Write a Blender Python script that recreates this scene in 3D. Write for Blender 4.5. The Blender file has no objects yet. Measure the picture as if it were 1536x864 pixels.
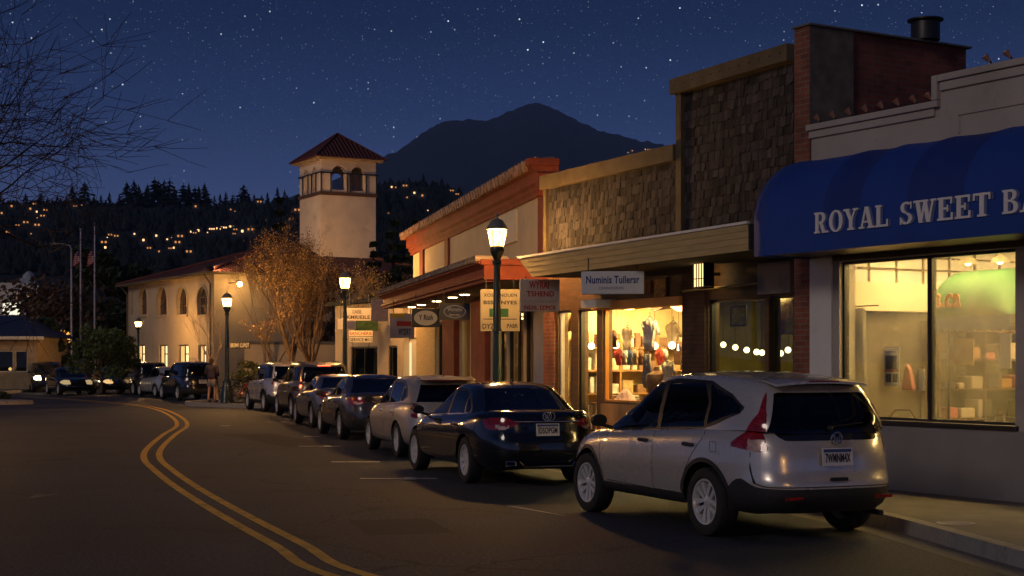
import bpy, bmesh, math, random
import numpy as np
from mathutils import Vector, Matrix, noise
from mathutils.bvhtree import BVHTree
R = math.radians
SC = bpy.context.scene
COL = SC.collection
F, HZ, CX, CAMH = 2325.0, 542.0, 768.0, 1.75
random.seed(7)

# ------------------------------------------------------------------ helpers
def ground_at(px, Y):
    return ((px - CX) / F * Y, Y)

class Frame:
    """a street front: origin at its left end, x along it to the right, y into the building"""
    def __init__(s, ox, oy, heading):
        s.ox, s.oy, s.a = ox, oy, R(heading - 90)
        s.dx = (math.cos(s.a), math.sin(s.a)); s.dy = (-math.sin(s.a), math.cos(s.a))
    def t(s, px, off=0.0):
        r = (px - CX) / F
        bx = s.ox + off * s.dy[0]; by = s.oy + off * s.dy[1]
        return (r * by - bx) / (s.dx[0] - r * s.dx[1])
    def z(s, px, py, off=0.0):
        t = s.t(px, off)
        Y = s.oy + t * s.dx[1] + off * s.dy[1]
        return CAMH + (HZ - py) / F * Y
    def w(s, t, off=0.0, z=0.0):
        return (s.ox + t * s.dx[0] + off * s.dy[0], s.oy + t * s.dx[1] + off * s.dy[1], z)
    def mw(s):
        return Matrix.Translation((s.ox, s.oy, 0)) @ Matrix.Rotation(s.a, 4, 'Z')

def tag(o, label=None, cat=None, group=None, kind=None):
    if label: o['label'] = label
    if cat: o['category'] = cat
    if group: o['group'] = group
    if kind: o['kind'] = kind
    return o

def thing(name, label, cat, loc=(0, 0, 0), rz=0.0, group=None):
    o = bpy.data.objects.new(name, None); COL.objects.link(o)
    o.empty_display_size = 0.1
    o.location = loc; o.rotation_euler = (0, 0, rz)
    return tag(o, label, cat, group)

class MB:
    def __init__(s):
        s.v = []; s.f = []; s.m = []
    def add(s, vs, fs, m=0):
        b = len(s.v); s.v += [tuple(v) for v in vs]
        s.f += [tuple(i + b for i in f) for f in fs]; s.m += [m] * len(fs)
        return s
    def box(s, x0, x1, y0, y1, z0, z1, m=0):
        return s.add([(x0,y0,z0),(x1,y0,z0),(x1,y1,z0),(x0,y1,z0),(x0,y0,z1),(x1,y0,z1),(x1,y1,z1),(x0,y1,z1)],
              [(0,3,2,1),(4,5,6,7),(0,1,5,4),(1,2,6,5),(2,3,7,6),(3,0,4,7)], m)
    def obox(s, c, sz, M=None, m=0):
        M = M or Matrix.Identity(3)
        vs = []
        for dz in (-.5, .5):
            for dx, dy in ((-.5,-.5),(.5,-.5),(.5,.5),(-.5,.5)):
                vs.append(Vector(c) + M @ Vector((dx*sz[0], dy*sz[1], dz*sz[2])))
        return s.add(vs, [(0,3,2,1),(4,5,6,7),(0,1,5,4),(1,2,6,5),(2,3,7,6),(3,0,4,7)], m)
    def tube(s, pts, rad, n=8, m=0, cap=True):
        pts = [Vector(p) for p in pts]
        if not hasattr(rad, '__len__'): rad = [rad] * len(pts)
        rings = []
        up = Vector((0, 0, 1))
        d0 = (pts[1] - pts[0]).normalized()
        a = d0.cross(up)
        if a.length < .05: a = d0.cross(Vector((1, 0, 0)))
        a.normalize()
        for i, p in enumerate(pts):
            d = (pts[min(i+1, len(pts)-1)] - pts[max(i-1, 0)])
            if d.length < 1e-9: d = d0
            d.normalize()
            a = (a - d * a.dot(d))
            if a.length < 1e-6: a = d.orthogonal()
            a.normalize(); b = d.cross(a)
            rings.append([p + (a * math.cos(2*math.pi*k/n) + b * math.sin(2*math.pi*k/n)) * rad[i] for k in range(n)])
        vs = [v for r in rings for v in r]; fs = []
        for i in range(len(pts)-1):
            for k in range(n):
                k2 = (k+1) % n
                fs.append((i*n+k, i*n+k2, (i+1)*n+k2, (i+1)*n+k))
        if cap:
            fs.append(tuple(range(n-1, -1, -1))); fs.append(tuple((len(pts)-1)*n + k for k in range(n)))
        return s.add(vs, fs, m)
    def lathe(s, prof, c=(0,0,0), n=16, M=None, m=0, a0=0.0, a1=2*math.pi):
        M = M or Matrix.Identity(3); c = Vector(c); full = abs(a1 - a0 - 2*math.pi) < 1e-6
        k1 = n if full else n + 1
        vs = []
        for r, z in prof:
            for k in range(k1):
                a = a0 + (a1 - a0) * k / n
                vs.append(c + M @ Vector((r*math.cos(a), r*math.sin(a), z)))
        fs = []
        for i in range(len(prof)-1):
            for k in range(n):
                k2 = (k+1) % k1
                fs.append((i*k1+k, i*k1+k2, (i+1)*k1+k2, (i+1)*k1+k))
        return s.add(vs, fs, m)
    def sphere(s, c, r, n=10, m=0, sq=(1,1,1)):
        prof = [(max(1e-4, math.sin(math.pi*i/n)) , -math.cos(math.pi*i/n)) for i in range(n+1)]
        b = len(s.v); s.lathe(prof, (0,0,0), n+2, None, m)
        for i in range(b, len(s.v)):
            x, y, z = s.v[i]; s.v[i] = (c[0]+x*r*sq[0], c[1]+y*r*sq[1], c[2]+z*r*sq[2])
        return s
    def sweep(s, prof, x0, x1, m=0, cap=True):
        """closed profile of (y,z) along x"""
        n = len(prof)
        vs = [(x0, y, z) for y, z in prof] + [(x1, y, z) for y, z in prof]
        fs = [(i, (i+1) % n, n+(i+1) % n, n+i) for i in range(n)]
        if cap: fs += [tuple(range(n-1, -1, -1)), tuple(range(n, 2*n))]
        return s.add(vs, fs, m)
    def prism(s, poly, y0, y1, m=0):
        """polygon of (x,z) pushed along y"""
        n = len(poly)
        vs = [(x, y0, z) for x, z in poly] + [(x, y1, z) for x, z in poly]
        fs = [(i, n+i, n+(i+1) % n, (i+1) % n) for i in range(n)]
        fs += [tuple(range(n)), tuple(range(2*n-1, n-1, -1))]
        return s.add(vs, fs, m)
    def flat(s, poly, z0, z1, m=0):
        """polygon of (x,y) pushed along z"""
        n = len(poly)
        vs = [(x, y, z0) for x, y in poly] + [(x, y, z1) for x, y in poly]
        fs = [(i, (i+1) % n, n+(i+1) % n, n+i) for i in range(n)]
        fs += [tuple(range(n-1, -1, -1)), tuple(range(n, 2*n))]
        return s.add(vs, fs, m)
    def text(s, txt, x0, z0, wid, hei, y, depth=.004, m=0, keep=False, bold=0.0):
        """sans lettering facing -y, fitted into the box"""
        V, Fc = text_mesh(txt, bold)
        if not V: return s
        xs = [v[0] for v in V]; ys = [v[1] for v in V]
        sx = wid / max(1e-6, max(xs)-min(xs)); sy = hei / max(1e-6, max(ys)-min(ys))
        if keep: sx = sy = min(sx, sy)
        mx, my = min(xs), min(ys)
        b = len(s.v)
        s.v += [(x0 + (v[0]-mx)*sx, y - depth*v[2], z0 + (v[1]-my)*sy) for v in V]
        s.f += [tuple(i+b for i in f) for f in Fc]; s.m += [m]*len(Fc)
        return s
    def build(s, name, mats, parent=None, smooth=False, bevel=0.0, mw=None, angle=40):
        me = bpy.data.meshes.new(name)
        me.from_pydata(s.v, [], s.f); me.update()
        if not isinstance(mats, (list, tuple)): mats = [mats]
        for mt in mats: me.materials.append(mt)
        if len(mats) > 1: me.polygons.foreach_set('material_index', s.m)
        if smooth:
            me.polygons.foreach_set('use_smooth', [True]*len(me.polygons))
            try: me.set_sharp_from_angle(angle=R(angle))
            except Exception: pass
        o = bpy.data.objects.new(name, me); COL.objects.link(o)
        if parent: o.parent = parent
        if mw is not None: o.matrix_world = mw
        if bevel:
            b = o.modifiers.new('bevel', 'BEVEL'); b.width = bevel; b.segments = 2; b.limit_method = 'ANGLE'; b.angle_limit = R(40)
        return o

_tc = {}
def text_mesh(txt, bold=0.0):
    k = (txt, bold)
    if k in _tc: return _tc[k]
    cu = bpy.data.curves.new('t', 'FONT'); cu.body = txt; cu.size = 1; cu.extrude = .5; cu.resolution_u = 3; cu.offset = bold
    cu.space_character = 1.05
    o = bpy.data.objects.new('t', cu); COL.objects.link(o)
    bpy.context.view_layer.update()
    dg = bpy.context.evaluated_depsgraph_get()
    me = bpy.data.meshes.new_from_object(o.evaluated_get(dg))
    V = [(v.co.x, v.co.y, v.co.z + .5) for v in me.vertices]; Fc = [tuple(p.vertices) for p in me.polygons]
    bpy.data.objects.remove(o); bpy.data.curves.remove(cu); bpy.data.meshes.remove(me)
    _tc[k] = (V, Fc); return _tc[k]

def copy_tree(o, parent=None):
    c = o.copy(); COL.objects.link(c)
    if parent: c.parent = parent; c.matrix_parent_inverse = o.matrix_parent_inverse.copy()
    for ch in list(o.children): copy_tree(ch, c)
    return c

# ------------------------------------------------------------------ materials
def _nt(name):
    m = bpy.data.materials.new(name); m.use_nodes = True; nt = m.node_tree; nt.nodes.clear()
    out = nt.nodes.new('ShaderNodeOutputMaterial')
    return m, nt, out
def N(nt, typ, **kw):
    n = nt.nodes.new(typ)
    for k, v in kw.items():
        if k in n.inputs.keys() if isinstance(k, str) else False: n.inputs[k].default_value = v
        else: setattr(n, k, v)
    return n
def L(nt, a, b): nt.links.new(a, b)
def coords(nt, sc=(1,1,1), kind='Object'):
    tc = nt.nodes.new('ShaderNodeTexCoord'); mp = nt.nodes.new('ShaderNodeMapping')
    mp.inputs['Scale'].default_value = sc; L(nt, tc.outputs[kind], mp.inputs['Vector'])
    return mp.outputs['Vector']

def mat(name, col, rough=.6, metal=0.0, var=.15, scale=3.0, bump=0.0, bscale=40.0, coat=0.0, spec=.5,
        island=0.0, stretch=(1,1,1), col2=None, detail=4.0, dirt=None):
    m, nt, out = _nt(name)
    p = N(nt, 'ShaderNodeBsdfPrincipled'); L(nt, p.outputs[0], out.inputs[0])
    p.inputs['Roughness'].default_value = rough; p.inputs['Metallic'].default_value = metal
    p.inputs['Coat Weight'].default_value = coat; p.inputs['Coat Roughness'].default_value = .06
    p.inputs['Specular IOR Level'].default_value = spec
    vec = coords(nt, stretch)
    no = N(nt, 'ShaderNodeTexNoise'); no.inputs['Scale'].default_value = scale; no.inputs['Detail'].default_value = detail
    L(nt, vec, no.inputs['Vector'])
    mr = N(nt, 'ShaderNodeMapRange'); mr.inputs['From Min'].default_value = .3; mr.inputs['From Max'].default_value = .7
    L(nt, no.outputs[0], mr.inputs['Value'])
    mix = N(nt, 'ShaderNodeMix', data_type='RGBA')
    c1 = [c*(1-var) for c in col[:3]] + [1]; c2 = ([min(1, c*(1+var)) for c in col[:3]] + [1]) if col2 is None else list(col2)+[1]
    mix.inputs['A'].default_value = c1; mix.inputs['B'].default_value = c2
    L(nt, mr.outputs[0], mix.inputs['Factor'])
    last = mix.outputs['Result']
    if island:
        g = N(nt, 'ShaderNodeNewGeometry'); m2 = N(nt, 'ShaderNodeMapRange')
        m2.inputs['To Min'].default_value = 1-island; m2.inputs['To Max'].default_value = 1+island
        L(nt, g.outputs['Random Per Island'], m2.inputs['Value'])
        vm = N(nt, 'ShaderNodeVectorMath', operation='SCALE'); L(nt, last, vm.inputs[0]); L(nt, m2.outputs[0], vm.inputs['Scale'])
        last = vm.outputs[0]
    if dirt:
        n2 = N(nt, 'ShaderNodeTexNoise'); n2.inputs['Scale'].default_value = dirt[0]; n2.inputs['Detail'].default_value = 8
        n2.inputs['Roughness'].default_value = .7
        L(nt, vec, n2.inputs['Vector'])
        r2 = N(nt, 'ShaderNodeMapRange'); r2.inputs['From Min'].default_value = dirt[2]; r2.inputs['From Max'].default_value = dirt[2]+.15
        r2.inputs['To Max'].default_value = dirt[3]
        L(nt, n2.outputs[0], r2.inputs['Value'])
        mx = N(nt, 'ShaderNodeMix', data_type='RGBA'); L(nt, r2.outputs[0], mx.inputs['Factor']); L(nt, last, mx.inputs['A'])
        mx.inputs['B'].default_value = list(dirt[1])+[1]; last = mx.outputs['Result']
    L(nt, last, p.inputs['Base Color'])
    if bump:
        nb = N(nt, 'ShaderNodeTexNoise'); nb.inputs['Scale'].default_value = bscale; nb.inputs['Detail'].default_value = 5
        L(nt, vec, nb.inputs['Vector'])
        bp = N(nt, 'ShaderNodeBump'); bp.inputs['Strength'].default_value = bump; bp.inputs['Distance'].default_value = .02
        L(nt, nb.outputs[0], bp.inputs['Height']); L(nt, bp.outputs[0], p.inputs['Normal'])
    return m

def emis(name, col, st):
    m, nt, out = _nt(name)
    e = N(nt, 'ShaderNodeEmission'); e.inputs['Color'].default_value = list(col)+[1]; e.inputs['Strength'].default_value = st
    L(nt, e.outputs[0], out.inputs[0]); return m

def glass(name, tint, refl=1.0, rough=.01, ior=1.5, dust_haze=0.0):
    m, nt, out = _nt(name)
    t = N(nt, 'ShaderNodeBsdfTransparent'); t.inputs[0].default_value = list(tint)+[1]
    g = N(nt, 'ShaderNodeBsdfGlossy'); g.inputs['Roughness'].default_value = rough
    fr = N(nt, 'ShaderNodeFresnel'); fr.inputs['IOR'].default_value = ior
    mu = N(nt, 'ShaderNodeMath', operation='MULTIPLY'); mu.inputs[1].default_value = refl; mu.use_clamp = True
    L(nt, fr.outputs[0], mu.inputs[0])
    mx = N(nt, 'ShaderNodeMixShader'); L(nt, mu.outputs[0], mx.inputs[0]); L(nt, t.outputs[0], mx.inputs[1]); L(nt, g.outputs[0], mx.inputs[2])
    last = mx.outputs[0]
    if dust_haze:  # dusty film that also imitates the haze of street reflections
        d = N(nt, 'ShaderNodeBsdfDiffuse'); d.inputs[0].default_value = (.3,.27,.22,1)
        no = N(nt, 'ShaderNodeTexNoise'); no.inputs['Scale'].default_value = 1.6; no.inputs['Detail'].default_value = 7
        L(nt, coords(nt), no.inputs['Vector'])
        mr = N(nt, 'ShaderNodeMapRange'); mr.inputs['From Min'].default_value = .35; mr.inputs['From Max'].default_value = .75
        mr.inputs['To Min'].default_value = dust_haze*.35; mr.inputs['To Max'].default_value = dust_haze
        L(nt, no.outputs[0], mr.inputs['Value'])
        m2 = N(nt, 'ShaderNodeMixShader'); L(nt, mr.outputs[0], m2.inputs[0]); L(nt, last, m2.inputs[1]); tl = N(nt, 'ShaderNodeBsdfTranslucent'); tl.inputs[0].default_value = (.75,.68,.5,1); m4 = N(nt, 'ShaderNodeMixShader'); m4.inputs[0].default_value = .75; L(nt, d.outputs[0], m4.inputs[1]); L(nt, tl.outputs[0], m4.inputs[2]); L(nt, m4.outputs[0], m2.inputs[2])
        last = m2.outputs[0]
    L(nt, last, out.inputs[0]); return m

def brick(name, c1, c2, mortar, bw=.22, rh=.075, bumpy=.5):
    m, nt, out = _nt(name)
    p = N(nt, 'ShaderNodeBsdfPrincipled'); L(nt, p.outputs[0], out.inputs[0]); p.inputs['Roughness'].default_value = .85
    tc = N(nt, 'ShaderNodeTexCoord'); sp = N(nt, 'ShaderNodeSeparateXYZ'); L(nt, tc.outputs['Object'], sp.inputs[0])
    ad = N(nt, 'ShaderNodeMath', operation='ADD'); L(nt, sp.outputs[0], ad.inputs[0]); L(nt, sp.outputs[1], ad.inputs[1])
    cb = N(nt, 'ShaderNodeCombineXYZ'); L(nt, ad.outputs[0], cb.inputs[0]); L(nt, sp.outputs[2], cb.inputs[1])
    bt = N(nt, 'ShaderNodeTexBrick'); L(nt, cb.outputs[0], bt.inputs['Vector'])
    bt.inputs['Color1'].default_value = list(c1)+[1]; bt.inputs['Color2'].default_value = list(c2)+[1]; bt.inputs['Mortar'].default_value = list(mortar)+[1]
    bt.inputs['Scale'].default_value = 1; bt.inputs['Brick Width'].default_value = bw; bt.inputs['Row Height'].default_value = rh
    bt.inputs['Mortar Size'].default_value = .008; bt.inputs['Mortar Smooth'].default_value = .2
    no = N(nt, 'ShaderNodeTexNoise'); no.inputs['Scale'].default_value = 2.5; no.inputs['Detail'].default_value = 6; L(nt, tc.outputs['Object'], no.inputs['Vector'])
    mr = N(nt, 'ShaderNodeMapRange'); mr.inputs['From Min'].default_value = .3; mr.inputs['From Max'].default_value = .7; mr.inputs['To Min'].default_value = .55; mr.inputs['To Max'].default_value = 1.25
    L(nt, no.outputs[0], mr.inputs['Value'])
    vm = N(nt, 'ShaderNodeVectorMath', operation='SCALE'); L(nt, bt.outputs[0], vm.inputs[0]); L(nt, mr.outputs[0], vm.inputs['Scale'])
    L(nt, vm.outputs[0], p.inputs['Base Color'])
    bp = N(nt, 'ShaderNodeBump'); bp.inputs['Strength'].default_value = bumpy; bp.inputs['Distance'].default_value = .01; bp.invert = True
    L(nt, bt.outputs['Fac'], bp.inputs['Height']); L(nt, bp.outputs[0], p.inputs['Normal'])
    return m

def rooftile(name, c1, c2, pitch=.25):
    m, nt, out = _nt(name)
    p = N(nt, 'ShaderNodeBsdfPrincipled'); L(nt, p.outputs[0], out.inputs[0]); p.inputs['Roughness'].default_value = .8
    tc = N(nt, 'ShaderNodeTexCoord')
    uv = tc.outputs['UV']
    wv = N(nt, 'ShaderNodeTexWave', wave_type='BANDS', bands_direction='X'); wv.inputs['Scale'].default_value = 1/pitch*.32; L(nt, uv, wv.inputs['Vector'])
    wv2 = N(nt, 'ShaderNodeTexWave', wave_type='BANDS', bands_direction='Y', wave_profile='SAW'); wv2.inputs['Scale'].default_value = .8; L(nt, uv, wv2.inputs['Vector'])
    no = N(nt, 'ShaderNodeTexNoise'); no.inputs['Scale'].default_value = 3; L(nt, uv, no.inputs['Vector'])
    mix = N(nt, 'ShaderNodeMix', data_type='RGBA'); mix.inputs['A'].default_value = list(c1)+[1]; mix.inputs['B'].default_value = list(c2)+[1]
    L(nt, no.outputs[0], mix.inputs['Factor']); L(nt, mix.outputs['Result'], p.inputs['Base Color'])
    ad = N(nt, 'ShaderNodeMath', operation='ADD'); L(nt, wv.outputs['Fac'], ad.inputs[0]); L(nt, wv2.outputs['Fac'], ad.inputs[1])
    bp = N(nt, 'ShaderNodeBump'); bp.inputs['Strength'].default_value = .9; bp.inputs['Distance'].default_value = .08
    L(nt, ad.outputs[0], bp.inputs['Height']); L(nt, bp.outputs[0], p.inputs['Normal'])
    return m

def paint(name, col, metal=.6, rough=.32, coat=.8):
    m, nt, out = _nt(name)
    p = N(nt, 'ShaderNodeBsdfPrincipled'); L(nt, p.outputs[0], out.inputs[0])
    p.inputs['Metallic'].default_value = metal; p.inputs['Coat Weight'].default_value = coat; p.inputs['Coat Roughness'].default_value = .04
    no = N(nt, 'ShaderNodeTexNoise'); no.inputs['Scale'].default_value = 3; no.inputs['Detail'].default_value = 6; L(nt, coords(nt), no.inputs['Vector'])
    mr = N(nt, 'ShaderNodeMapRange'); mr.inputs['To Min'].default_value = rough-.08; mr.inputs['To Max'].default_value = rough+.14
    L(nt, no.outputs[0], mr.inputs['Value']); L(nt, mr.outputs[0], p.inputs['Roughness'])
    fl = N(nt, 'ShaderNodeTexNoise'); fl.inputs['Scale'].default_value = 900; L(nt, coords(nt), fl.inputs['Vector'])
    m2 = N(nt, 'ShaderNodeMapRange'); m2.inputs['To Min'].default_value = .85; m2.inputs['To Max'].default_value = 1.15; L(nt, fl.outputs[0], m2.inputs['Value'])
    vm = N(nt, 'ShaderNodeVectorMath', operation='SCALE'); vm.inputs[0].default_value = col; L(nt, m2.outputs[0], vm.inputs['Scale'])
    # road dust low on the panels
    L(nt, vm.outputs[0], p.inputs['Base Color'])
    return m

M = {}
M['stucco'] = mat('stucco', (.40,.355,.32), .9, var=.12, scale=1.2, bump=.35, bscale=60, dirt=(2.2,(.22,.19,.16),.56,.6))
M['stucco_low'] = mat('painted_base', (.24,.235,.25), .85, var=.12, scale=1.5, bump=.3, bscale=50, dirt=(3.0,(.2,.18,.16),.58,.6))
M['cream'] = mat('cream_render', (.66,.53,.33), .9, var=.10, scale=1.0, bump=.3, bscale=60, dirt=(1.5,(.35,.26,.15),.58,.5))
M['cream2'] = mat('library_render', (.50,.40,.27), .9, var=.14, scale=.5, bump=.4, bscale=20, dirt=(.8,(.3,.22,.14),.55,.6))
M['tower'] = mat('tower_render', (.64,.52,.40), .9, var=.14, scale=.7, bump=.3, bscale=20, dirt=(.9,(.33,.26,.2),.55,.6))
M['red'] = mat('red_trim', (.27,.055,.024), .75, var=.25, scale=3, bump=.3, bscale=30, dirt=(5,(.14,.04,.02),.58,.6))
M['redtile'] = mat('terracotta', (.42,.26,.17), .8, var=.3, scale=5, island=.3, bump=.3)
M['ochre'] = mat('ochre_board', (.52,.38,.17), .8, var=.16, scale=2, stretch=(1,1,8), bump=.3, bscale=30, dirt=(4,(.2,.13,.06),.6,.6))
M['ochre2'] = mat('ochre_cap', (.13,.095,.05), .85, var=.25, scale=3, bump=.3, dirt=(4,(.1,.07,.035),.55,.7))
M['shake'] = mat('wood_shakes', (.040,.034,.034), .95, var=.55, scale=2.0, stretch=(14,14,1.2), bump=.7, bscale=8, island=.75)
M['felt'] = mat('roof_felt', (.03,.03,.03), .95)
M['brick'] = brick('red_brick', (.28,.085,.045), (.20,.06,.035), (.22,.16,.12))
M['brickdark'] = brick('old_brick', (.24,.065,.04), (.16,.045,.03), (.15,.09,.07))
M['dkbrick'] = brick('brown_brick', (.10,.045,.025), (.07,.03,.02), (.04,.025,.02))
M['wood'] = mat('dark_wood', (.10,.05,.025), .6, var=.3, scale=2, stretch=(1,1,8))
M['orange'] = mat('orange_lacquer', (.60,.24,.05), .5, var=.1)
M['oak'] = mat('oak', (.42,.22,.09), .55, var=.25, scale=2, stretch=(8,8,1))
M['blk'] = mat('black_frame', (.012,.012,.013), .45, var=.1)
M['dark'] = mat('dark_void', (.02,.018,.016), .9)
M['white'] = mat('white_paint', (.72,.70,.66), .6, var=.06, dirt=(4,(.45,.4,.34),.62,.4))
M['creamp'] = mat('cream_paint', (.75,.66,.48), .7, var=.06)
M['steel'] = mat('steel', (.5,.5,.5), .35, 1.0, var=.1)
M['green'] = mat('lamp_green', (.012,.03,.024), .38, var=.2, scale=8, coat=.2)
M['conc'] = mat('concrete', (.15,.14,.13), .9, var=.16, scale=2.2, bump=.4, bscale=60, dirt=(1.4,(.14,.13,.12),.5,.7))
M['kerb'] = mat('kerb_stone', (.30,.28,.25), .9, var=.2, scale=3, bump=.4, dirt=(3,(.12,.11,.1),.5,.7))
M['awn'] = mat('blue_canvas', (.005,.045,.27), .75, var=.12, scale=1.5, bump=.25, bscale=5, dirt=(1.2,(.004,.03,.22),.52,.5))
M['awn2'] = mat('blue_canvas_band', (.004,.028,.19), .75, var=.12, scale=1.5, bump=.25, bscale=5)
M['letter'] = mat('letter_white', (.72,.70,.70), .7, var=.06)
M['letter_sh'] = mat('letter_shadow', (.10,.13,.30), .7, var=.06)
M['bark'] = mat('bark', (.10,.07,.05), .95, var=.35, scale=4, stretch=(3,3,.6), bump=.6)
M['barkdk'] = mat('bark_dark', (.025,.018,.016), .95, var=.3, scale=4)
M['barkpale'] = mat('bark_pale', (.26,.19,.13), .9, var=.3, scale=4)
M['leafgold'] = mat('dry_leaf', (.40,.24,.07), .8, var=.4, scale=1, island=.5)
M['leafgreen'] = mat('green_leaf', (.09,.13,.035), .7, var=.4, scale=1, island=.5)
M['leafdk'] = mat('dark_leaf', (.02,.035,.015), .8, var=.4, scale=.4, island=.5)
M['leaflime'] = mat('hedge_leaf', (.12,.13,.03), .7, var=.3, scale=1, island=.5)
M['leafbrown'] = mat('brown_leaf', (.10,.06,.035), .8, var=.4, scale=.6, island=.5)
M['conifer'] = mat('conifer', (.010,.016,.012), .95, var=.4, scale=.5, island=.4)
M['hill'] = mat('hillside', (.008,.013,.016), 1.0, var=.4, scale=.01, detail=8)
M['mount'] = mat('mountain', (.008,.013,.022), 1.0, var=.3, scale=.0012, detail=10)
M['rubber'] = mat('rubber', (.014,.014,.014), .8, var=.2, scale=20)
M['plastic'] = mat('black_plastic', (.022,.022,.023), .55, var=.2, scale=20)
M['chrome'] = mat('chrome', (.75,.75,.76), .15, 1.0, var=.05)
M['alloy'] = mat('alloy', (.70,.70,.69), .3, .35, var=.1, scale=8)
M['redlens'] = mat('red_lens', (.24,.008,.006), .12, var=.55, scale=18, stretch=(1,1,3), coat=1)
M['clearlens'] = mat('clear_lens', (.50,.33,.28), .3, .1, var=.25, scale=30, coat=1)
M['lit_red'] = emis('brake_light', (1,.10,.04), 7)
M['headlamp'] = emis('headlamp_lit', (1,.75,.42), 22)
M['carglass'] = glass('car_glass', (.13,.15,.17), 1.25)
M['carglass2'] = glass('car_glass_clear', (.78,.82,.80), 1.0)
M['shopglass'] = glass('shop_glass', (.92,.93,.90), 1.0)
M['bakeglass'] = glass('bakery_glass', (.80,.76,.66), 1.5, dust_haze=.25)
M['tealglass'] = glass('tinted_glass', (.45,.50,.38), 1.0)
M['seat'] = mat('seat_cloth', (.05,.05,.055), .9)
M['plate'] = mat('plate_face', (.62,.62,.64), .4, var=.05)
M['plateblue'] = mat('plate_blue', (.03,.06,.22), .5)
M['ink'] = mat('ink', (.02,.02,.03), .7)
def lantern_glass():
    m, nt, out = _nt('lantern_glow'); e = N(nt, 'ShaderNodeEmission'); e.inputs['Color'].default_value = (1,.58,.15,1); e.inputs['Strength'].default_value = 2.4
    t = N(nt, 'ShaderNodeBsdfTransparent'); a = N(nt, 'ShaderNodeAddShader'); L(nt, e.outputs[0], a.inputs[0]); L(nt, t.outputs[0], a.inputs[1]); L(nt, a.outputs[0], out.inputs[0]); return m
M['lamp'] = lantern_glass(); M['bulbcore'] = emis('lantern_bulb', (1,.75,.45), 14)
M['yellowline'] = mat('yellow_paint', (.66,.38,.04), .7, var=.25, scale=3, bump=.3, dirt=(5,(.12,.085,.04),.55,.75))
M['whiteline'] = mat('white_line', (.55,.53,.50), .75, var=.2, scale=4, dirt=(5,(.1,.1,.1),.5,.8))
# ------------------------------------------------------------------ cars
M['gloss'] = mat('gloss_black', (.012,.012,.013), .12, var=.1, coat=1)
def interp(keys):
    xs = np.array([k[0] for k in keys], float); ys = np.array([k[1] for k in keys], float)
    # monotone-ish smooth: cosine-free Catmull through numpy tangents
    d = np.gradient(ys, xs)
    for i in range(1, len(xs)-1):
        a = (ys[i]-ys[i-1])/(xs[i]-xs[i-1]); b = (ys[i+1]-ys[i])/(xs[i+1]-xs[i])
        d[i] = 0 if a*b <= 0 else 2*a*b/(a+b)
    def f(x):
        if x <= xs[0]: return float(ys[0])
        if x >= xs[-1]: return float(ys[-1])
        i = int(np.searchsorted(xs, x)) - 1; h = xs[i+1]-xs[i]; t = (x-xs[i])/h
        return float((2*t**3-3*t*t+1)*ys[i] + (t**3-2*t*t+t)*h*d[i] + (-2*t**3+3*t*t)*ys[i+1] + (t**3-t*t)*h*d[i+1])
    return f

def sdf(poly, r=.04):
    P = [(a, b) for a, b in poly]; n = len(P)
    def f(x, y):
        d = 1e9; inside = False
        j = n-1
        for i in range(n):
            ax, ay = P[i]; bx, by = P[j]
            ex, ey = bx-ax, by-ay; wx, wy = x-ax, y-ay
            t = max(0., min(1., (wx*ex+wy*ey)/(ex*ex+ey*ey+1e-12)))
            dx, dy = wx-ex*t, wy-ey*t
            d = min(d, dx*dx+dy*dy)
            if (ay > y) != (by > y) and x < (bx-ax)*(y-ay)/(by-ay+1e-12)+ax: inside = not inside
            j = i
        d = math.sqrt(d)
        return (d if not inside else -d)
    return f

def cut(bm, fn, sel=None):
    """split the surface along fn = 0"""
    val = {}
    for v in bm.verts:
        q = fn(v.co) if (sel is None or sel(v.co)) else -1.0
        val[v] = q if abs(q) > 1e-5 else 1e-5
    news = {}
    for e in list(bm.edges):
        a, b = e.verts
        if val[a]*val[b] < 0:
            t = val[a]/(val[a]-val[b])
            pa, pb = a.co.copy(), b.co.copy()
            # one secant refinement
            pm = pa.lerp(pb, t); q = fn(pm) if (sel is None or sel(pm)) else None
            if q is not None and abs(q) > 1e-5:
                if q*val[a] > 0: t2 = t + (1-t)*(q/(q-val[b]))
                else: t2 = t*(val[a]/(val[a]-q))
                t = max(.02, min(.98, t2))
            ne, nv = bmesh.utils.edge_split(e, a, max(.001, min(.999, t)))
            news[nv] = 1; val[nv] = 0.0
    for f in list(bm.faces):
        z = [v for v in f.verts if v in news]
        if len(z) == 2:
            try: bmesh.utils.face_split(f, z[0], z[1])
            except Exception: pass
        elif len(z) == 4:
            vs = list(f.verts); idx = [i for i, v in enumerate(vs) if v in news]
            try: bmesh.utils.face_split(f, vs[idx[0]], vs[idx[1]])
            except Exception: pass

def spow(c, p): return math.copysign(abs(c)**p, c)

def ring(xr, xf, w, nf, nr, n):
    """rounded-rectangle plan outline with n points, evenly spaced"""
    xm = (xr+xf)/2; pts = []
    K = 720
    for i in range(K):
        a = 2*math.pi*i/K; c, s = math.cos(a), math.sin(a)
        q = nf if c > 0 else nr
        x = xm + ((xf-xm) if c > 0 else (xm-xr))*spow(c, 2/q)
        pts.append((x, w*spow(s, 2/(q if abs(c) > 1e-9 else nf))))
    P = np.array(pts+[pts[0]]); seg = np.hypot(*(np.diff(P, axis=0).T)); cs = np.concatenate([[0], np.cumsum(seg)])
    t = np.linspace(0, cs[-1], n, endpoint=False)
    return np.stack([np.interp(t, cs, P[:,0]), np.interp(t, cs, P[:,1])], 1)

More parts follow.
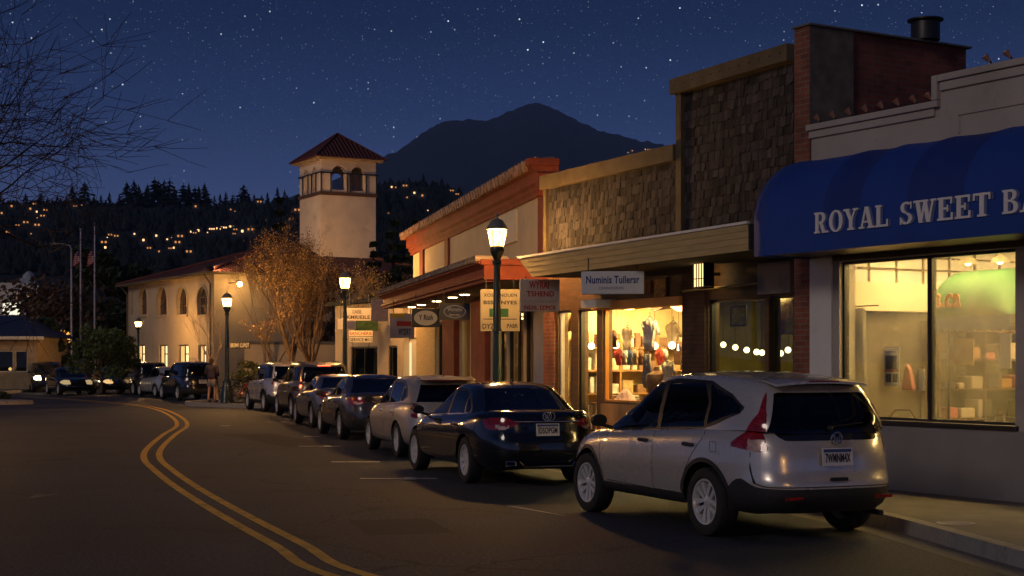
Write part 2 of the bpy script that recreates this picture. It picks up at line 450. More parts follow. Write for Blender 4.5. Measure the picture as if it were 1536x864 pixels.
def shell(levels, capn, crown, zfun, n):
    rings = []
    for (g, xr, xf, w, nf, nr) in levels:
        P = ring(xr, xf, w, nf, nr, n)
        rings.append([(x, y, zfun(x, g)) for x, y in P])
    g, xr, xf, w, nf, nr = levels[-1]
    P = ring(xr, xf, w, nf, nr, n); xm = (xr+xf)/2
    for k in range(1, capn+1):
        r = 1 - k/(capn+.35)
        # shrink in y mostly, x a bit slower so the hood and roof stay covered
        rr = []
        for x, y in P:
            X = xm+(x-xm)*r; Yy = y*r
            rr.append((X, Yy, zfun(X, g) + crown*(1-r**2.4)))
        rings.append(rr)
    bm = bmesh.new()
    V = [[bm.verts.new(p) for p in rg] for rg in rings]
    for i in range(len(V)-1):
        for k in range(n):
            k2 = (k+1) % n
            bm.faces.new((V[i][k], V[i][k2], V[i+1][k2], V[i+1][k]))
    bm.faces.new(V[-1])
    bm.normal_update()
    return bm

def regions(bm, classify):
    out = {}
    for f in bm.faces:
        k = classify(f.calc_center_median(), f.normal)
        if k: out.setdefault(k, []).append(f)
    return out

def region_mb(faces, off=0.0, m=0, mb=None):
    mb = mb or MB(); ids = {}; base = len(mb.v)
    for f in faces:
        for v in f.verts:
            if v not in ids:
                ids[v] = len(ids); mb.v.append(tuple(v.co + v.normal*off))
        mb.f.append(tuple(base + ids[v] for v in f.verts)); mb.m.append(m)
    return mb

def wheel_parts(root, x, y, r, wid, side, style, hubm):
    """tyre mesh with a rim child"""
    Mx = Matrix.Rotation(R(90)*(-side), 3, 'X')     # local z -> outward (side=+1: +y)
    t = MB(); h = wid/2; ri = r*.68
    prof = [(ri, -h*.8), (ri+.01, -h), (r-.04, -h*1.03), (r-.012, -h*.9), (r, -h*.6), (r, -h*.2), (r-.008, -h*.18), (r-.008, -h*.12), (r, -h*.1),
            (r, h*.1), (r-.008, h*.12), (r-.008, h*.18), (r, h*.2), (r, h*.6), (r-.012, h*.9), (r-.04, h*1.03), (ri+.012, h), (ri, h*.85)]
    t.lathe(prof, (0,0,0), 36, Mx)
    to = t.build('wheel', M['rubber'], root, smooth=True); to.location = (x, y, r)
    b = MB(); rr = ri
    b.lathe([(rr, -h*.7), (rr, h*.8), (rr-.006, h*.92), (rr-.022, h*.9), (rr-.03, h*.7), (rr-.035, h*.2)], (0,0,0), 36, Mx, 0)
    b.lathe([(rr-.03, h*.05), (.001, h*.05)], (0,0,0), 24, Mx, 1)
    b.lathe([(.062, h*.1), (.06, h*.62), (.03, h*.68), (.001, h*.68)], (0,0,0), 16, Mx, 0)
    if style == 0: angs = [(k*72+90, .085, .055) for k in range(5)]
    elif style == 1: angs = [(k*36+d, .036, .026) for k in range(10) for d in (0,)]
    else: angs = [(k*51.4+10, .05, .04) for k in range(7)]
    for a, w0, w1 in angs:
        for sgn in ((-1, 1) if style == 0 else (0,)):
            ca, sa = math.cos(R(a)), math.sin(R(a))
            def pt(rad, tt, zz): return Mx @ Vector((ca*rad - sa*tt, sa*rad + ca*tt, zz))
            if style == 0:
                q = [(.05, sgn*.012, sgn*.045), (rr-.02, sgn*.022, sgn*.085)]
            else: q = [(.045, -w1, w1), (rr-.02, -w0*.9, w0*.9)]
            vs = []
            for (rad, t0, t1), zz in zip(q, (h*.62, h*.74)):
                vs += [pt(rad, t0, zz), pt(rad, t1, zz), pt(rad, t1, zz-.04), pt(rad, t0, zz-.04)]
            b.add(vs, [(0,1,5,4),(1,2,6,5),(2,3,7,6),(3,0,4,7),(0,3,2,1),(4,5,6,7)], 0)
    ro = b.build('rim', [hubm or M['alloy'], M['dark']], to, smooth=True, angle=35)
    return to

def make_car(name, label, P, paintm, loc, heading, group=None, lit=False, n=150, cat='car'):
    root = thing(name, label, cat, (loc[0], loc[1], P.get('z0', 0)), R(90+heading), group)
    ze, zr = interp(P['ze']), interp(P['zr']); zb = P['zb']
    fxf, fxr, fw = interp(P['xf']), interp(P['xr']), interp(P['w'])
    gxf, gxr, gw = interp(P['gxf']), interp(P['gxr']), interp(P['gw'])
    hs = [0,.03,.07,.12,.18,.24,.3,.36,.42,.48,.54,.6,.66,.72,.78,.83,.88,.92,.95,.975,1]
    low = shell([(h, fxr(h), fxf(h), fw(h), P['nf'], P['nr']) for h in hs], 9, P['crown'],
                lambda x, h: zb + (ze(x)-zb)*h, n)
    gs = [i/14 for i in range(15)]
    gh = shell([(g, gxr(g), gxf(g), gw(g), P['gnf'], P['gnr']) for g in gs], 9, P['rcrown'],
               lambda x, g: (ze(x)-.02) + (zr(x)-ze(x)+.02)*g, n)
    WB, RW, ra = P['wb'], P['wr'], P['wr']+P.get('gap', .05)
    wh = [(0.0, RW), (WB, RW)]
    def arch(co, extra=0.0): return min(math.hypot(co.x-a, co.z-b) for a, b in wh) - ra - extra
    side = lambda co: abs(co.y) > .55
    # --- lower body cuts
    cut(low, lambda c: arch(c), side)
    clad = P.get('clad', 0)
    if clad:
        cut(low, lambda c: arch(c, clad), side)
    bl = interp(P['bumper'])    # height below which black plastic
    if P.get('has_clad', True):
        cut(low, lambda c: c.z - bl(c.x))
    tA, tB = sdf(P['tailA']), sdf(P['tailB'])
    tail = lambda c: max(tA(c.x, c.z), tB(abs(c.y), c.z))
    tsel = lambda c: c.x < .1
    cut(low, tail, tsel); cut(gh, tail, tsel)
    tC = None
    if 'tailC' in P:
        tC = sdf(P['tailC']); cut(low, lambda c: max(tail(c), tC(abs(c.y) if P.get('Cy') else c.x, c.z)), tsel)
    gz = sdf(P['garn']) if 'garn' in P else None
    if gz: cut(low, lambda c: gz(abs(c.y), c.z), lambda c: c.x < -.6); cut(gh, lambda c: gz(abs(c.y), c.z), lambda c: c.x < -.6)
    hA, hB = sdf(P['headA']), sdf(P['headB'])
    head = lambda c: max(hA(c.x, c.z), hB(abs(c.y), c.z))
    hsel = lambda c: c.x > WB
    cut(low, head, hsel)
    # panel gaps
    gl = [(sdf(q), 's') for q in P['doors']] + [(sdf(q), 'r') for q in P['hatch']]
    def gapf(kind, fn):
        if kind == 's': return lambda c: fn(c.x, c.z)
        return lambda c: fn(abs(c.y), c.z)
    sels = {'s': lambda c: abs(c.y) > .6 and -.75 < c.x < WB+.1, 'r': lambda c: c.x < P['xrear']+.35}
    gw_ = .0045
    for fn, kd in gl:
        g = gapf(kd, fn)
        for o in (-gw_, gw_):
            cut(low, lambda c, o=o, g=g: g(c)-o, sels[kd])
    def isgap(c):
        for fn, kd in gl:
            if sels[kd](c) and abs(gapf(kd, fn)(c)) < gw_: return True
        return False
    def cl_low(c, nrm):
        if side(c) and arch(c) < 0: return None
        if c.z > ze(c.x)-.03 and gxr(0)+.14 < c.x < gxf(0)-.25 and abs(c.y) < gw(0)-.1: return None
        if tsel(c) and tail(c) < 0:
            if tC and tC(abs(c.y) if P.get('Cy') else c.x, c.z) < 0: return 'tail2'
            return 'tail'
        if hsel(c) and head(c) < 0: return 'head'
        if P.get('has_clad', True) and (c.z < bl(c.x) or (clad and side(c) and arch(c, clad) < 0)): return 'clad'
        if gz and c.x < -.6 and gz(abs(c.y), c.z) < 0: return 'garn'
        if isgap(c): return 'gap'
        return 'body'
    rl = regions(low, cl_low)
    # --- greenhouse cuts, in (x, g)
    def G(c): return (c.z-ze(c.x)+.02)/(zr(c.x)-ze(c.x)+.02)
    sc = P.get('gsc', .55)   # metres per unit g, keeps the distances isotropic
    def gp(poly): return sdf([(a, b*sc) for a, b in poly])
    fr = gp(P['dlo']); wins = [gp(q) for q in P['wins']]
    ssel = lambda c: abs(c.y) > .52
    tr = .012
    cut(gh, lambda c: fr(c.x, G(c)*sc), ssel); cut(gh, lambda c: fr(c.x, G(c)*sc)-tr, ssel)
    for wf in wins: cut(gh, lambda c: wf(c.x, G(c)*sc), ssel)
    wsf, rwf = gp(P['wshield']), gp(P['rwin'])
    fsel = lambda c: c.x > P['wsx']; rsel = lambda c: c.x < P['rwx']
    cut(gh, lambda c: wsf(c.y, G(c)*sc), fsel); cut(gh, lambda c: rwf(c.y, G(c)*sc), rsel)
    def cl_gh(c, nrm):
        if c.z < ze(c.x)-.015: return None
        if tsel(c) and tail(c) < 0: return 'tail'
        g = G(c)*sc
        if fsel(c) and wsf(c.y, g) < 0 and g < .98*sc: return 'windshield'
        if rsel(c) and rwf(c.y, g) < 0 and g < .98*sc: return 'rearglass'
        if abs(nrm.y) > .35 and ssel(c) and c.x < P['sidex']:
            for wi, wf in enumerate(wins):
                if wf(c.x, g) < 0: return 'frontglass' if wi == 0 else 'sideglass'
            q = fr(c.x, g)
            if q < 0: return 'pillar'
            if q < tr and P.get('trim', True): return 'trim'
            return 'body'
        return 'body'
    rg = regions(gh, cl_gh)
    body = region_mb(rl.get('body', []))
    region_mb(rl.get('gap', []), -.006, 1, body)
    region_mb(rg.get('body', []), 0, 0, body)
    region_mb(rg.get('pillar', []), -.004, 2, body)
    region_mb(rg.get('trim', []), .002, 3, body)
    bo = body.build('body', [paintm, M['dark'], M['blk'], M['chrome'] if P.get('chrome') else M['blk']], root, smooth=True, angle=38)
    bo.material_slots[0].link = 'OBJECT'; bo.material_slots[0].material = paintm
    if rl.get('clad'):
        region_mb(rl['clad'], .003).build('bumper_cladding', M['plastic'], root, smooth=True)
    if rl.get('garn'): region_mb(rl['garn'], .003).build('tailgate_garnish', M['gloss'], root, smooth=True)
    for s in (1, -1):
        fs = [f for f in rl.get('tail', [])+rg.get('tail', []) if f.calc_center_median().y*s > 0]
        f2 = [f for f in rl.get('tail2', []) if f.calc_center_median().y*s > 0]
        mbt = region_mb(fs, .006); region_mb(f2, .006, 1, mbt)
        mbt.build('taillight', [M['lit_red'] if (lit and s == lit) or lit == 2 else M['redlens'], M['clearlens']], root, smooth=True)
        region_mb([f for f in rl.get('head', []) if f.calc_center_median().y*s > 0], .004).build('headlight', P.get('headmat') or M['clearlens'], root, smooth=True)
        mg = region_mb([f for f in rg.get('sideglass', []) if f.calc_center_median().y*s > 0], -.007)
        mg.build('side_window', M['carglass'], root, smooth=True)
        region_mb([f for f in rg.get('frontglass', []) if f.calc_center_median().y*s > 0], -.007).build('front_window', M['carglass2'], root, smooth=True)
    region_mb(rg.get('windshield', []), -.005).build('windshield', M['carglass2'], root, smooth=True)
    region_mb(rg.get('rearglass', []), -.005).build('rear_window', M['carglass'], root, smooth=True)
    low.free(); gh.free()
    # chassis: floor, wheel wells
    W = P['halfw']; ch = MB()
    ch.box(P['xrear']+.4, P['xfront']-.5, -W+.24, W-.24, zb-.02, zb+.12)
    for s in (1, -1):
        for a, b in wh:
            ch.lathe([(ra+.004, 0), (ra+.004, .34), (.05, .34)], (a, s*(W-.06), b), 28, Matrix.Rotation(R(90)*s, 3, 'X'), 0, -.1 if s > 0 else math.pi-.1, math.pi+.1 if s > 0 else 2*math.pi+.1)
    ch.build('chassis', M['dark'], root)
    # interior
    it = MB()
    fx = P.get('seatx', 1.15)
    for s in (1, -1):
        it.box(fx-.25, fx+.3, s*.38-.24, s*.38+.24, .45, .62)
        it.obox((fx-.3, s*.38, .88), (.13, .46, .6), Matrix.Rotation(R(-14), 3, 'Y')); it.obox((fx-.42, s*.38, 1.24 if P['H'] > 1.55 else 1.14), (.09, .25, .17), Matrix.Rotation(R(-10), 3, 'Y'))
    it.obox((fx-1.15, 0, .82), (.16, 1.2, .6), Matrix.Rotation(R(-16), 3, 'Y'))
    for y in (-.42, .42): it.obox((fx-1.3, y, 1.17 if P['H'] > 1.55 else 1.06), (.08, .24, .13), Matrix.Rotation(R(-10), 3, 'Y'))
    it.box(fx+.85, fx+1.2, -.7, .7, .7, .93)
    it.lathe([(.17, -.012), (.185, 0), (.17, .012), (.155, 0), (.17, -.012)], (fx+.62, .38, .93), 20, Matrix.Rotation(R(65), 3, 'Y'))
    it.build('seat', M['seat'], root, bevel=.03)
    # wheels
    for a, b in wh:
        for s in (1, -1):
            wheel_parts(root, a, s*(W-.02-.11), RW, .21, s, P.get('rim', 0), None)
    # mirrors
    mx, mz = P['mirror']
    for s in (1, -1):
        m_ = MB(); y0 = W+.07
        q = [(-.04,-.08,.06),(.02,-.085,.065),(.07,-.05,.045),(.085,-.01,.02)]
        rg_ = []
        for dx, yy, zz in q:
            rg_.append([(mx+dx, s*(y0+.01+(-yy)*1.15*math.cos(a)*(1 if abs(math.cos(a))<.8 else .95)), mz+zz*1.1*math.sin(a)) for a in [2*math.pi*k/12+.26 for k in range(12)]])
        vs_ = [p for r_ in rg_ for p in r_]
        m_.add(vs_, [(i*12+k, i*12+(k+1)%12, (i+1)*12+(k+1)%12, (i+1)*12+k) for i in range(3) for k in range(12)]+[tuple(range(12)), tuple(range(36,48))])
        m_.tube([(mx+.03, s*(W-.10), mz-.09), (mx+.03, s*(W+.03), mz-.05)], .022, 6)
        mo = m_.build('side_mirror', M['blk'] if P.get('mirblk', True) else paintm, root, smooth=True)
    # handles
    for s in (1, -1):
        for hx in P['handles']:
            hz = P['handlez']
            hb = MB(); yy = fw((hz-zb)/(ze(hx)-zb))
            hb.tube([(hx-.1, s*(yy-.01), hz), (hx-.08, s*(yy+.02), hz+.004), (hx+.06, s*(yy+.022), hz+.006), (hx+.09, s*(yy-.005), hz+.004)], [.014,.02,.02,.014], 8)
            hb.build('door_handle', M['plastic'] if P.get('blkhandle', 1) else paintm, root, smooth=True)
    # licence plate on the rear
    px_, pz = P['plate']; tilt = R(P.get('platetilt', 6))
    pe = MB(); Mr = Matrix.Rotation(tilt, 3, 'Y')
    pe.obox((px_, 0, pz), (.012, .34, .17), Mr, 0)
    po = pe.build('licence_plate', M['plate'], root)
    tx = MB(); tx.box(-.155, .155, -.0095, -.0065, .045, .075, 1)
    tx.text(P.get('platetxt', '7MWNK42'), -.14, -.055, .28, .09, -.0065, .003, 0, bold=.02)
    to = tx.build('plate_lettering', [M['ink'], M['plateblue']], po)
    to.matrix_local = Matrix.Translation((px_, 0, pz)) @ Mr.to_4x4() @ Matrix.Rotation(R(-90), 4, 'Z')
    # emblem: ring with a mark
    ex, ez = P['emblem']; em = MB(); Me = Matrix.Rotation(R(-90)+R(P.get('embtilt', 0)), 3, 'Y')
    em.lathe([(.052,0),(.056,.008),(.066,.008),(.07,0)], (ex, 0, ez), 24, Me)
    if P.get('emb2'):
        em.lathe([(.052,0),(.056,.008),(.062,.008),(.066,0)], (ex, -.055, ez), 24, Me)
    for a, b in (((-.035,.04),(-.015,-.04)),((-.015,-.04),(0,.02)),((0,.02),(.015,-.04)),((.015,-.04),(.035,.04))):
        em.tube([(ex-.006, a[0], ez+a[1]), (ex-.006, b[0], ez+b[1])], .0065, 5)
    em.build('emblem', M['chrome'], root, smooth=True)
    extra = P.get('extra')
    if extra: extra(root, paintm)
    return root

def suv_extra(root, pm):
    s = MB(); V = []; zr_ = interp(SUV['zr']); n_ = 14      # roof spoiler follows the roof's crown
    for lay in (0, 1):
        for j in range(5):
            u = j/4; x = -.36-.36*u
            for i in range(n_+1):
                y = (-.5+i/n_)*1.06*(1-.03*u); cr_ = .05*(1-abs(y/.62)**2.4)
                V.append((x-.03*(1-(y/.53)**2)*u, y, zr_(-.40)+cr_+.004-.035*u*u-.01*u - lay*(.004+.022*u)))
    k = n_+1; F_ = [(j*k+i, j*k+i+1, (j+1)*k+i+1, (j+1)*k+i) for j in range(4) for i in range(n_)]
    o_ = 5*k; F_ += [tuple(q+o_ for q in f[::-1]) for f in F_[:]]
    F_ += [(4*k+i, 4*k+i+1, o_+4*k+i+1, o_+4*k+i) for i in range(n_)]+[(j*k, (j+1)*k, o_+(j+1)*k, o_+j*k) for j in range(4)]+[(j*k+n_, o_+j*k+n_, o_+(j+1)*k+n_, (j+1)*k+n_) for j in range(4)]
    s.add(V, F_); s.build('roof_spoiler', pm, root, smooth=True, angle=50)
    l = MB(); l.box(-.752, -.735, -.17, .17, 1.548, 1.562); l.build('high_brake_light', M['redlens'], root)
    w = MB(); w.tube([(-.875,.02,1.10),(-.88,-.03,1.12),(-.865,-.36,1.15)], [.014,.011,.006], 6); w.sphere((-.875,.02,1.10), .03, 6)
    w.build('wiper', M['blk'], root, smooth=True)
    c = MB(); c.tube([(-.28,.9115,.86),(-.28,.912,.96),(-.16,.912,.96),(-.16,.9115,.86),(-.28,.9115,.86)], .0025, 4); c.build('fuel_door_seam', M['dark'], root)
    h = MB(); h.box(-1.006,-.99,-.1,.1,.60,.635); h.build('tailgate_handle', M['blk'], root, bevel=.006)
    for sd in (1,-1):
        r = MB(); r.box(-1.008,-.99, sd*.50-.10, sd*.50+.10, .425,.458); r.build('reflector', M['redlens'], root, bevel=.005)
    e = MB(); e.tube([(-.6,-.55,.27),(-.90,-.55,.265)], .028, 10); e.build('exhaust_pipe', M['blk'], root, smooth=True)
    f = MB()
    for i in range(3): f.box(3.5,3.535,-.45,.45,.62+i*.05,.645+i*.05)
    f.build('grille', M['chrome'], root)

def sedan_extra(root, pm):
    c = MB(); c.box(-1.075,-1.055,-.48,.48,.905,.922); c.build('trunk_trim', M['chrome'], root, bevel=.005)
    for s in (1,-1):
        e = MB()
        e.tube([(-.95,s*.54-.07,.31),(-1.06,s*.54-.07,.31),(-1.075,s*.54+.07,.31),(-1.075,s*.54+.07,.365),(-1.085,s*.54-.07,.365),(-1.085,s*.54-.07,.31)], .010, 6)
        e.tube([(-1.10,s*.42,.37),(-1.10,s*.36,.305)], .009, 6)
        e.build('exhaust_trim', M['chrome'], root, smooth=True)
    b = MB(); b.box(-1.125,-1.1,-.36,.36,.29,.303); b.build('bumper_trim', M['chrome'], root)
    a = MB(); a.prism([(.62,1.44),(.46,1.435),(.44,1.50)], -.008,.008); a.build('antenna', M['blk'], root)
    g = MB()
    for i in range(3): g.box(3.62,3.66,-.4,.4,.5+i*.05,.52+i*.05)
    g.build('grille', M['chrome'], root)

def hatch_extra(root, pm):
    s = MB(); s.prism([(-.62,1.42),(-.30,1.475),(-.28,1.455),(-.5,1.40)], -.5,.5); s.build('roof_spoiler', pm, root, bevel=.008)
    l = MB(); l.box(-.635,-.618,-.4,.4,1.405,1.418); l.build('high_brake_light', M['redlens'], root)
    h = MB(); h.box(-.95,-.93,-.2,.2,.9,.92); h.build('tailgate_garnish', M['chrome'], root)
    a = MB(); a.prism([(-.1,1.46),(-.2,1.455),(-.22,1.51)], -.008,.008); a.build('antenna', M['blk'], root)

SUV = dict(H=1.65, halfw=.91, xrear=-1.0, xfront=3.53, zb=.29, wb=2.62, wr=.345, gap=.055, clad=.045,
  ze=[(-1.0,1.06),(-.6,1.10),(.5,1.05),(2.0,.98),(2.5,.965),(3.0,.91),(3.53,.77)],
  zr=[(-.8,1.50),(-.4,1.55),(.2,1.595),(.8,1.60),(1.3,1.575),(1.8,1.50)],
  xr=[(0,-.86),(.1,-.94),(.22,-.985),(.38,-.99),(.46,-.955),(.7,-.935),(.85,-.90),(1,-.84)],
  xf=[(0,3.3),(.15,3.46),(.45,3.53),(.75,3.46),(.9,3.32),(1,3.12)],
  w=[(0,.80),(.08,.865),(.3,.90),(.55,.912),(.68,.905),(.85,.893),(.94,.87),(1,.825)],
  nf=3.6, nr=4.6, crown=.07,
  gxf=[(0,2.58),(.5,2.02),(.85,1.62),(1,1.42)], gxr=[(0,-.87),(.1,-.865),(.6,-.76),(.9,-.66),(1,-.60)],
  gw=[(0,.825),(.15,.81),(.6,.735),(.88,.675),(1,.62)], gnf=6, gnr=5.5, rcrown=.05,
  bumper=[(-1.1,.52),(-.75,.54),(-.55,.62),(-.42,.55),(-.3,.40),(.3,.40),(2.2,.40),(3.0,.45),(3.6,.45)],
  tailA=[(-1.3,.88),(-.80,.87),(-.38,.93),(-.58,1.08),(-.66,1.25),(-.60,1.50),(-.60,1.56),(-1.3,1.56)],
  tailB=[(.66,.88),(.66,1.03),(.66,1.10),(.61,1.30),(.50,1.6),(1.2,1.6),(1.2,.86)],
  tailC=[(-1.3,.90),(-.62,.88),(-.62,.99),(-1.3,1.04)],
  headA=[(2.85,.80),(3.05,.93),(3.7,.80),(3.7,.66),(3.3,.66)], headB=[(.45,.6),(.45,.95),(1.2,.95),(1.2,.6)],
  doors=[[(1.02,.40),(1.0,.7),(1.05,1.2),(2.35,1.2),(2.30,.9),(2.22,.60),(2.12,.42)],[(1.02,.40),(1.0,.7),(1.05,1.2),(.1,1.2),(.02,1.0),(.22,.8),(.42,.52),(.46,.40)],
         ],
  hatch=[[(-.3,.545),(.70,.545),(.76,.58),(.775,.8),(.73,1.1),(.62,1.6),(-.3,1.6)]],
  dlo=[(2.36,.06),(1.46,.885),(.9,.93),(.2,.90),(-.25,.70),(-.47,.47),(-.44,.36),(-.1,.13),(.1,.06)],
  wins=[[(2.28,.08),(1.46,.86),(1.12,.895),(1.07,.08)],[(.99,.08),(1.04,.90),(.30,.88),(.13,.54),(.12,.08)],[(.07,.11),(.07,.49),(.20,.86),(-.24,.675),(-.44,.47),(-.42,.38)]],
  garn=[(-.2,.985),(.50,.985),(.57,1.03),(.60,1.3),(-.2,1.3)],
  gsc=.55, wshield=[(-.72,.07),(-.60,.93),(.60,.93),(.72,.07)], rwin=[(-.66,-.02),(-.50,.84),(.50,.84),(.66,-.02)],
  wsx=1.38, rwx=-.5, sidex=2.5, mirror=(2.08,1.09), handles=(1.22,.28), handlez=.905,
  plate=(-.968,.83), platetilt=6, emblem=(-.955,1.005), embtilt=-8, rim=0, seatx=1.2, extra=suv_extra, platetxt='7WMNM4X')

SEDAN = dict(H=1.46, halfw=.92, xrear=-1.10, xfront=3.68, zb=.25, wb=2.80, wr=.335, gap=.045, has_clad=False,
  ze=[(-1.1,1.03),(-.7,1.05),(.3,.97),(1.5,.93),(2.4,.90),(3.1,.83),(3.68,.70)],
  zr=[(-1.0,1.26),(-.3,1.34),(.3,1.395),(.9,1.405),(1.4,1.38),(1.9,1.30)],
  xr=[(0,-.98),(.1,-1.06),(.3,-1.10),(.5,-1.09),(.62,-1.06),(.85,-1.04),(.95,-1.02),(1,-.97)],
  xf=[(0,3.45),(.15,3.6),(.45,3.68),(.75,3.60),(1,3.25)],
  w=[(0,.82),(.08,.88),(.3,.915),(.6,.922),(.8,.905),(.93,.87),(1,.82)],
  nf=3.6, nr=4.4, crown=.05,
  gxf=[(0,2.72),(.5,2.1),(.85,1.62),(1,1.40)], gxr=[(0,-.66),(.5,-.26),(.85,.10),(1,.30)],
  gw=[(0,.80),(.5,.72),(.88,.62),(1,.56)], gnf=5.5, gnr=5, rcrown=.05,
  bumper=[(-1.1,.3),(3.6,.3)],
  tailA=[(-1.4,.78),(-.72,.80),(-.60,.93),(-.85,.975),(-1.4,.96)],
  tailB=[(.36,.90),(.62,.79),(1.2,.76),(1.2,.985),(.60,.965)],
  tailC=[(-1.4,.79),(-.9,.80),(-.88,.85),(-1.4,.85)],
  headA=[(2.95,.66),(3.1,.80),(3.8,.72),(3.8,.58),(3.4,.56)], headB=[(.4,.5),(.4,.9),(1.2,.9),(1.2,.5)],
  doors=[[(1.15,.32),(1.13,.7),(1.15,1.1),(2.5,1.1),(2.42,.7),(2.28,.34)],[(1.15,.32),(1.13,.7),(1.15,1.1),(.1,1.1),(.1,.95),(.35,.7),(.48,.33)]],
  hatch=[[(-.3,.62),(.52,.62),(.60,.68),(.62,1.0),(.66,1.1),(-.3,1.1)]],
  dlo=[(2.44,.08),(1.52,.86),(1.0,.90),(.56,.85),(.28,.62),(.08,.3),(.04,.12)],
  wins=[[(2.28,.11),(1.52,.80),(1.24,.83),(1.22,.11)],[(1.12,.11),(1.14,.84),(.56,.80),(.46,.70),(.38,.11)],[(.32,.13),(.38,.6),(.30,.56),(.14,.28),(.11,.14)]],
  gsc=.44, wshield=[(-.70,.08),(-.54,.93),(.54,.93),(.70,.08)], rwin=[(-.70,.07),(-.52,.92),(.52,.92),(.70,.07)],
  wsx=1.35, rwx=.28, sidex=2.6, mirror=(2.12,1.00), handles=(1.32,.42), handlez=.83, blkhandle=1, chrome=True,
  plate=(-1.078,.80), platetilt=5, emblem=(-1.05,.985), embtilt=-4, emb2=True, rim=1, seatx=1.35, extra=sedan_extra, platetxt='IDSOPGM')

_S2 = {k: v for k, v in SUV.items() if k != 'garn'}
HATCH = dict(_S2, H=1.49, halfw=.875, xrear=-.92, xfront=3.38, zb=.25, wb=2.60, wr=.32, gap=.045, clad=0, has_clad=False,
  ze=[(-.92,1.0),(-.5,1.02),(.5,.97),(2.0,.92),(2.5,.90),(3.0,.83),(3.38,.70)],
  zr=[(-.8,1.34),(-.3,1.41),(.2,1.44),(.8,1.45),(1.3,1.43),(1.8,1.36)],
  xr=[(0,-.80),(.12,-.88),(.3,-.92),(.48,-.90),(.7,-.87),(1,-.80)],
  xf=[(0,3.2),(.15,3.33),(.45,3.38),(.75,3.3),(1,3.0)],
  w=[(0,.78),(.08,.84),(.3,.87),(.6,.876),(.82,.86),(.94,.83),(1,.79)],
  gxf=[(0,2.60),(.5,2.05),(.85,1.60),(1,1.40)], gxr=[(0,-.80),(.5,-.68),(.9,-.52),(1,-.42)],
  gw=[(0,.78),(.5,.70),(.88,.62),(1,.56)], rcrown=.05,
  tailA=[(-1.3,.72),(-.68,.74),(-.60,.86),(-.64,1.0),(-1.3,1.02)], tailB=[(.58,.7),(.60,1.02),(1.2,1.02),(1.2,.7)],
  tailC=[(-1.3,.82),(-.5,.82),(-.5,.87),(-1.3,.87)],
  headA=[(2.75,.68),(2.95,.82),(3.6,.75),(3.6,.58),(3.1,.58)],
  doors=[[(1.0,.33),(1.0,1.1),(2.3,1.1),(2.2,.6),(2.1,.35)],[(1.0,.33),(1.0,1.1),(.1,1.1),(.15,.85),(.4,.6),(.45,.33)]],
  hatch=[[(-.3,.58),(.56,.58),(.6,.66),(.60,1.0),(.55,1.4),(-.3,1.4)]],
  dlo=[(2.34,.06),(1.46,.87),(.9,.91),(.15,.86),(-.2,.62),(-.34,.3),(-.2,.1)],
  wins=[[(2.20,.09),(1.46,.81),(1.10,.84),(1.06,.09)],[(.96,.09),(1.0,.85),(.22,.80),(.10,.5),(.10,.09)],[(.02,.12),(.03,.5),(.08,.74),(-.13,.6),(-.25,.3),(-.18,.14)]],
  gsc=.45, wshield=[(-.68,.07),(-.55,.93),(.55,.93),(.68,.07)], rwin=[(-.62,.09),(-.50,.86),(.50,.86),(.62,.09)],
  wsx=1.36, rwx=-.35, mirror=(2.05,1.02), handlez=.83, plate=(-.905,.74), emblem=(-.885,.97), rim=2, seatx=1.15, extra=hatch_extra, blkhandle=0, chrome=True, platetxt='4KXN871')

def van_extra(root, pm):
    r = MB()
    for s in (1,-1): r.tube([(-.3,s*.56,1.70),(-.2,s*.56,1.745),(1.2,s*.56,1.745),(1.3,s*.56,1.70)], .015, 6)
    r.build('roof_rail', M['plastic'], root, smooth=True)
    l = MB(); l.box(-.72,-.70,-.2,.2,1.61,1.63); l.build('high_brake_light', M['redlens'], root)
def van_extra_lit(root, pm):
    van_extra(root, pm)
    for o in root.children:
        if o.name.startswith('high_brake_light'): o.data.materials.clear(); o.data.materials.append(M['lit_red'])

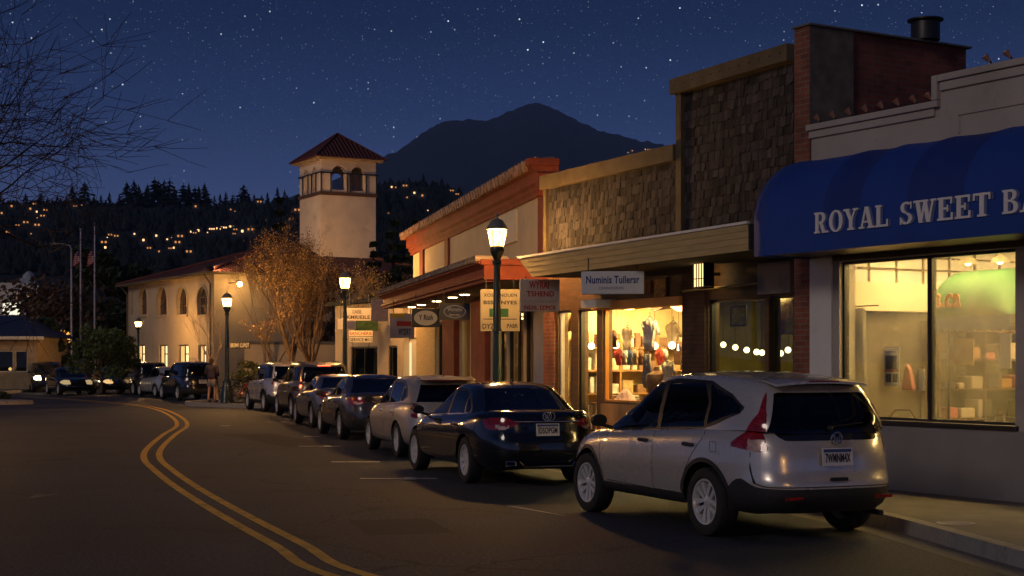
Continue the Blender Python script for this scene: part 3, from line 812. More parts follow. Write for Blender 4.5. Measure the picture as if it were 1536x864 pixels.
BIGSUV = dict(_S2, H=1.75, halfw=.93, wr=.36, wb=2.80, xfront=3.72,
  ze=[(-1.0,1.12),(-.6,1.14),(.5,1.10),(2.0,1.06),(2.7,1.03),(3.2,.98),(3.72,.86)],
  zr=[(-.9,1.62),(-.4,1.68),(.3,1.70),(1.0,1.70),(1.5,1.66),(2.0,1.58)],
  xf=[(0,3.5),(.15,3.66),(.45,3.72),(.75,3.67),(.9,3.55),(1,3.35)],
  w=[(0,.82),(.08,.885),(.3,.92),(.55,.93),(.8,.92),(.94,.90),(1,.86)],
  gxf=[(0,2.62),(.5,2.2),(.85,1.92),(1,1.75)], gxr=[(0,-.88),(.5,-.84),(.9,-.74),(1,-.66)],
  gw=[(0,.85),(.5,.79),(.88,.73),(1,.67)],
  tailA=[(-1.3,.82),(-.80,.82),(-.70,.9),(-.72,1.2),(-1.3,1.22)], tailB=[(.70,.8),(.70,1.22),(1.2,1.22),(1.2,.8)],
  tailC=[(-1.3,.86),(-.62,.86),(-.62,.94),(-1.3,.94)],
  headA=[(3.1,.80),(3.25,.98),(3.9,.92),(3.9,.74),(3.4,.72)],
  doors=[[(1.1,.42),(1.1,1.2),(2.5,1.2),(2.42,.8),(2.3,.44)],[(1.1,.42),(1.1,1.2),(.1,1.2),(.2,.9),(.45,.6),(.5,.42)]],
  dlo=[(2.44,.06),(1.82,.88),(1.0,.90),(-.3,.88),(-.6,.80),(-.66,.1)],
  wins=[[(2.30,.09),(1.82,.82),(1.22,.85),(1.16,.09)],[(1.06,.09),(1.08,.85),(.25,.84),(.2,.09)],[(.12,.12),(.15,.82),(-.50,.76),(-.56,.14)]],
  wshield=[(-.76,.07),(-.66,.93),(.66,.93),(.76,.07)], rwin=[(-.70,.02),(-.62,.88),(.62,.88),(.70,.02)],
  wsx=1.6, rwx=-.55, mirror=(2.3,1.16), handlez=.98, plate=(-.96,.86), emblem=(-.935,1.05), rim=2, seatx=1.3, extra=van_extra, platetxt='6ANW153')
# ------------------------------------------------------------------ sky, light, camera
SUN_EL, SUN_AZ = 24.0, 222.0     # a low warm key, added for general brightness, from behind the viewer's left shoulder
w = bpy.data.worlds.new('World'); SC.world = w; w.use_nodes = True
nt = w.node_tree; nt.nodes.clear()
out = nt.nodes.new('ShaderNodeOutputWorld'); bg = nt.nodes.new('ShaderNodeBackground'); L(nt, bg.outputs[0], out.inputs[0])
sk = N(nt, 'ShaderNodeTexSky', sky_type='NISHITA'); sk.sun_disc = False; sk.sun_elevation = R(SUN_EL); sk.sun_rotation = R(SUN_AZ)
sk.air_density = 1.2; sk.dust_density = .6; sk.ozone_density = 3
tc = nt.nodes.new('ShaderNodeTexCoord'); sp = nt.nodes.new('ShaderNodeSeparateXYZ'); L(nt, tc.outputs['Generated'], sp.inputs[0])
cr = nt.nodes.new('ShaderNodeValToRGB'); L(nt, sp.outputs[2], cr.inputs[0])
e = cr.color_ramp.elements
e[0].position = 0.0; e[0].color = (.092,.118,.27,1); e[1].position = 1.0; e[1].color = (.0035,.008,.032,1)
for ps, c in ((.075, (.070,.098,.240,1)), (.115,(.040,.066,.185,1)), (.16,(.017,.034,.115,1)), (.21,(.0060,.015,.060,1)), (.26,(.0025,.008,.036,1))):
    q = cr.color_ramp.elements.new(ps); q.color = c
# the clear-sky colour only tints the glow a little
hsv = nt.nodes.new('ShaderNodeMix'); hsv.data_type = 'RGBA'; hsv.blend_type = 'ADD'; hsv.inputs['Factor'].default_value = 1
vs = nt.nodes.new('ShaderNodeVectorMath'); vs.operation = 'MULTIPLY'; L(nt, sk.outputs[0], vs.inputs[0]); vs.inputs[1].default_value = (.0018,.0022,.0035)
L(nt, cr.outputs[0], hsv.inputs['A']); L(nt, vs.outputs[0], hsv.inputs['B'])
def stars(scale, thr, power, k, seed):
    mp = nt.nodes.new('ShaderNodeMapping'); mp.inputs['Location'].default_value = (seed, seed*.7, 3); L(nt, tc.outputs['Generated'], mp.inputs['Vector'])
    vo = nt.nodes.new('ShaderNodeTexVoronoi'); vo.inputs['Scale'].default_value = scale; L(nt, mp.outputs[0], vo.inputs['Vector'])
    lt = nt.nodes.new('ShaderNodeMapRange'); lt.inputs['From Min'].default_value = 0; lt.inputs['From Max'].default_value = thr
    lt.inputs['To Min'].default_value = 1; lt.inputs['To Max'].default_value = 0; L(nt, vo.outputs['Distance'], lt.inputs['Value'])
    sc_ = nt.nodes.new('ShaderNodeSeparateColor'); L(nt, vo.outputs['Color'], sc_.inputs[0])
    pw = nt.nodes.new('ShaderNodeMath'); pw.operation = 'POWER'; L(nt, sc_.outputs[0], pw.inputs[0]); pw.inputs[1].default_value = power
    mu = nt.nodes.new('ShaderNodeMath'); mu.operation = 'MULTIPLY'; L(nt, lt.outputs[0], mu.inputs[0]); L(nt, pw.outputs[0], mu.inputs[1])
    m2 = nt.nodes.new('ShaderNodeMath'); m2.operation = 'MULTIPLY'; L(nt, mu.outputs[0], m2.inputs[0]); m2.inputs[1].default_value = k
    # fewer near the bright horizon
    fd = nt.nodes.new('ShaderNodeMapRange'); fd.inputs['From Min'].default_value = .08; fd.inputs['From Max'].default_value = .2; L(nt, sp.outputs[2], fd.inputs['Value'])
    m3 = nt.nodes.new('ShaderNodeMath'); m3.operation = 'MULTIPLY'; L(nt, m2.outputs[0], m3.inputs[0]); L(nt, fd.outputs[0], m3.inputs[1])
    return m3.outputs[0]
s1 = stars(200, .125, 6, 3.6, 3.1); s2 = stars(480, .19, 3.0, .60, 11.7)
ad = nt.nodes.new('ShaderNodeMath'); ad.operation = 'ADD'; L(nt, s1, ad.inputs[0]); L(nt, s2, ad.inputs[1])
sv = nt.nodes.new('ShaderNodeVectorMath'); sv.operation = 'SCALE'; sv.inputs[0].default_value = (.75,.88,1.0); L(nt, ad.outputs[0], sv.inputs['Scale'])
fa = nt.nodes.new('ShaderNodeVectorMath'); fa.operation = 'ADD'; L(nt, hsv.outputs['Result'], fa.inputs[0]); L(nt, sv.outputs[0], fa.inputs[1])
L(nt, fa.outputs[0], bg.inputs[0]); bg.inputs[1].default_value = 1.0

sl = bpy.data.lights.new('warm_key_light', 'SUN'); sl.energy = .40; sl.angle = R(14); sl.color = (1,.83,.72)
so = bpy.data.objects.new('warm_key_light', sl); COL.objects.link(so)
az = R(SUN_AZ)
sdir = Vector((math.sin(az)*math.cos(R(SUN_EL)), math.cos(az)*math.cos(R(SUN_EL)), math.sin(R(SUN_EL))))
so.rotation_euler = sdir.to_track_quat('Z', 'Y').to_euler()

cam = bpy.data.cameras.new('camera'); co = bpy.data.objects.new('camera', cam); COL.objects.link(co); SC.camera = co
co.location = (0, 0, CAMH); co.rotation_euler = (R(90), 0, 0); cam.sensor_width = 36; cam.lens = F/1536*36
cam.shift_y = (HZ-432)/1536; cam.clip_end = 40000; cam.clip_start = .1
vs_ = SC.view_settings; vs_.view_transform = 'Standard'; vs_.look = 'None'; vs_.exposure = 0; vs_.gamma = 1
SC.render.engine = 'CYCLES'; cy = SC.cycles
cy.use_denoising = True; cy.max_bounces = 7; cy.diffuse_bounces = 3; cy.glossy_bounces = 3; cy.transmission_bounces = 4
cy.transparent_max_bounces = 16; cy.sample_clamp_indirect = 4; cy.sample_clamp_direct = 0; cy.caustics_reflective = False; cy.caustics_refractive = False

# ------------------------------------------------------------------ ground
def structure(o, kind='structure'):
    o['kind'] = kind; return o
def asphalt():
    m, nt, out = _nt('asphalt')
    p = N(nt, 'ShaderNodeBsdfPrincipled'); L(nt, p.outputs[0], out.inputs[0])
    v = coords(nt)
    a = N(nt, 'ShaderNodeTexNoise'); a.inputs['Scale'].default_value = .28; a.inputs['Detail'].default_value = 6; L(nt, v, a.inputs['Vector'])
    b = N(nt, 'ShaderNodeTexNoise'); b.inputs['Scale'].default_value = 26; b.inputs['Detail'].default_value = 6; b.inputs['Roughness'].default_value = .8; L(nt, v, b.inputs['Vector'])
    r1 = N(nt, 'ShaderNodeMapRange'); r1.inputs['From Min'].default_value = .35; r1.inputs['From Max'].default_value = .65; r1.inputs['To Min'].default_value = .6; r1.inputs['To Max'].default_value = 1.45; L(nt, a.outputs[0], r1.inputs['Value'])
    r2 = N(nt, 'ShaderNodeMapRange'); r2.inputs['From Min'].default_value = .42; r2.inputs['From Max'].default_value = .62; r2.inputs['To Min'].default_value = .2; r2.inputs['To Max'].default_value = 2.6; L(nt, b.outputs[0], r2.inputs['Value'])
    mu = N(nt, 'ShaderNodeMath', operation='MULTIPLY'); L(nt, r1.outputs[0], mu.inputs[0]); L(nt, r2.outputs[0], mu.inputs[1])
    # cracks
    nz = N(nt, 'ShaderNodeTexNoise'); nz.inputs['Scale'].default_value = 1.3; nz.inputs['Detail'].default_value = 4; L(nt, v, nz.inputs['Vector'])
    mixv = N(nt, 'ShaderNodeVectorMath', operation='ADD'); L(nt, v, mixv.inputs[0]); L(nt, nz.outputs['Color'], mixv.inputs[1])
    vo = N(nt, 'ShaderNodeTexVoronoi', feature='DISTANCE_TO_EDGE'); vo.inputs['Scale'].default_value = .22; L(nt, mixv.outputs[0], vo.inputs['Vector'])
    r3 = N(nt, 'ShaderNodeMapRange'); r3.inputs['From Max'].default_value = .010; r3.inputs['To Min'].default_value = .15; L(nt, vo.outputs['Distance'], r3.inputs['Value'])
    m3 = N(nt, 'ShaderNodeMath', operation='MULTIPLY'); L(nt, mu.outputs[0], m3.inputs[0]); L(nt, r3.outputs[0], m3.inputs[1])
    vm = N(nt, 'ShaderNodeVectorMath', operation='SCALE'); vm.inputs[0].default_value = (.026,.030,.043); L(nt, m3.outputs[0], vm.inputs['Scale'])
    L(nt, vm.outputs[0], p.inputs['Base Color'])
    rr = N(nt, 'ShaderNodeMapRange'); rr.inputs['To Min'].default_value = .62; rr.inputs['To Max'].default_value = .85; p.inputs['Specular IOR Level'].default_value = .38; L(nt, a.outputs[0], rr.inputs['Value']); L(nt, rr.outputs[0], p.inputs['Roughness'])
    bp = N(nt, 'ShaderNodeBump'); bp.inputs['Strength'].default_value = .55; bp.inputs['Distance'].default_value = .012; L(nt, b.outputs[0], bp.inputs['Height']); L(nt, bp.outputs[0], p.inputs['Normal'])
    return m
M['asphalt'] = asphalt()
g = MB(); g.box(-6400, 6400, -290, 7650, -1, -.06)
structure(g.build('ground', mat('dark_soil', (.02,.024,.016), 1, var=.3, scale=.02)))
rd = MB(); rd.add([(-70,-15,0),(40,-15,0),(40,140,0),(-70,140,0)], [(0,1,2,3)])
structure(rd.build('road', M['asphalt']))

KR = [(4.75,2),(4.65,9),(4.4,12.2),(4.2,13.8),(3.86,16.3),(3.15,18.7),(2.15,21.6),(1.05,24.5),(-.02,27.5),(-.75,30.2),(-1.45,33),(-2.45,37),(-3.6,42),(-4.95,48),
      (-6.9,54.5),(-8.6,57.2),(-10.6,58.4),(-12.4,60.3),(-13.2,62.8),(-12.9,66.5),(-13.6,70.5),(-15.9,76),(-18.2,81),(-21.5,87),(-26,96),(-34,110)]
KL = [(-9.5,2),(-10,10),(-11,20),(-12.4,28),(-15,38),(-19,50),(-22.6,60),(-25.2,70),(-26.8,80),(-28.4,95),(-34.5,112)]
def smooth_line(P, k=4):
    out = []
    n = len(P)
    for i in range(n-1):
        p0, p1, p2, p3 = P[max(0,i-1)], P[i], P[i+1], P[min(n-1,i+2)]
        for j in range(k):
            t = j/k
            out.append(tuple(.5*((2*p1[a]) + (-p0[a]+p2[a])*t + (2*p0[a]-5*p1[a]+4*p2[a]-p3[a])*t*t + (-p0[a]+3*p1[a]-3*p2[a]+p3[a])*t**3) for a in (0,1)))
    out.append(P[-1]); return out
def offset_line(P, d):
    out = []
    for i in range(len(P)):
        a = P[max(0,i-1)]; b = P[min(len(P)-1,i+1)]
        dx, dy = b[0]-a[0], b[1]-a[1]; l = math.hypot(dx, dy) or 1
        out.append((P[i][0]+dy/l*d, P[i][1]-dx/l*d))
    return out
def strip(mb, A, B, z, m=0):
    n = len(A)
    mb.add([(x,y,z) for x,y in A]+[(x,y,z) for x,y in B], [(i,n+i,n+i+1,i+1) for i in range(n-1)], m)
def strip_solid(A, B, z0, z1, name, material):
    mb = MB(); n = len(A)
    mb.add([(x,y,z1) for x,y in A]+[(x,y,z1) for x,y in B]+[(x,y,z0) for x,y in A]+[(x,y,z0) for x,y in B],
           [(i,n+i,n+i+1,i+1) for i in range(n-1)]+[(i,i+1,2*n+i+1,2*n+i) for i in range(n-1)]+[(n+i+1,n+i,3*n+i,3*n+i+1) for i in range(n-1)])
    return structure(mb.build(name, material, smooth=False))
KRs = smooth_line(KR); KLs = smooth_line(KL)
kin = offset_line(KRs, .16)
strip_solid(KRs, kin, 0.0, .15, 'kerb', M['kerb'])
gut = offset_line(KRs, -.32); gm = MB(); strip(gm, gut, KRs, .004); structure(gm.build('road_gutter', M['conc']))
far = [(x+34+max(0, (30-y))*.0, y+6) for x, y in KRs]
sw = MB(); strip(sw, kin, far, .152); structure(sw.build('sidewalk', M['conc']))
kli = offset_line(KLs, -.16); strip_solid(kli, KLs, 0.0, .15, 'kerb', M['kerb'])
sw = MB(); strip(sw, [(x-30,y) for x,y in KLs], kli, .152); structure(sw.build('sidewalk', M['conc']))

# double yellow line, walked down its own curve
def PG(px, py): Y = CAMH*F/(py-HZ); return ((px-CX)/F*Y, Y)
A_ = [(530,866),(430,817),(337,767),(277,731),(243,706),(225,688),(229,672),(251,652),(269,640),(267,630),(252,620),(232,613),(200,607.5),(137,602),(91,598.5),(30,595)]
ctr = smooth_line([(PG(530,866)[0]+2.6, 9.0)] + [PG(x+3,y) for x,y in A_], 6)
for sgn in (-1, 1):
    m_ = MB(); strip(m_, offset_line(ctr, sgn*.14-.058), offset_line(ctr, sgn*.14+.058), .004)
    structure(m_.build('road_marking_yellow', M['yellowline']))
# parking ticks: a bar towards the kerb with a short cross piece
def tick(px0, px1, py, arrow=True):
    x0, Y = PG(px0, py); x1, _ = PG(px1, py)
    mb = MB(); wd = .08*(1 if arrow else 1.3)
    mb.add([(x0,Y-wd,.004),(x1,Y-wd*.9,.004),(x1,Y+wd*.9,.004),(x0,Y+wd,.004)], [(0,1,2,3)])
    if arrow:
        c = x0+(x1-x0)*.62
        mb.add([(c-.12,Y-.22,.004),(c+.12,Y-.22+.02,.004),(c+.16,Y-wd-.001,.004),(c-.02,Y-wd-.001,.004)], [(0,1,2,3)])
        mb.add([(c-.02,Y+wd+.001,.004),(c+.14,Y+wd+.001,.004),(c+.05,Y+.25,.004),(c-.08,Y+.25,.004)], [(0,1,2,3)])
    structure(mb.build('road_marking', M['whiteline']))
tick(540,655,718); tick(497,570,693,False); tick(448,512,669.5); tick(455,480,655,False); tick(400,438,633); tick(330,345,639,False)
a = PG(757,759); b = PG(850,773); mb = MB(); mb.add([(a[0],a[1],.004),(a[0]+.16,a[1]-.12,.004),(b[0],b[1]-.10,.004),(b[0]-.1,b[1]+.05,.004)], [(0,3,2,1)]); structure(mb.build('road_marking', M['whiteline']))
mb = MB(); x0,y0 = PG(52,742); mb.add([(x0,y0,.004),(x0+.12,y0-.7,.004),(x0+.26,y0-.1,.004),(x0+.3,y0+.1,.004)], [(0,1,2,3)]); structure(mb.build('road_marking', mat('worn_white', (.12,.12,.13), .9, var=.4, dirt=(6,(.03,.03,.035),.48,.9))))
# repairs in the asphalt: darker patches, sealed cracks and an iron cover
M['patch'] = mat('asphalt_patch', (.018,.018,.020), .8, var=.3, scale=9, bump=.5, bscale=50); M['tar'] = mat('tar_seal', (.014,.014,.016), .95, var=.3, spec=.1)
rn_ = random.Random(12)
for (px, py, w_, l_, rz_) in ((600,790,.9,1.5,.25),(420,660,1.2,6.0,.4)):
    x, y = PG(px, py); mb = MB(); c_, s_ = math.cos(rz_), math.sin(rz_); pts = []
    for k in range(4):
        a_, b_ = [(-1,-1),(1,-1),(1,1),(-1,1)][k], [(-1,-1),(1,-1),(1,1),(-1,1)][(k+1)%4]
        for q in range(6):
            u = a_[0]+(b_[0]-a_[0])*q/6+rn_.uniform(-.03,.03); v = a_[1]+(b_[1]-a_[1])*q/6+rn_.uniform(-.02,.02); u *= w_/2; v *= l_/2
            pts.append((x+u*c_-v*s_, y+u*s_+v*c_, .002))
    mb.add(pts, [tuple(range(len(pts)))]); structure(mb.build('road_patch', M['patch']))
# utility cover in the pavement
Yc = (CAMH-.155)*F/(785-HZ); xc = (1433-CX)/F*Yc
mb = MB(); mb.lathe([(.19,0),(.19,.006),(.165,.008),(.16,.004),(.001,.004)], (xc,Yc,.153), 28); 
for k in range(-3,4): mb.box(xc-.13, xc+.13, Yc+k*.04-.008, Yc+k*.04+.008, .157, .162)
tag(mb.build('utility_cover', mat('worn_iron', (.42,.38,.33), .7, .2, var=.2)), 'round pale utility cover set in the pavement below the bakery window', 'utility cover')
# planted island at the far left
isl = MB(); cx_, cy_ = PG(-8, 606)
isl.lathe([(1.55,0),(1.5,.14),(1.3,.16),(.001,.19)], (cx_,cy_,0), 24); structure(isl.build('kerb_island', M['kerb'], smooth=True))

# ------------------------------------------------------------------ hills
def ridge(name, pts, D, depth, material, noise_amp, nx, ny, seed, px0=-900, px1=2100, back=.5):
    f = interp(pts); V = []; mb = MB()
    rows = ny
    for j in range(rows+1):
        t = j/rows                       # 0 toe .. ~.72 crest .. 1 back
        for i in range(nx+1):
            px = px0 + (px1-px0)*i/nx
            crest = CAMH + (HZ-f(px))/F*D
            X = (px-CX)/F*D; Y = D - depth + (depth*(1+back))*t
            tc_ = 1/(1+back)
            if t <= tc_: h = (t/tc_)**1.12
            else: h = math.cos(math.pi/2*(t-tc_)/(1-tc_))
            nz = noise.fractal(Vector((X/(D*.035)+seed, Y/(D*.05), seed)), .9, 2.1, 7) * noise_amp * D * (h**.5) * (.35 if abs(t-tc_) < .06 else 1)
            rough = noise.fractal(Vector((px*.09, seed, t*30)), .8, 2.2, 5)*D*.0011
            V.append((X, Y, crest*h - 3 + nz + rough*h))
    Fc = [(j*(nx+1)+i, j*(nx+1)+i+1, (j+1)*(nx+1)+i+1, (j+1)*(nx+1)+i) for j in range(rows) for i in range(nx)]
    mb.add(V, Fc); o = structure(mb.build(name, material, smooth=True, angle=80)); 
    return o, BVHTree.FromPolygons(V, Fc)
mnt = [(-900,470),(0,420),(300,345),(440,292),(500,268),(560,240),(600,222),(640,194),(668,181),(700,178.5),(730,181),(760,168),(785,156),(805,152),(830,160),(860,177),(885,188),(910,198),(930,201),(960,209),(1000,218),(1030,224),(1200,245),(1500,300),(2400,430)]
o_m, bvh_m = ridge('mountain', mnt, 6000, 3200, M['mount'], .0035, 900, 51, 4.0)
rid = [(-900,330),(-200,300),(0,298),(80,299),(150,300),(250,301),(350,300),(420,297),(450,289),(500,284),(560,272),(600,268),(650,270),(690,284),(730,320),(780,350),(860,380),(1100,420),(2400,470)]
o_h, bvh_h = ridge('hill', rid, 850, 520, M['hill'], .004, 200, 60, 9.0)

# ridge and hillside trees
def conifer_mesh(name, h, r, seed, nfan=9, layers=11, lean=0):
    rnd = random.Random(seed); mb = MB()
    for k in range(layers):
        t = k/layers; z = h*(.12+.86*t); rr = r*(1-t)**.8*(.75+rnd.random()*.5)+.06*r
        for j in range(nfan):
            a = rnd.random()*6.283; q = rr*(.6+rnd.random()*.6); wd = q*.38
            ca, sa = math.cos(a), math.sin(a)
            mb.add([(0,0,z+h*.07),(ca*q-sa*wd, sa*q+ca*wd, z-h*.03*rnd.random()),(ca*q*1.15, sa*q*1.15, z-h*.055),(ca*q+sa*wd, sa*q-ca*wd, z-h*.03*rnd.random())], [(0,1,2,3)])
    mb.tube([(0,0,0),(0,0,h*.5),(0,0,h*1.02)], [h*.02,h*.012,.01*h], 5)
    me_o = mb.build(name, M['conifer']); return me_o
rnd = random.Random(5)
protos = [conifer_mesh('ridge_tree', 1, .26, 1), conifer_mesh('ridge_tree', 1, .36, 2), conifer_mesh('ridge_tree', 1, .2, 3), conifer_mesh('ridge_tree', 1, .45, 4, 14, 7)]
fr_ = interp(rid)
def place_tree(o, px, D, h, wmul=1):
    d = Vector(((px-CX)/F, 1, 0)); X = (px-CX)/F*D
    hit = bvh_h.ray_cast(Vector((X, D, 900)), Vector((0,0,-1)))
    z = hit[0].z if hit[0] else 0
    o.location = (X, D, z-1); o.scale = (h*wmul, h*wmul, h); o.rotation_euler = (0,0,rnd.random()*6)
first = [True]*4
heights = [(0,18),(18,14),(40,22),(62,16),(85,20),(100,15),(110,24),(128,30),(140,18),(152,16),(165,19),(178,18),(191,32),(199,34),(207,30),(214,24),(222,30),(232,38),(240,40),(247,36),(254,38),(262,28),(270,18),(276,30),(284,36),(292,34),(300,26),(305,30),(312,20),(322,14),(330,22),(340,26),(348,22),(356,16),(365,28),(371,18),(380,14),(392,18),(402,14),(415,20),(425,26),(432,18),(595,9),(612,13),(634,18),(648,12),(662,14),(676,12),(690,10)]
for px, hp in heights:
    k = rnd.choice([0,0,1,2,3]) if hp > 20 else rnd.choice([0,2,1])
    if first[k]: o = protos[k]; first[k] = False
    else: o = protos[k].copy(); COL.objects.link(o)
    D = 850 + rnd.uniform(-15, 25)
    place_tree(o, px+rnd.uniform(-2,2), D, (hp+4)/F*850*1.12, rnd.uniform(.8,1.25) if k != 2 else 1.0)
    tag(o, 'dark conifer standing against the night sky along the crest of the wooded hill', 'tree', 'conifers along the hill crest')
for k in range(4):
    if first[k]: bpy.data.objects.remove(protos[k])
# lit houses on the slopes: dark cabin, pitched roof, glowing windows
M['win_warm'] = emis('house_window', (1,.40,.12), .75); M['win_hot'] = emis('house_window_bright', (1,.56,.24), 2.0)
M['housewall'] = mat('house_wall', (.10,.09,.085), .9)
def house_mesh(w_, hh, nwin, hot):
    mb = MB()
    mb.box(-w_*.5, w_*.5, -w_*.35, w_*.35, -2, hh, 0)
    mb.add([(-w_*.58,-w_*.42,hh),(w_*.58,-w_*.42,hh),(w_*.58,w_*.42,hh),(-w_*.58,w_*.42,hh),(-w_*.58,0,hh*1.5),(w_*.58,0,hh*1.5)], [(0,1,5,4),(2,3,4,5),(1,2,5),(3,0,4)], 1)
    for i in range(nwin):
        x = -w_*.36 + w_*.72*(i+.5)/nwin; s_ = w_*.26/nwin**.5
        mb.box(x-s_/2, x+s_/2, -w_*.35-.06, -w_*.35-.02, hh*.35, hh*.35+s_*1.1, 2)
    return mb.build('hillside_house', [M['housewall'], M['felt'], M['win_hot'] if hot else M['win_warm']])
HP = [house_mesh(5, 3, 1, False), house_mesh(7, 3.4, 2, False), house_mesh(6, 3.4, 1, True), house_mesh(8, 4, 3, True)]
hfirst = [True]*4
spots = [(575,1),(0,0)]
S = []
for px, py, k in [(566,265,1),(570,268,0),(588,283,2),(594,283,0),(608,281,1),(620,271,0),(625,271,1),(636,268,0),(649,265,2),(654,268,2),(663,271,1),(672,274,2),(622,292,2),(630,296,2),(634,296,0),(642,317,2),(678,288,1),(686,293,1),(700,295,2),(705,290,1),
    (611,298,0),(583,321,0),
    (231,300,3),(237,301,2),(266,295,1),(306,303,2),(295,312,0),(347,316,0),(353,318,0),(381,289,2),(386,290,0),(398,296,2),(404,299,2),(408,302,1),(390,305,1),(412,290,0),
    (162,358,2),(167,354,1),(172,353,2),(176,356,1),(158,366,1),(160,374,2),(203,353,2),(217,363,2),(236,356,2),(252,361,2),(257,358,1),(262,374,2),(225,374,1),(268,366,1),(272,357,1),(288,350,2),(293,351,1),(299,349,2),(312,350,2),(314,346,2),(319,346,3),(326,345,2),(331,345,2),(337,344,3),(343,343,3),(350,342,2),(354,346,1),(352,352,1),(360,352,2),(365,350,2),(372,348,2),(377,347,1),(382,346,2),(240,379,0),(256,374,1),(285,380,1),
    (49,305,1),(54,308,1),(75,300,1),(97,302,1),(111,310,2),(114,311,1),(48,316,0),(57,320,2),(64,322,1),(70,317,1),(57,328,0),(66,326,1),(28,340,1),(39,334,2),(41,336,1),(58,340,1),(62,338,1),(14,350,1),(48,352,0),(20,312,0),(5,322,0),(88,303,0),(124,309,0),
    (420,322,0),(435,330,0),(447,318,1)]:
    S.append((px, py, k, bvh_h))
for px, py, k in [(942,231,2),(948,228,0),(946,234,1),(962,232,1),(968,226,2),(973,227,1),(997,215,2),(998,224,2),(1011,224,1),(958,236,2),(803,238,0)]:
    S.append((px, py, k, bvh_m))
grp = 'lit houses on the dark hillside'; KEEP = []
for px, py, k, bvh in S:
    d = Vector(((px-CX)/F, 1, (HZ-py)/F)).normalized()
    hit = bvh.ray_cast(Vector((0,0,CAMH)), d)
    if not hit[0]: continue
    if hfirst[k]: o = HP[k]; hfirst[k] = False
    else: o = HP[k].copy(); COL.objects.link(o)
    if bvh is bvh_h: KEEP.append((px, py, hit[0].y))
    p = hit[0]; s_ = max(.6, p.y/800) * rnd.uniform(.3,.75)
    if bvh is bvh_m: s_ *= .75
    o.location = (p.x, p.y-4*s_, p.z-1*s_); o.scale = (s_,)*3; o.rotation_euler = (0,0,math.atan2(-p.x, p.y)*1.0)
    if bvh is bvh_m: tag(o, 'tiny lit house far off on the right shoulder of the mountain', 'house', 'lit houses on the mountain shoulder')
    else: tag(o, 'small dark house with glowing windows among the trees of the hillside', 'house', grp)
# the wooded slope reads as one mass
fb = MB()
for i in range(4200):
    px = rnd.uniform(-80, 900); D = rnd.uniform(560, 870); X = (px-CX)/F*D
    hit = bvh_h.ray_cast(Vector((X, D, 900)), Vector((0,0,-1)))
    if not hit[0] or hit[0].z < 3: continue
    h = rnd.uniform(4, 8) if D < 760 else rnd.uniform(2.5, 5); r_ = h*1.2*rnd.uniform(.22,.42); z = hit[0].z-1; n = 6; a0 = rnd.random()*3
    pyb = HZ-(z+h*.1-CAMH)/D*F; pyt = HZ-(z+h-CAMH)/D*F
    if any(abs(px-a)<r_/D*F+2.5 and pyt-1 < b < pyb+3 and D < c+3 for a,b,c in KEEP): continue
    ring_ = [(X+math.cos(a0+6.283*k/n)*r_*rnd.uniform(.7,1.2), D+math.sin(a0+6.283*k/n)*r_, z+h*rnd.uniform(.1,.3)) for k in range(n)]
    mid_ = [(X+math.cos(a0+.5+6.283*k/n)*r_*.55, D+math.sin(a0+.5+6.283*k/n)*r_*.55, z+h*rnd.uniform(.5,.65)) for k in range(n)]
    fb.add(ring_+mid_+[(X,D,z+h)], [(k,(k+1)%n,n+k) for k in range(n)]+[((k+1)%n,n+(k+1)%n,n+k) for k in range(n)]+[(n+k,n+(k+1)%n,2*n) for k in range(n)])
tag(fb.build('forest', mat('forest', (.010,.016,.018), 1, var=.4, scale=.02, island=.35)), 'dark wooded hillside behind the town', 'forest', kind='stuff')


hz_ = MB(); hz_.box(-6500, 6500, -300, 7700, -5, 1090)
M['haze'], _n, _o = _nt('haze_air'); _v = N(_n, 'ShaderNodeVolumePrincipled'); _v.inputs['Color'].default_value = (.42,.62,1,1); _v.inputs['Density'].default_value = 8e-5; _v.inputs['Anisotropy'].default_value = 0
L(_n, _v.outputs[0], _o.inputs['Volume'])
tag(hz_.build('haze', M['haze']), 'thin blue night haze over the town and hills', 'haze', kind='stuff')
# ------------------------------------------------------------------ building helpers
def wall_holes(mb, outer, holes, y0, y1, m=0, mr=None):
    """a wall of (x,z) outline with openings, from y0 (street) to y1"""
    mr = m if mr is None else mr
    bm = bmesh.new()
    edges = []
    for lp in [outer]+holes:
        vs = [bm.verts.new((p[0], 0, p[1])) for p in lp]
        for i in range(len(vs)): edges.append(bm.edges.new((vs[i], vs[(i+1) % len(vs)])))
    bmesh.ops.triangle_fill(bm, edges=edges, use_beauty=True, use_dissolve=False, normal=(0,-1,0))
    bm.verts.index_update()
    vs = [(v.co.x, v.co.z) for v in bm.verts]; fs = [tuple(v.index for v in f.verts) for f in bm.faces]; bm.free()
    mb.add([(x,y0,z) for x,z in vs], fs, m); mb.add([(x,y1,z) for x,z in vs], [f[::-1] for f in fs], m)
    for li, lp in enumerate([outer]+holes):
        n = len(lp)
        mb.add([(x,y0,z) for x,z in lp]+[(x,y1,z) for x,z in lp], [(i,(i+1)%n,n+(i+1)%n,n+i) for i in range(n)], m if li == 0 else mr)
    return mb
def rect(x0, x1, z0, z1): return [(x0,z0),(x1,z0),(x1,z1),(x0,z1)]
def arch(x0, x1, z0, z1, n=10):
    r = (x1-x0)/2; c = (x0+x1)/2; zc = z1-r
    return [(x0,z0),(x1,z0)]+[(c+r*math.cos(math.pi*k/n), zc+r*math.sin(math.pi*k/n)) for k in range(n+1)]
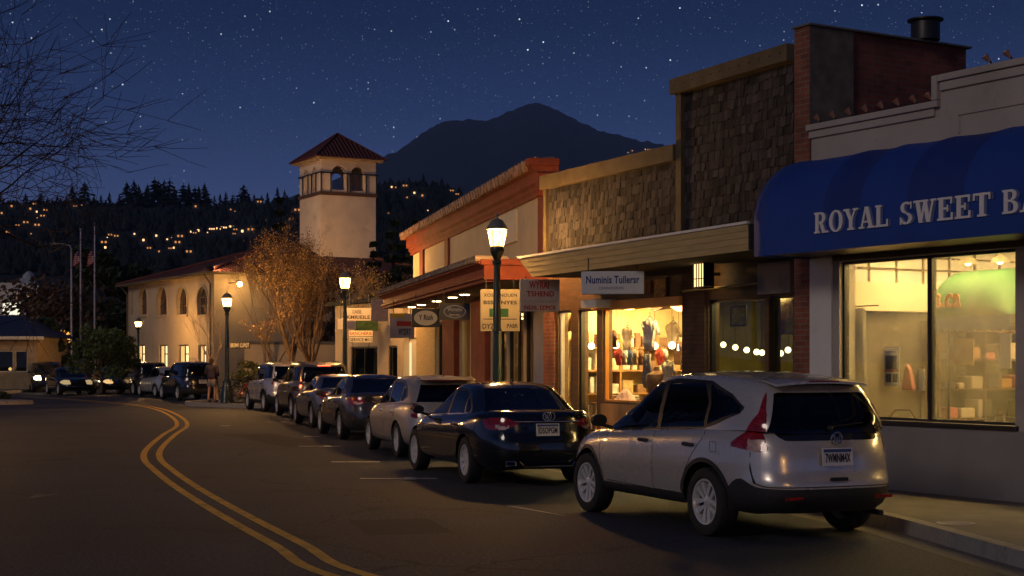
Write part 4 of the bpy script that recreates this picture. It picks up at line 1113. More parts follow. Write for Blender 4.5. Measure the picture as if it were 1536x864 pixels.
def window(parent, x0, x1, z0, z1, y, frm, gls, mull=(), bars=(), fw=.05, fd=.08, name='window'):
    mb = MB()
    mb.box(x0, x0+fw, y, y+fd, z0, z1); mb.box(x1-fw, x1, y, y+fd, z0, z1)
    mb.box(x0+fw, x1-fw, y, y+fd, z0, z0+fw); mb.box(x0+fw, x1-fw, y, y+fd, z1-fw, z1)
    for t in mull: mb.box(t-fw/2, t+fw/2, y+.003, y+fd-.003, z0+fw, z1-fw)
    for t in bars: mb.box(x0+fw, x1-fw, y+.006, y+fd-.006, t-fw*.4, t+fw*.4)
    f = mb.build(name, frm, parent)
    g_ = MB(); g_.add([(x0+fw,y+fd/2,z0+fw),(x1-fw,y+fd/2,z0+fw),(x1-fw,y+fd/2,z1-fw),(x0+fw,y+fd/2,z1-fw)], [(0,1,2,3)])
    g_.build('pane', gls, f); return f
def room(parent, x0, x1, y0, y1, z0, z1, wallm, floorm, ceilm):
    """open towards the street"""
    mb = MB(); e = .05
    mb.box(x0-e, x0, y0, y1, z0, z1); mb.box(x1, x1+e, y0, y1, z0, z1); mb.box(x0, x1, y1, y1+e, z0, z1)
    mb.build('interior_wall', wallm, parent)
    mb = MB(); mb.box(x0, x1, y0, y1, z0-e, z0); mb.build('interior_floor', floorm, parent)
    mb = MB(); mb.box(x0, x1, y0, y1, z1, z1+e); mb.build('interior_ceiling', ceilm, parent)
def uvroof(mb_faces, name, material, parent):
    """faces: list of 3-4 corner loops, first edge is the eave; uv in metres"""
    me = bpy.data.meshes.new(name); V = []; Fc = []; UV = []
    for lp in mb_faces:
        b = len(V); V += lp; Fc.append(tuple(range(b, b+len(lp))))
        a = Vector(lp[0]); u = (Vector(lp[1])-a).normalized(); n_ = (Vector(lp[1])-a).cross(Vector(lp[-1])-a).normalized(); v_ = n_.cross(u)
        UV += [((Vector(p)-a).dot(u), (Vector(p)-a).dot(v_)) for p in lp]
    me.from_pydata(V, [], Fc); l = me.uv_layers.new(name='uv')
    for i, q in enumerate(UV): l.data[i].uv = q
    me.materials.append(material); o = bpy.data.objects.new(name, me); COL.objects.link(o)
    if parent: o.parent = parent
    return o
M['rtile'] = rooftile('roof_tiles', (.14,.035,.025), (.085,.022,.018))

# ------------------------------------------------------------------ slab serif lettering
def slab(ch):
    """primitives of (x,z) polygons, cap height 1; returns polys, width"""
    P = []; s, th, sf = .21, .10, .09
    def q(x0,x1,z0,z1): P.append([(x0,z0),(x1,z0),(x1,z1),(x0,z1)])
    def dg(xb,xt,w,z0=0.0,z1=1.0): P.append([(xb,z0),(xb+w,z0),(xt+w,z1),(xt,z1)])
    def arc(cx,cz,rx,rz,a0,a1,wx,wz,n=14):
        for k in range(n):
            A, B = R(a0+(a1-a0)*k/n), R(a0+(a1-a0)*(k+1)/n)
            P.append([(cx+rx*math.cos(A),cz+rz*math.sin(A)),(cx+rx*math.cos(B),cz+rz*math.sin(B)),(cx+(rx-wx)*math.cos(B),cz+(rz-wz)*math.sin(B)),(cx+(rx-wx)*math.cos(A),cz+(rz-wz)*math.sin(A))])
    def stem(x, top=True, bot=True):
        q(x, x+s, 0, 1)
        if top: q(x-.08, x+s+.08, 1-sf, 1)
        if bot: q(x-.08, x+s+.08, 0, sf)
    if ch == 'R': stem(.08); q(.2,.45,1-th,1); q(.2,.45,.46,.46+th); arc(.44,.73,.30,.27,-90,90,s,th); dg(.56,.36,.2,0,.48); q(.54,.92,0,sf); return P,.92
    if ch == 'O': arc(.43,.5,.43,.52,0,360,.22,.09,32); return P,.86
    if ch == 'Y': dg(.36,.06,.22,.42,1); dg(.42,.68,.11,.42,1); q(.34,.55,0,.46); q(.24,.65,0,sf); q(-.02,.36,1-sf,1); q(.58,.90,1-sf,1); return P,.90
    if ch == 'A': dg(.08,.36,.11); dg(.62,.34,.22); q(.2,.68,.27,.27+.08); q(-.02,.30,0,sf); q(.52,.94,0,sf); return P,.92
    if ch == 'L': stem(.08); q(.1,.72,0,th); P.append([(.62,0),(.74,0),(.74,.34),(.66,.34)]); return P,.76
    if ch == 'S': arc(.36,.745,.30,.265,40,270,.19,.09); arc(.36,.255,.32,.265,-220+85,90,.20,.09); arc(.36,.255,.32,.265,180,225,.13,.09,5); q(.03,.10,0,.34); q(.58,.64,.68,1); return P,.72
    if ch == 'W': dg(.24,.05,.2); dg(.30,.50,.10); dg(.62,.44,.2); dg(.70,.92,.10); q(-.04,.34,1-sf,1); q(.36,.72,1-sf,1); q(.84,1.12,1-sf,1); return P,1.12
    if ch == 'E': stem(.08); q(.1,.74,0,th); q(.1,.72,1-th,1); q(.1,.50,.46,.46+th); q(.66,.76,0,.32); q(.64,.73,.70,1); q(.46,.53,.36,.66); return P,.80
    if ch == 'T': q(.32,.53,0,1); q(.22,.63,0,sf); q(.02,.84,1-th,1); q(.02,.10,.70,1); q(.76,.84,.70,1); return P,.88
    if ch == 'B': stem(.08); q(.2,.5,1-th,1); q(.2,.5,.48,.48+th); q(.2,.5,0,th); arc(.46,.77,.28,.23,-90,90,s,th); arc(.48,.27,.33,.27,-90,90,s+.02,th); return P,.86
    if ch == 'K': stem(.08); dg(.3,.62,.11,.42,1); dg(.60,.32,.22,0,.55); q(.52,.9,1-sf,1); q(.52,.94,0,sf); return P,.94
    return P,.38
def slab_text(mb, txt, x0, z0, h, y, wid=None, m=0, depth=.006):
    adv = []; x = 0
    for c in txt: p, wd = slab(c); adv.append((x, p)); x += wd+.07
    sx = h if wid is None else wid/(x-.07)
    i = 0
    for ox, ps in adv:
        for p in ps:
            i += 1
            mb.prism([(x0+(ox+a)*sx, z0+b*h) for a, b in p], y-depth-(i % 23)*.00025, y, m)

# ------------------------------------------------------------------ bakery (right)
FB = Frame(3.97, 20.55, 31)
bk = thing('bakery_building', 'pale stucco bakery shop with a large blue awning and wide glass front at the right', 'shop', (FB.ox, FB.oy, 0), FB.a)
T = FB.t; LT = 9.0
t1, t2, t3, t4 = T(1259), T(1389), T(1394.5), T(1523)
zt, zbm = 3.04, 1.015
stp = FB.t(1411)
mb = MB()
W2 = t4+.25
outer = [(0,.15),(LT,.15),(LT,5.1),(stp,5.1),(stp,4.80),(0,4.80)]
wall_holes(mb, outer, [rect(t1, t4, zbm, zt), rect(W2+.35, W2+2.6, zbm, zt)], 0, .28)
mb.box(0.0, .28, .281, 7.9, .15, 4.3); mb.box(LT-.28, LT, .281, 7.9, .15, 4.3); mb.box(0, LT, 7.901, 8.1, .15, 4.3)
mb.build('wall', M['stucco'], bk)
mb = MB(); mb.box(.28, LT-.28, .281, 7.9, 4.1, 4.25); mb.build('roof', M['felt'], bk)
mb = MB()    # cap moulding with its step, and the sunk panel lines below
mb.box(-.04, stp, -.07, .34, 4.80, 4.88); mb.box(-.02, stp-.08, -.035, -.001, 4.70, 4.797)
mb.box(stp-.09, stp-.002, -.07, .34, 4.883, 5.18); mb.box(stp, LT+.04, -.07, .34, 5.10, 5.18)
mb.box(stp+.01, LT, -.035, -.001, 4.99, 5.097)
mb.box(stp+.28, LT, -.018, -.001, 4.66, 4.70); mb.box(stp+.28, stp+.31, -.018, -.001, 4.45, 4.658)
mb.build('parapet_moulding', M['stucco'], bk, bevel=.012)
mb = MB(); mb.box(.0, t1-.12, -.035, -.001, .15, 3.15); mb.build('pilaster', M['white'], bk, bevel=.006)
mb = MB(); mb.box(t1-.12, W2, -.02, -.001, .15, zbm-.06); mb.build('base_panel', M['stucco_low'], bk)
mb = MB(); mb.box(t1-.05, t4+.05, -.05, .02, zbm-.06, zbm-.001); mb.build('window_sill', M['blk'], bk, bevel=.005)
mb = MB(); mb.box(t1-.1, W2+.1, -.03, -.002, zt+.01, zt+.12); mb.build('window_head', M['ochre2'], bk)
window(bk, t1, t2, zbm, zt, .06, M['blk'], M['bakeglass'], fw=.035)
window(bk, t2+.002, t4, zbm, zt, .06, M['blk'], M['bakeglass'], fw=.035)
window(bk, W2+.35, W2+2.6, zbm, zt, .06, M['blk'], M['bakeglass'], fw=.035)
M['bk_in'] = mat('bakery_wall', (.15,.125,.09), .9, var=.3, scale=1); M['bk_fl'] = mat('bakery_floor', (.18,.14,.1), .5)
room(bk, .3, LT-.3, .30, 5.2, .2, 3.35, M['bk_in'], M['bk_fl'], mat('bakery_ceiling', (.75,.66,.46), .9))
M['tube'] = emis('ceiling_tube', (1,.70,.28), 62.0)
mb = MB(); mb.box(.9, 3.4, 1.0, 1.25, 3.28, 3.33); mb.build('ceiling_light', M['tube'], bk)
mb = MB(); mb.box(1.2, 3.4, 3.2, 3.5, 3.28, 3.33); mb.build('ceiling_light', M['tube'], bk)
mb = MB(); mb.box(.302, .45, .31, 5.1, 2.42, 2.80); mb.box(.451, LT-.4, 4.7, 5.19, 2.42, 2.80); mb.build('bulkhead', M['creamp'], bk)
mb = MB()  # bars and white panel imitate reflected windows and branches
for k in range(9): mb.box(.302, .33, .7+k*.5, .74+k*.5, 2.81, 3.34)
for z in (2.98, 3.15): mb.box(.335, .35, .5, 5.1, z, z+.025)
mb.build('reflection_bars', M['ochre2'], bk)
mb = MB(); mb.box(.302, .32, .4, 5.15, 2.803, 3.348); mb.build('reflection_panel', M['white'], bk)
mb = MB(); mb.box(4.2, 8.2, 2.2, 2.5, 3.28, 3.33); mb.build('ceiling_light', M['tube'], bk)
# blue awning: quarter-round hood, alternate bays a darker blue
def awn_prof(n=14):
    p = [(-1.0, 3.10), (-1.0, 3.55)]
    for k in range(1, n+1):
        a = math.pi/2*k/n; p.append((-1.0*math.cos(a)**1.0, 3.55+.85*math.sin(a)))
    p[-1] = (-.005, 4.40); return p
pf = awn_prof(); mb = MB(); aL, aR = T(1131,-1.0), 9.6
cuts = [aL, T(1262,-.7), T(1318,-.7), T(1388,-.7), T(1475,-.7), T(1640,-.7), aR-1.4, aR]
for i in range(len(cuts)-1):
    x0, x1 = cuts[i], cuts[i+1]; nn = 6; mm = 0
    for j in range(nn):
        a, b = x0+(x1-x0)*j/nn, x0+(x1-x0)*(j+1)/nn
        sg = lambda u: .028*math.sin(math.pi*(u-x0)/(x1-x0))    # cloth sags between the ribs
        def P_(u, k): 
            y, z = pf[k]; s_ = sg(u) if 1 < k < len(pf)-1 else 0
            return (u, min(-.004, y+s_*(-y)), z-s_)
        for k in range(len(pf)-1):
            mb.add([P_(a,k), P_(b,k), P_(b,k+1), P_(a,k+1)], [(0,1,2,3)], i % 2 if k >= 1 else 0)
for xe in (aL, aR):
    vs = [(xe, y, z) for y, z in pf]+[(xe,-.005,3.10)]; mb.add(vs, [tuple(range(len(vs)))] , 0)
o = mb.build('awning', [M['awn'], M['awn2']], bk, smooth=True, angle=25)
md = o.modifiers.new('weld', 'WELD'); md.merge_threshold = .002
aw = o
mb = MB(); mb.box(aL+.01, aR-.01, -.995, -.006, 3.12, 3.14); mb.build('awning_soffit', M['blk'], aw)
lx0, lx1 = T(1222,-1.01), T(1333,-1.01); sx0, sx1 = T(1350,-1.01), T(1488,-1.01); bx0 = T(1504,-1.01)
zl, hl = 3.315, .255
for nm, mt, dx_, dz_, yy in (('lettering_shadow', M['letter_sh'], .035, -.004, -1.003), ('lettering', M['letter'], 0, 0, -1.014)):
    for wd_, xa, ww in (('ROYAL', lx0, lx1-lx0), ('SWEET', sx0, sx1-sx0), ('BAKERY', bx0, (lx1-lx0)*1.2)):
        mb = MB(); slab_text(mb, wd_, xa+dx_, zl+dz_, hl, yy, ww); mb.build(nm, mt, aw)
# small lamps along the parapet
pl = None
def parapet_lamp(t, z, lab, up=.0):
    r_ = thing('parapet_lamp', lab, 'lamp', FB.w(t, .1, z), FB.a, 'small lamps along the bakery parapet')
    b = MB(); b.tube([(0,-.12,-.01),(-.01,-.14,.03),(-.03,-.15,.06)], .012, 6); b.build('bracket', M['blk'], r_)
    b = MB(); b.lathe([(.015,0),(.042,.08),(.046,.09)], (-.02,-.14,.03), 12, Matrix.Rotation(R(35), 3, 'X')@Matrix.Rotation(R(-20), 3, 'Y')); b.build('lamp_shade', mat('copper', (.65,.33,.18), .4, .6) if 'copper' not in bpy.data.materials else bpy.data.materials['copper'], r_, smooth=True)
for i, px in enumerate((1234,1257,1281,1306,1330,1354,1379,1402)):
    parapet_lamp(T(px), 4.88, 'small copper lamp on the lower step of the bakery parapet')
for px in (1490,1521,1560): parapet_lamp(T(px), 5.18, 'small copper lamp on the higher step of the bakery parapet')
# roof-top sign box at the far right
t_ = T(1527)
rs = thing('roof_sign', 'tan framed sign box with round emblem standing on the bakery roof', 'sign', FB.w(t_, .6, 5.15), FB.a)
zz = FB.z(1527, 38, .6)-5.15; z0_ = FB.z(1527, 86, .6)-5.15
mb = MB(); mb.box(0,1.0,0,.12,z0_,zz); mb.box(.2,.26,.03,.09,-.9,z0_-.001); mb.box(.74,.8,.03,.09,-.9,z0_-.001); mb.build('frame', M['stucco'], rs, bevel=.01)
mb = MB(); mb.box(.06,.94,-.012,-.002,z0_+.05,zz-.05); f_ = mb.build('panel', M['dark'], rs)
mb = MB(); mb.lathe([(.14,0),(.15,.012),(.11,.012),(.10,0)], (.28,-.014,(z0_+zz)/2), 20, Matrix.Rotation(R(90),3,'X')); mb.build('emblem', M['ochre'], f_)

# things inside the bakery; the green canopy stands in for a reflected awning
M['gcanvas'] = mat('green_canvas', (.020,.085,.026), .8, var=.15, scale=2); M['bcanvas'] = mat('blue_valance', (.04,.08,.20), .8, var=.2)
gc = thing('reflected_canopy', 'green dome canopy with orange lettering and a blue scalloped edge behind the right bakery pane', 'canopy', FB.w(0,0,0), FB.a)
yo = 1.0; gx0, gx1 = T(1394, yo), T(1516, yo); gz1, gz0 = FB.z(1450,400,yo), FB.z(1450,474,yo)
mb = MB(); n_ = 24; vs = []; 
for j in range(9):
    v_ = j/8
    for i in range(n_+1):
        u = i/n_; topz = gz1-(max(0,(u-.55)/.45)**2.2)*(gz1-gz0)*.93
        zz = gz0+(topz-gz0)*math.sin(v_*math.pi/2)
        vs.append((gx0+(gx1-gx0)*u, yo+.75*(1-math.cos(v_*math.pi/2))+.02*math.sin(u*19), zz))
mb.add(vs, [(j*(n_+1)+i, j*(n_+1)+i+1, (j+1)*(n_+1)+i+1, (j+1)*(n_+1)+i) for j in range(8) for i in range(n_)])
o = mb.build('canopy_cloth', M['gcanvas'], gc, smooth=True); o.modifiers.new('s','SOLIDIFY').thickness = .02
mb = MB(); vb = FB.z(1450,497,yo); N_ = 12
for i in range(N_):
    a, b = gx0+(gx1-gx0)*i/N_, gx0+(gx1-gx0)*(i+1)/N_; c = (a+b)/2; r_ = (b-a)/2
    mb.prism([(a,gz0-.003),(a,vb+r_*.6)]+[(c-r_*math.cos(math.pi*k/6)*.999, vb+r_*.6-r_*.6*math.sin(math.pi*k/6)) for k in range(1,6)]+[(b,vb+r_*.6),(b,gz0-.003)], yo-.012, yo-.002)
mb.build('valance', M['bcanvas'], gc)
mb = MB(); mb.text('s.ca', T(1402,yo-.03), FB.z(1420,462,yo), T(1441,yo-.03)-T(1402,yo-.03), FB.z(1420,441,yo)-FB.z(1420,462,yo), yo-.03, .01, bold=.03)
mb.build('lettering', mat('orange_letter', (.75,.25,.06), .7), gc)
mb = MB()
for x in (gx0+.05, gx1-.05): mb.tube([(x,yo+.3,.2),(x,yo+.3,gz0+.05)], .02, 6)
mb.build('pole', M['blk'], gc)
def flat_thing(name, label, cat, fr_, px0, px1, py0, py1, off, material, group=None, thick=.012, frame=None):
    x0, x1 = fr_.t(px0,off), fr_.t(px1,off); z1, z0 = fr_.z((px0+px1)/2,py0,off), fr_.z((px0+px1)/2,py1,off)
    r_ = thing(name, label, cat, fr_.w((x0+x1)/2, off, z0), fr_.a, group); hw = (x1-x0)/2; h = z1-z0
    MB().box(-hw, hw, -thick, 0, 0, h).build('panel', material, r_)
    if frame:
        mb = MB(); q = .03
        mb.box(-hw-q,-hw,-thick-.01,.01,-q,h+q); mb.box(hw,hw+q,-thick-.01,.01,-q,h+q); mb.box(-hw,hw,-thick-.01,.01,-q,0-.001); mb.box(-hw,hw,-thick-.01,.01,h+.001,h+q)
        mb.build('frame', frame, r_)
    return r_, hw, h
r_, hw, h = flat_thing('poster', 'white poster with a dark picture and red band taped inside the left bakery pane', 'poster', FB, 1327, 1349, 521, 578, .16, M['white'], thick=.004)
mb = MB(); mb.box(-hw*.85,hw*.7,-.007,-.0045,h*.42,h*.78,0); mb.box(-hw,hw*.9,-.007,-.0045,h*.36,h*.41,1); mb.box(-hw*.8,-.01,-.007,-.0045,h*.08,h*.30,0); mb.box(.02,hw*.8,-.007,-.0045,h*.08,h*.30,0)
mb.box(-hw*.8,hw*.3,-.007,-.0045,h*.86,h*.90,2)
mb.build('print', [mat('dark_print',(.02,.03,.04),.6), mat('red_print',(.45,.04,.02),.6), mat('blue_print',(.05,.12,.4),.6)], r_)
flat_thing('notice', 'tan paper notice with faint figures hung inside the right bakery pane', 'notice', FB, 1432, 1461, 508, 547, .9, mat('tan_paper', (.42,.26,.12), .9, var=.3, scale=9))
flat_thing('notice', 'tall white paper notice at the right edge of the bakery glass', 'notice', FB, 1500, 1517, 500, 553, .5, M['white'])
flat_thing('reflection_board', 'pale menu board with warm lettering rows high on the bakery back wall', 'menu board', FB, 1264, 1380, 392, 428, 3.6, M['creamp'])  # pale board stands in for windows reflected in the glass
# pastry shelves along the left wall of the bakery, with loaves and boxes
bs = thing('pastry_shelf', 'dark shelf unit stacked with loaves and boxes behind the left bakery pane', 'shelf', FB.w(.32, 4.3, .2), FB.a-R(90))
mb = MB(); [mb.box(0,2.6,0,.34,z,z+.025) for z in (.35,.75,1.15,1.55,1.95)]; [mb.box(x-.015,x+.015,0,.34,.0,2.1) for x in (.0,.87,1.73,2.6)]; mb.build('frame', M['wood'], bs)
rn = random.Random(8); bm_ = [mat('loaf', (.32,.17,.06), .8, var=.3, scale=9), mat('cake_box', (.45,.38,.30), .7), mat('dark_tin', (.06,.05,.05), .5), mat('pink_box', (.45,.16,.15), .7)]
for z in (.375,.775,1.175,1.575):
    mb = MB(); x = .06
    while x < 2.4:
        w_ = rn.uniform(.10,.30); hh = rn.uniform(.08,.27); mb.box(x, x+w_, .04, .3, z, z+hh, rn.randrange(4)); x += w_+rn.uniform(.02,.14)
    mb.build('goods', bm_, bs, bevel=.02)
cu_ = thing('curtain', 'thin grey curtain hanging at the left end of the bakery glass', 'curtain', FB.w(T(1285,.35), .35, 1.0), FB.a)
mb = MB(); V = []
for j in range(9):
    for i in range(25): u = i/24; V.append(((u-.5)*(.30+.10*(1-j/8)), .03*math.sin(u*38), j/8*1.45))
mb.add(V, [(j*25+i, j*25+i+1, (j+1)*25+i+1, (j+1)*25+i) for j in range(8) for i in range(24)]); mb.build('cloth', mat('grey_curtain', (.28,.25,.20), .9, var=.15), cu_, smooth=True)
mb = MB(); mb.tube([(-.4,0,1.47),(.4,0,1.47)], .01, 6); mb.build('rod', M['blk'], cu_)
pkb = thing('pink_bag', 'pink cloth bag hanging right of the taped poster', 'bag', FB.w(T(1362,.5), .5, FB.z(1362,585,.5)), FB.a)
MB().prism([(-.09,0),(.11,.0),(.05,.26),(-.01,.34),(-.05,.22)], -.03,.03).build('cloth', bm_[3], pkb, bevel=.015)
flat_thing('notice', 'small white card low against the mullion of the left bakery pane', 'notice', FB, 1378, 1387, 553, 586, .16, M['white'], thick=.004)
for i, (px, py, of) in enumerate(((1300,398,1.5),(1340,402,1.5),(1452,388,2.2),(1500,386,2.2))):
    t_ = T(px, of); z_ = FB.z(px, py+8, of)
    o = thing('pendant_lamp', 'cream pendant lamp under the bakery ceiling, %s' % ('first from the left','second from the left','third from the left','rightmost')[i], 'lamp', FB.w(t_, of, z_), FB.a)
    MB().lathe([(.13,0),(.10,.06),(.03,.10),(.02,.14)], (0,0,0), 16).build('lamp_shade', M['creamp'], o, smooth=True); MB().sphere((0,0,.02), .045, 8).build('bulb', emis('pendant_glow', (1,.75,.4), 12) if 'pendant_glow' not in bpy.data.materials else bpy.data.materials['pendant_glow'], o, smooth=True); MB().tube([(0,0,.14),(0,0,max(.16,3.33-z_))], .005, 4).build('cord', M['blk'], o)
ct = thing('display_counter', 'dark glass-topped pastry counter across the back of the bakery', 'counter', FB.w(3.0,2.6,.2), FB.a)
MB().box(-2.4,4.4,0,.7,0,.8).build('cabinet', mat('counter_side', (.07,.06,.055), .5, var=.3), ct, bevel=.01)
MB().box(-2.4,4.4,.02,.68,.801,1.15).build('glass_top', M['tealglass'], ct)
def cafe_chair(x, y, rz, lab):
    r_ = thing('cafe_chair', lab, 'chair', FB.w(x,y,.2), FB.a+rz, 'dark cafe chairs by the bakery window')
    MB().lathe([(.001,.45),(.19,.45),(.2,.47),(.001,.475)], (0,0,0), 16).build('seat', M['wood'], r_)
    mb = MB(); mb.tube([(-.17,.16,.46),(-.18,.2,.8),(-.1,.22,.9),(.1,.22,.9),(.18,.2,.8),(.17,.16,.46)], .014, 6); mb.build('backrest', M['wood'], r_)
    for a, b in ((-.14,-.14),(.14,-.14),(-.14,.14),(.14,.14)): MB().tube([(a,b,.45),(a*1.3,b*1.3,0)], .014, 6).build('leg', M['wood'], r_)
cafe_chair(T(1345,1.0), 1.0, .4, 'dark round-seated cafe chair behind the left bakery pane')
cafe_chair(T(1475,1.1), 1.1, -.5, 'dark round-seated cafe chair behind the right bakery pane')
tb = thing('cafe_table', 'round dark cafe table between the chairs behind the bakery glass', 'table', FB.w(T(1410,1.3),1.3,.2), FB.a)
MB().lathe([(.001,.72),(.34,.72),(.35,.74),(.34,.75),(.001,.75)], (0,0,0), 24).build('table_top', M['wood'], tb, smooth=True); MB().tube([(0,0,0),(0,0,.72)], .03, 8).build('leg', M['blk'], tb)
lp0 = None
for i, (px, py, off) in enumerate(((1310,520,2.2),(1315,536,2.4),(1320,522,2.6),(1306,541,2.2),(1424,538,2.8),(1318,548,2.5))):
    t_ = T(px, off); z_ = FB.z(px, py, off)
    if lp0 is None:
        lp0 = thing('string_bulb', 'tiny warm bulb glowing deep inside the bakery', 'bulb', FB.w(t_,off,z_), FB.a, 'tiny bulbs inside the bakery')
        MB().sphere((0,0,0), .02, 6).build('globe', emis('tiny_bulb', (1,.6,.25), 9), lp0); b_ = MB(); b_.tube([(0,0,.02),(0,0,1.1)], .002, 4); b_.build('cord', M['blk'], lp0)
    else: o = copy_tree(lp0); o.location = FB.w(t_,off,z_)

# ------------------------------------------------------------------ old brick building between the shops
bb = thing('brick_building', 'old red brick party wall and pier rising between the bakery and the shingled shop', 'building', (FB.ox, FB.oy, 0), FB.a)
mb = MB(); p0 = T(1191.5,-.03)
mb.box(p0, -.005, -.03, .5, .15, 6.2); mb.build('pier', M['brick'], bb)
mb = MB(); xr_ = .0
mb.box(p0+.2, -.045, .501, 2.95, .15, 6.2); mb.build('wall', M['brickdark'], bb)
mb = MB(); mb.box(p0-.03, .03, -.06, 3.0, 6.203, 6.235); mb.build('coping', M['conc'], bb, bevel=.01)
mb = MB(); mb.box(p0+.2, -.05, 2.951, 7.5, .15, 5.3); mb.build('rear_wall', M['brickdark'], bb)
mb = MB(); mb.box(-.044,.0, -.028,.75,4.89,6.2); mb.build('corner_stain', mat('stained_render', (.13,.11,.085), .95, var=.35, scale=4), bb)

# the roof vent
vy = 2.15
vt = thing('roof_vent', 'dark round metal roof vent with a flat cap on the brick wall', 'roof vent', FB.w(-.05,vy,6.26), FB.a)
MB().lathe([(.20,-.02),(.20,.22),(.19,.25)], (0,0,0), 18).build('pipe', M['blk'], vt, smooth=True)
MB().lathe([(.001,.255),(.25,.255),(.25,.275),(.10,.29),(.001,.30)], (0,0,0), 20).build('cap', M['blk'], vt, smooth=True)

# ------------------------------------------------------------------ shingled shop (middle)
FS = Frame(.68, 30.4, 25.7); S_ = FS.t
tR = 8.15
sh = thing('shingle_shop', 'dark wood shingled shop with a stepped false front, glowing clothes window and ochre marquee', 'shop', (FS.ox, FS.oy, 0), FS.a)
tm = S_(1020); zlo, zhi = 5.28, 6.42
opn = [(837,857,.45),(867,895,.45),(903,1026,1.02),(1062,1147,.62),(1153,1189,.62)]
zh = 2.72
mb = MB()
wall_holes(mb, [(0,.15),(tR,.15),(tR,zhi),(tm,zhi),(tm,zlo),(0,zlo)], [rect(S_(a), S_(b), c, zh-(.0 if b < 1030 else -.02)) for a, b, c in opn], 0, .22)
mb.box(0,.22,.221,6,.15,zlo-.5); mb.box(tR-.22,tR,.221,6,.15,zlo); mb.box(0,tR,6.001,6.2,.15,zlo-.5)
mb.build('wall', M['wood'], sh)
MB().box(.22,tR-.22,.221,6,4.6,4.7).build('roof', M['felt'], sh)
def shingles(x0, x1, z0, z1, seed):
    rn = random.Random(seed); mb = MB(); ex = .150; z = z0; row = 0
    while z < z1:
        x = x0-(.1 if row % 2 else 0)
        while x < x1:
            w_ = rn.uniform(.06,.17); a, b = max(x0, x)+.003, min(x1, x+w_)-.003; x += w_
            if b-a < .02: continue
            dz = rn.uniform(-.022,.018); zb_ = z+dz; zt_ = min(z1, z+ex+.05); th_ = rn.uniform(.014,.034); j = rn.uniform(0,.004)
            mb.add([(a,-th_-j,zb_),(b,-th_-j,zb_),(b,-.004-j,zt_),(a,-.004-j,zt_),(a,-.001,zb_),(b,-.001,zb_),(b,-.001,zt_),(a,-.001,zt_)],
                   [(0,1,2,3),(0,4,5,1),(0,3,7,4),(1,5,6,2)], 0)
        z += ex; row += 1
    return mb
shingles(.12, tm-.001, 3.65, zlo-.16, 1).build('shingle_cladding', M['shake'], sh); shingles(tm+.17, tR-.02, 3.65, zhi-.22, 2).build('shingle_cladding', M['shake'], sh)
mb = MB()
mb.box(-.05, tm, -.14, .34, zlo-.17, zlo+.10); mb.box(0, .11, -.075, .0-.001, 3.64, zlo-.172)
mb.box(tm-.08, tR, -.16, .34, zhi-.2, zhi+.05); mb.box(tm+.0, tm+.165, -.085, -.001, 3.64, zhi-.203); mb.box(tm-.001, tm+.0, -.05, .22, zlo+.101, zhi-.203)
mb.build('trim_board', M['ochre2'], sh, bevel=.01)
mb = MB()
for i in range(12): mb.sphere((tm+.1+i*.27, -.163, zhi-.07), .012, 5)
mb.build('nail_head', M['dark'], sh)
# street level skins
mb = MB(); x0, x1 = S_(1027.5), S_(1061); mb.box(x0, x1, -.06, -.001, .15, 3.3); mb.build('brown_pier', M['dkbrick'], sh)
mb = MB(); mb.box(-.02, S_(835.5), -.06, -.001, .15, zh-.02); mb.build('brick_pier', M['brick'], sh)
mb = MB(); mb.box(S_(1140,-.05), tR, -.10, -.02, zh+.05, 3.25); mb.build('stucco_band', M['stucco'], sh)
mb = MB(); mb.tube([(S_(1024,-.1),-.09,FS.z(1024,437,-.1)),(S_(1140,-.1),-.09,FS.z(1140,424,-.1))], .02, 6); mb.build('conduit', M['ochre'], sh)
mb = MB(); mb.box(S_(895), S_(1028), -.12, -.002, zh-.03, zh+.12); mb.build('window_header', M['orange'], sh, bevel=.006)
mb = MB(); mb.box(S_(872,-.4), S_(895,-.4), -.42, -.002, zh+.0, zh+.14); mb.build('light_box', M['white'], sh, bevel=.01)
mb = MB(); mb.box(S_(903), S_(1026), -.03, -.002, .16, .98); mb.build('stall_riser', M['oak'], sh)
for i, (a, b, c) in enumerate(opn):
    frm = [M['stucco'], M['blk'], M['orange'], M['blk'], M['blk']][i]
    window(sh, S_(a), S_(b), c, zh if b < 1030 else zh+.02, .05, frm, M['shopglass'] if i < 3 else M['tealglass'], fw=.035)
M['ywall'] = mat('shop_wall_yellow', (.82,.64,.34), .9, var=.3, scale=1.5); M['ofloor'] = mat('shop_floor', (.35,.2,.08), .4)
xm = S_(1044)
def room_poly(parent, P, z0, z1, wallm, floorm, ceilm):
    mb = MB(); n = len(P)
    for i in range(n-1):
        (xa, ya), (xb, yb) = P[i], P[i+1]; dx, dy = xb-xa, yb-ya; l = math.hypot(dx, dy); nx, ny = dy/l*.04, -dx/l*.04
        mb.flat([(xa,ya),(xb,yb),(xb+nx,yb+ny),(xa+nx,ya+ny)], z0, z1)
    mb.build('interior_wall', wallm, parent)
    MB().flat(P, z0-.05, z0-.002).build('interior_floor', floorm, parent); MB().flat(P, z1+.002, z1+.05).build('interior_ceiling', ceilm, parent)
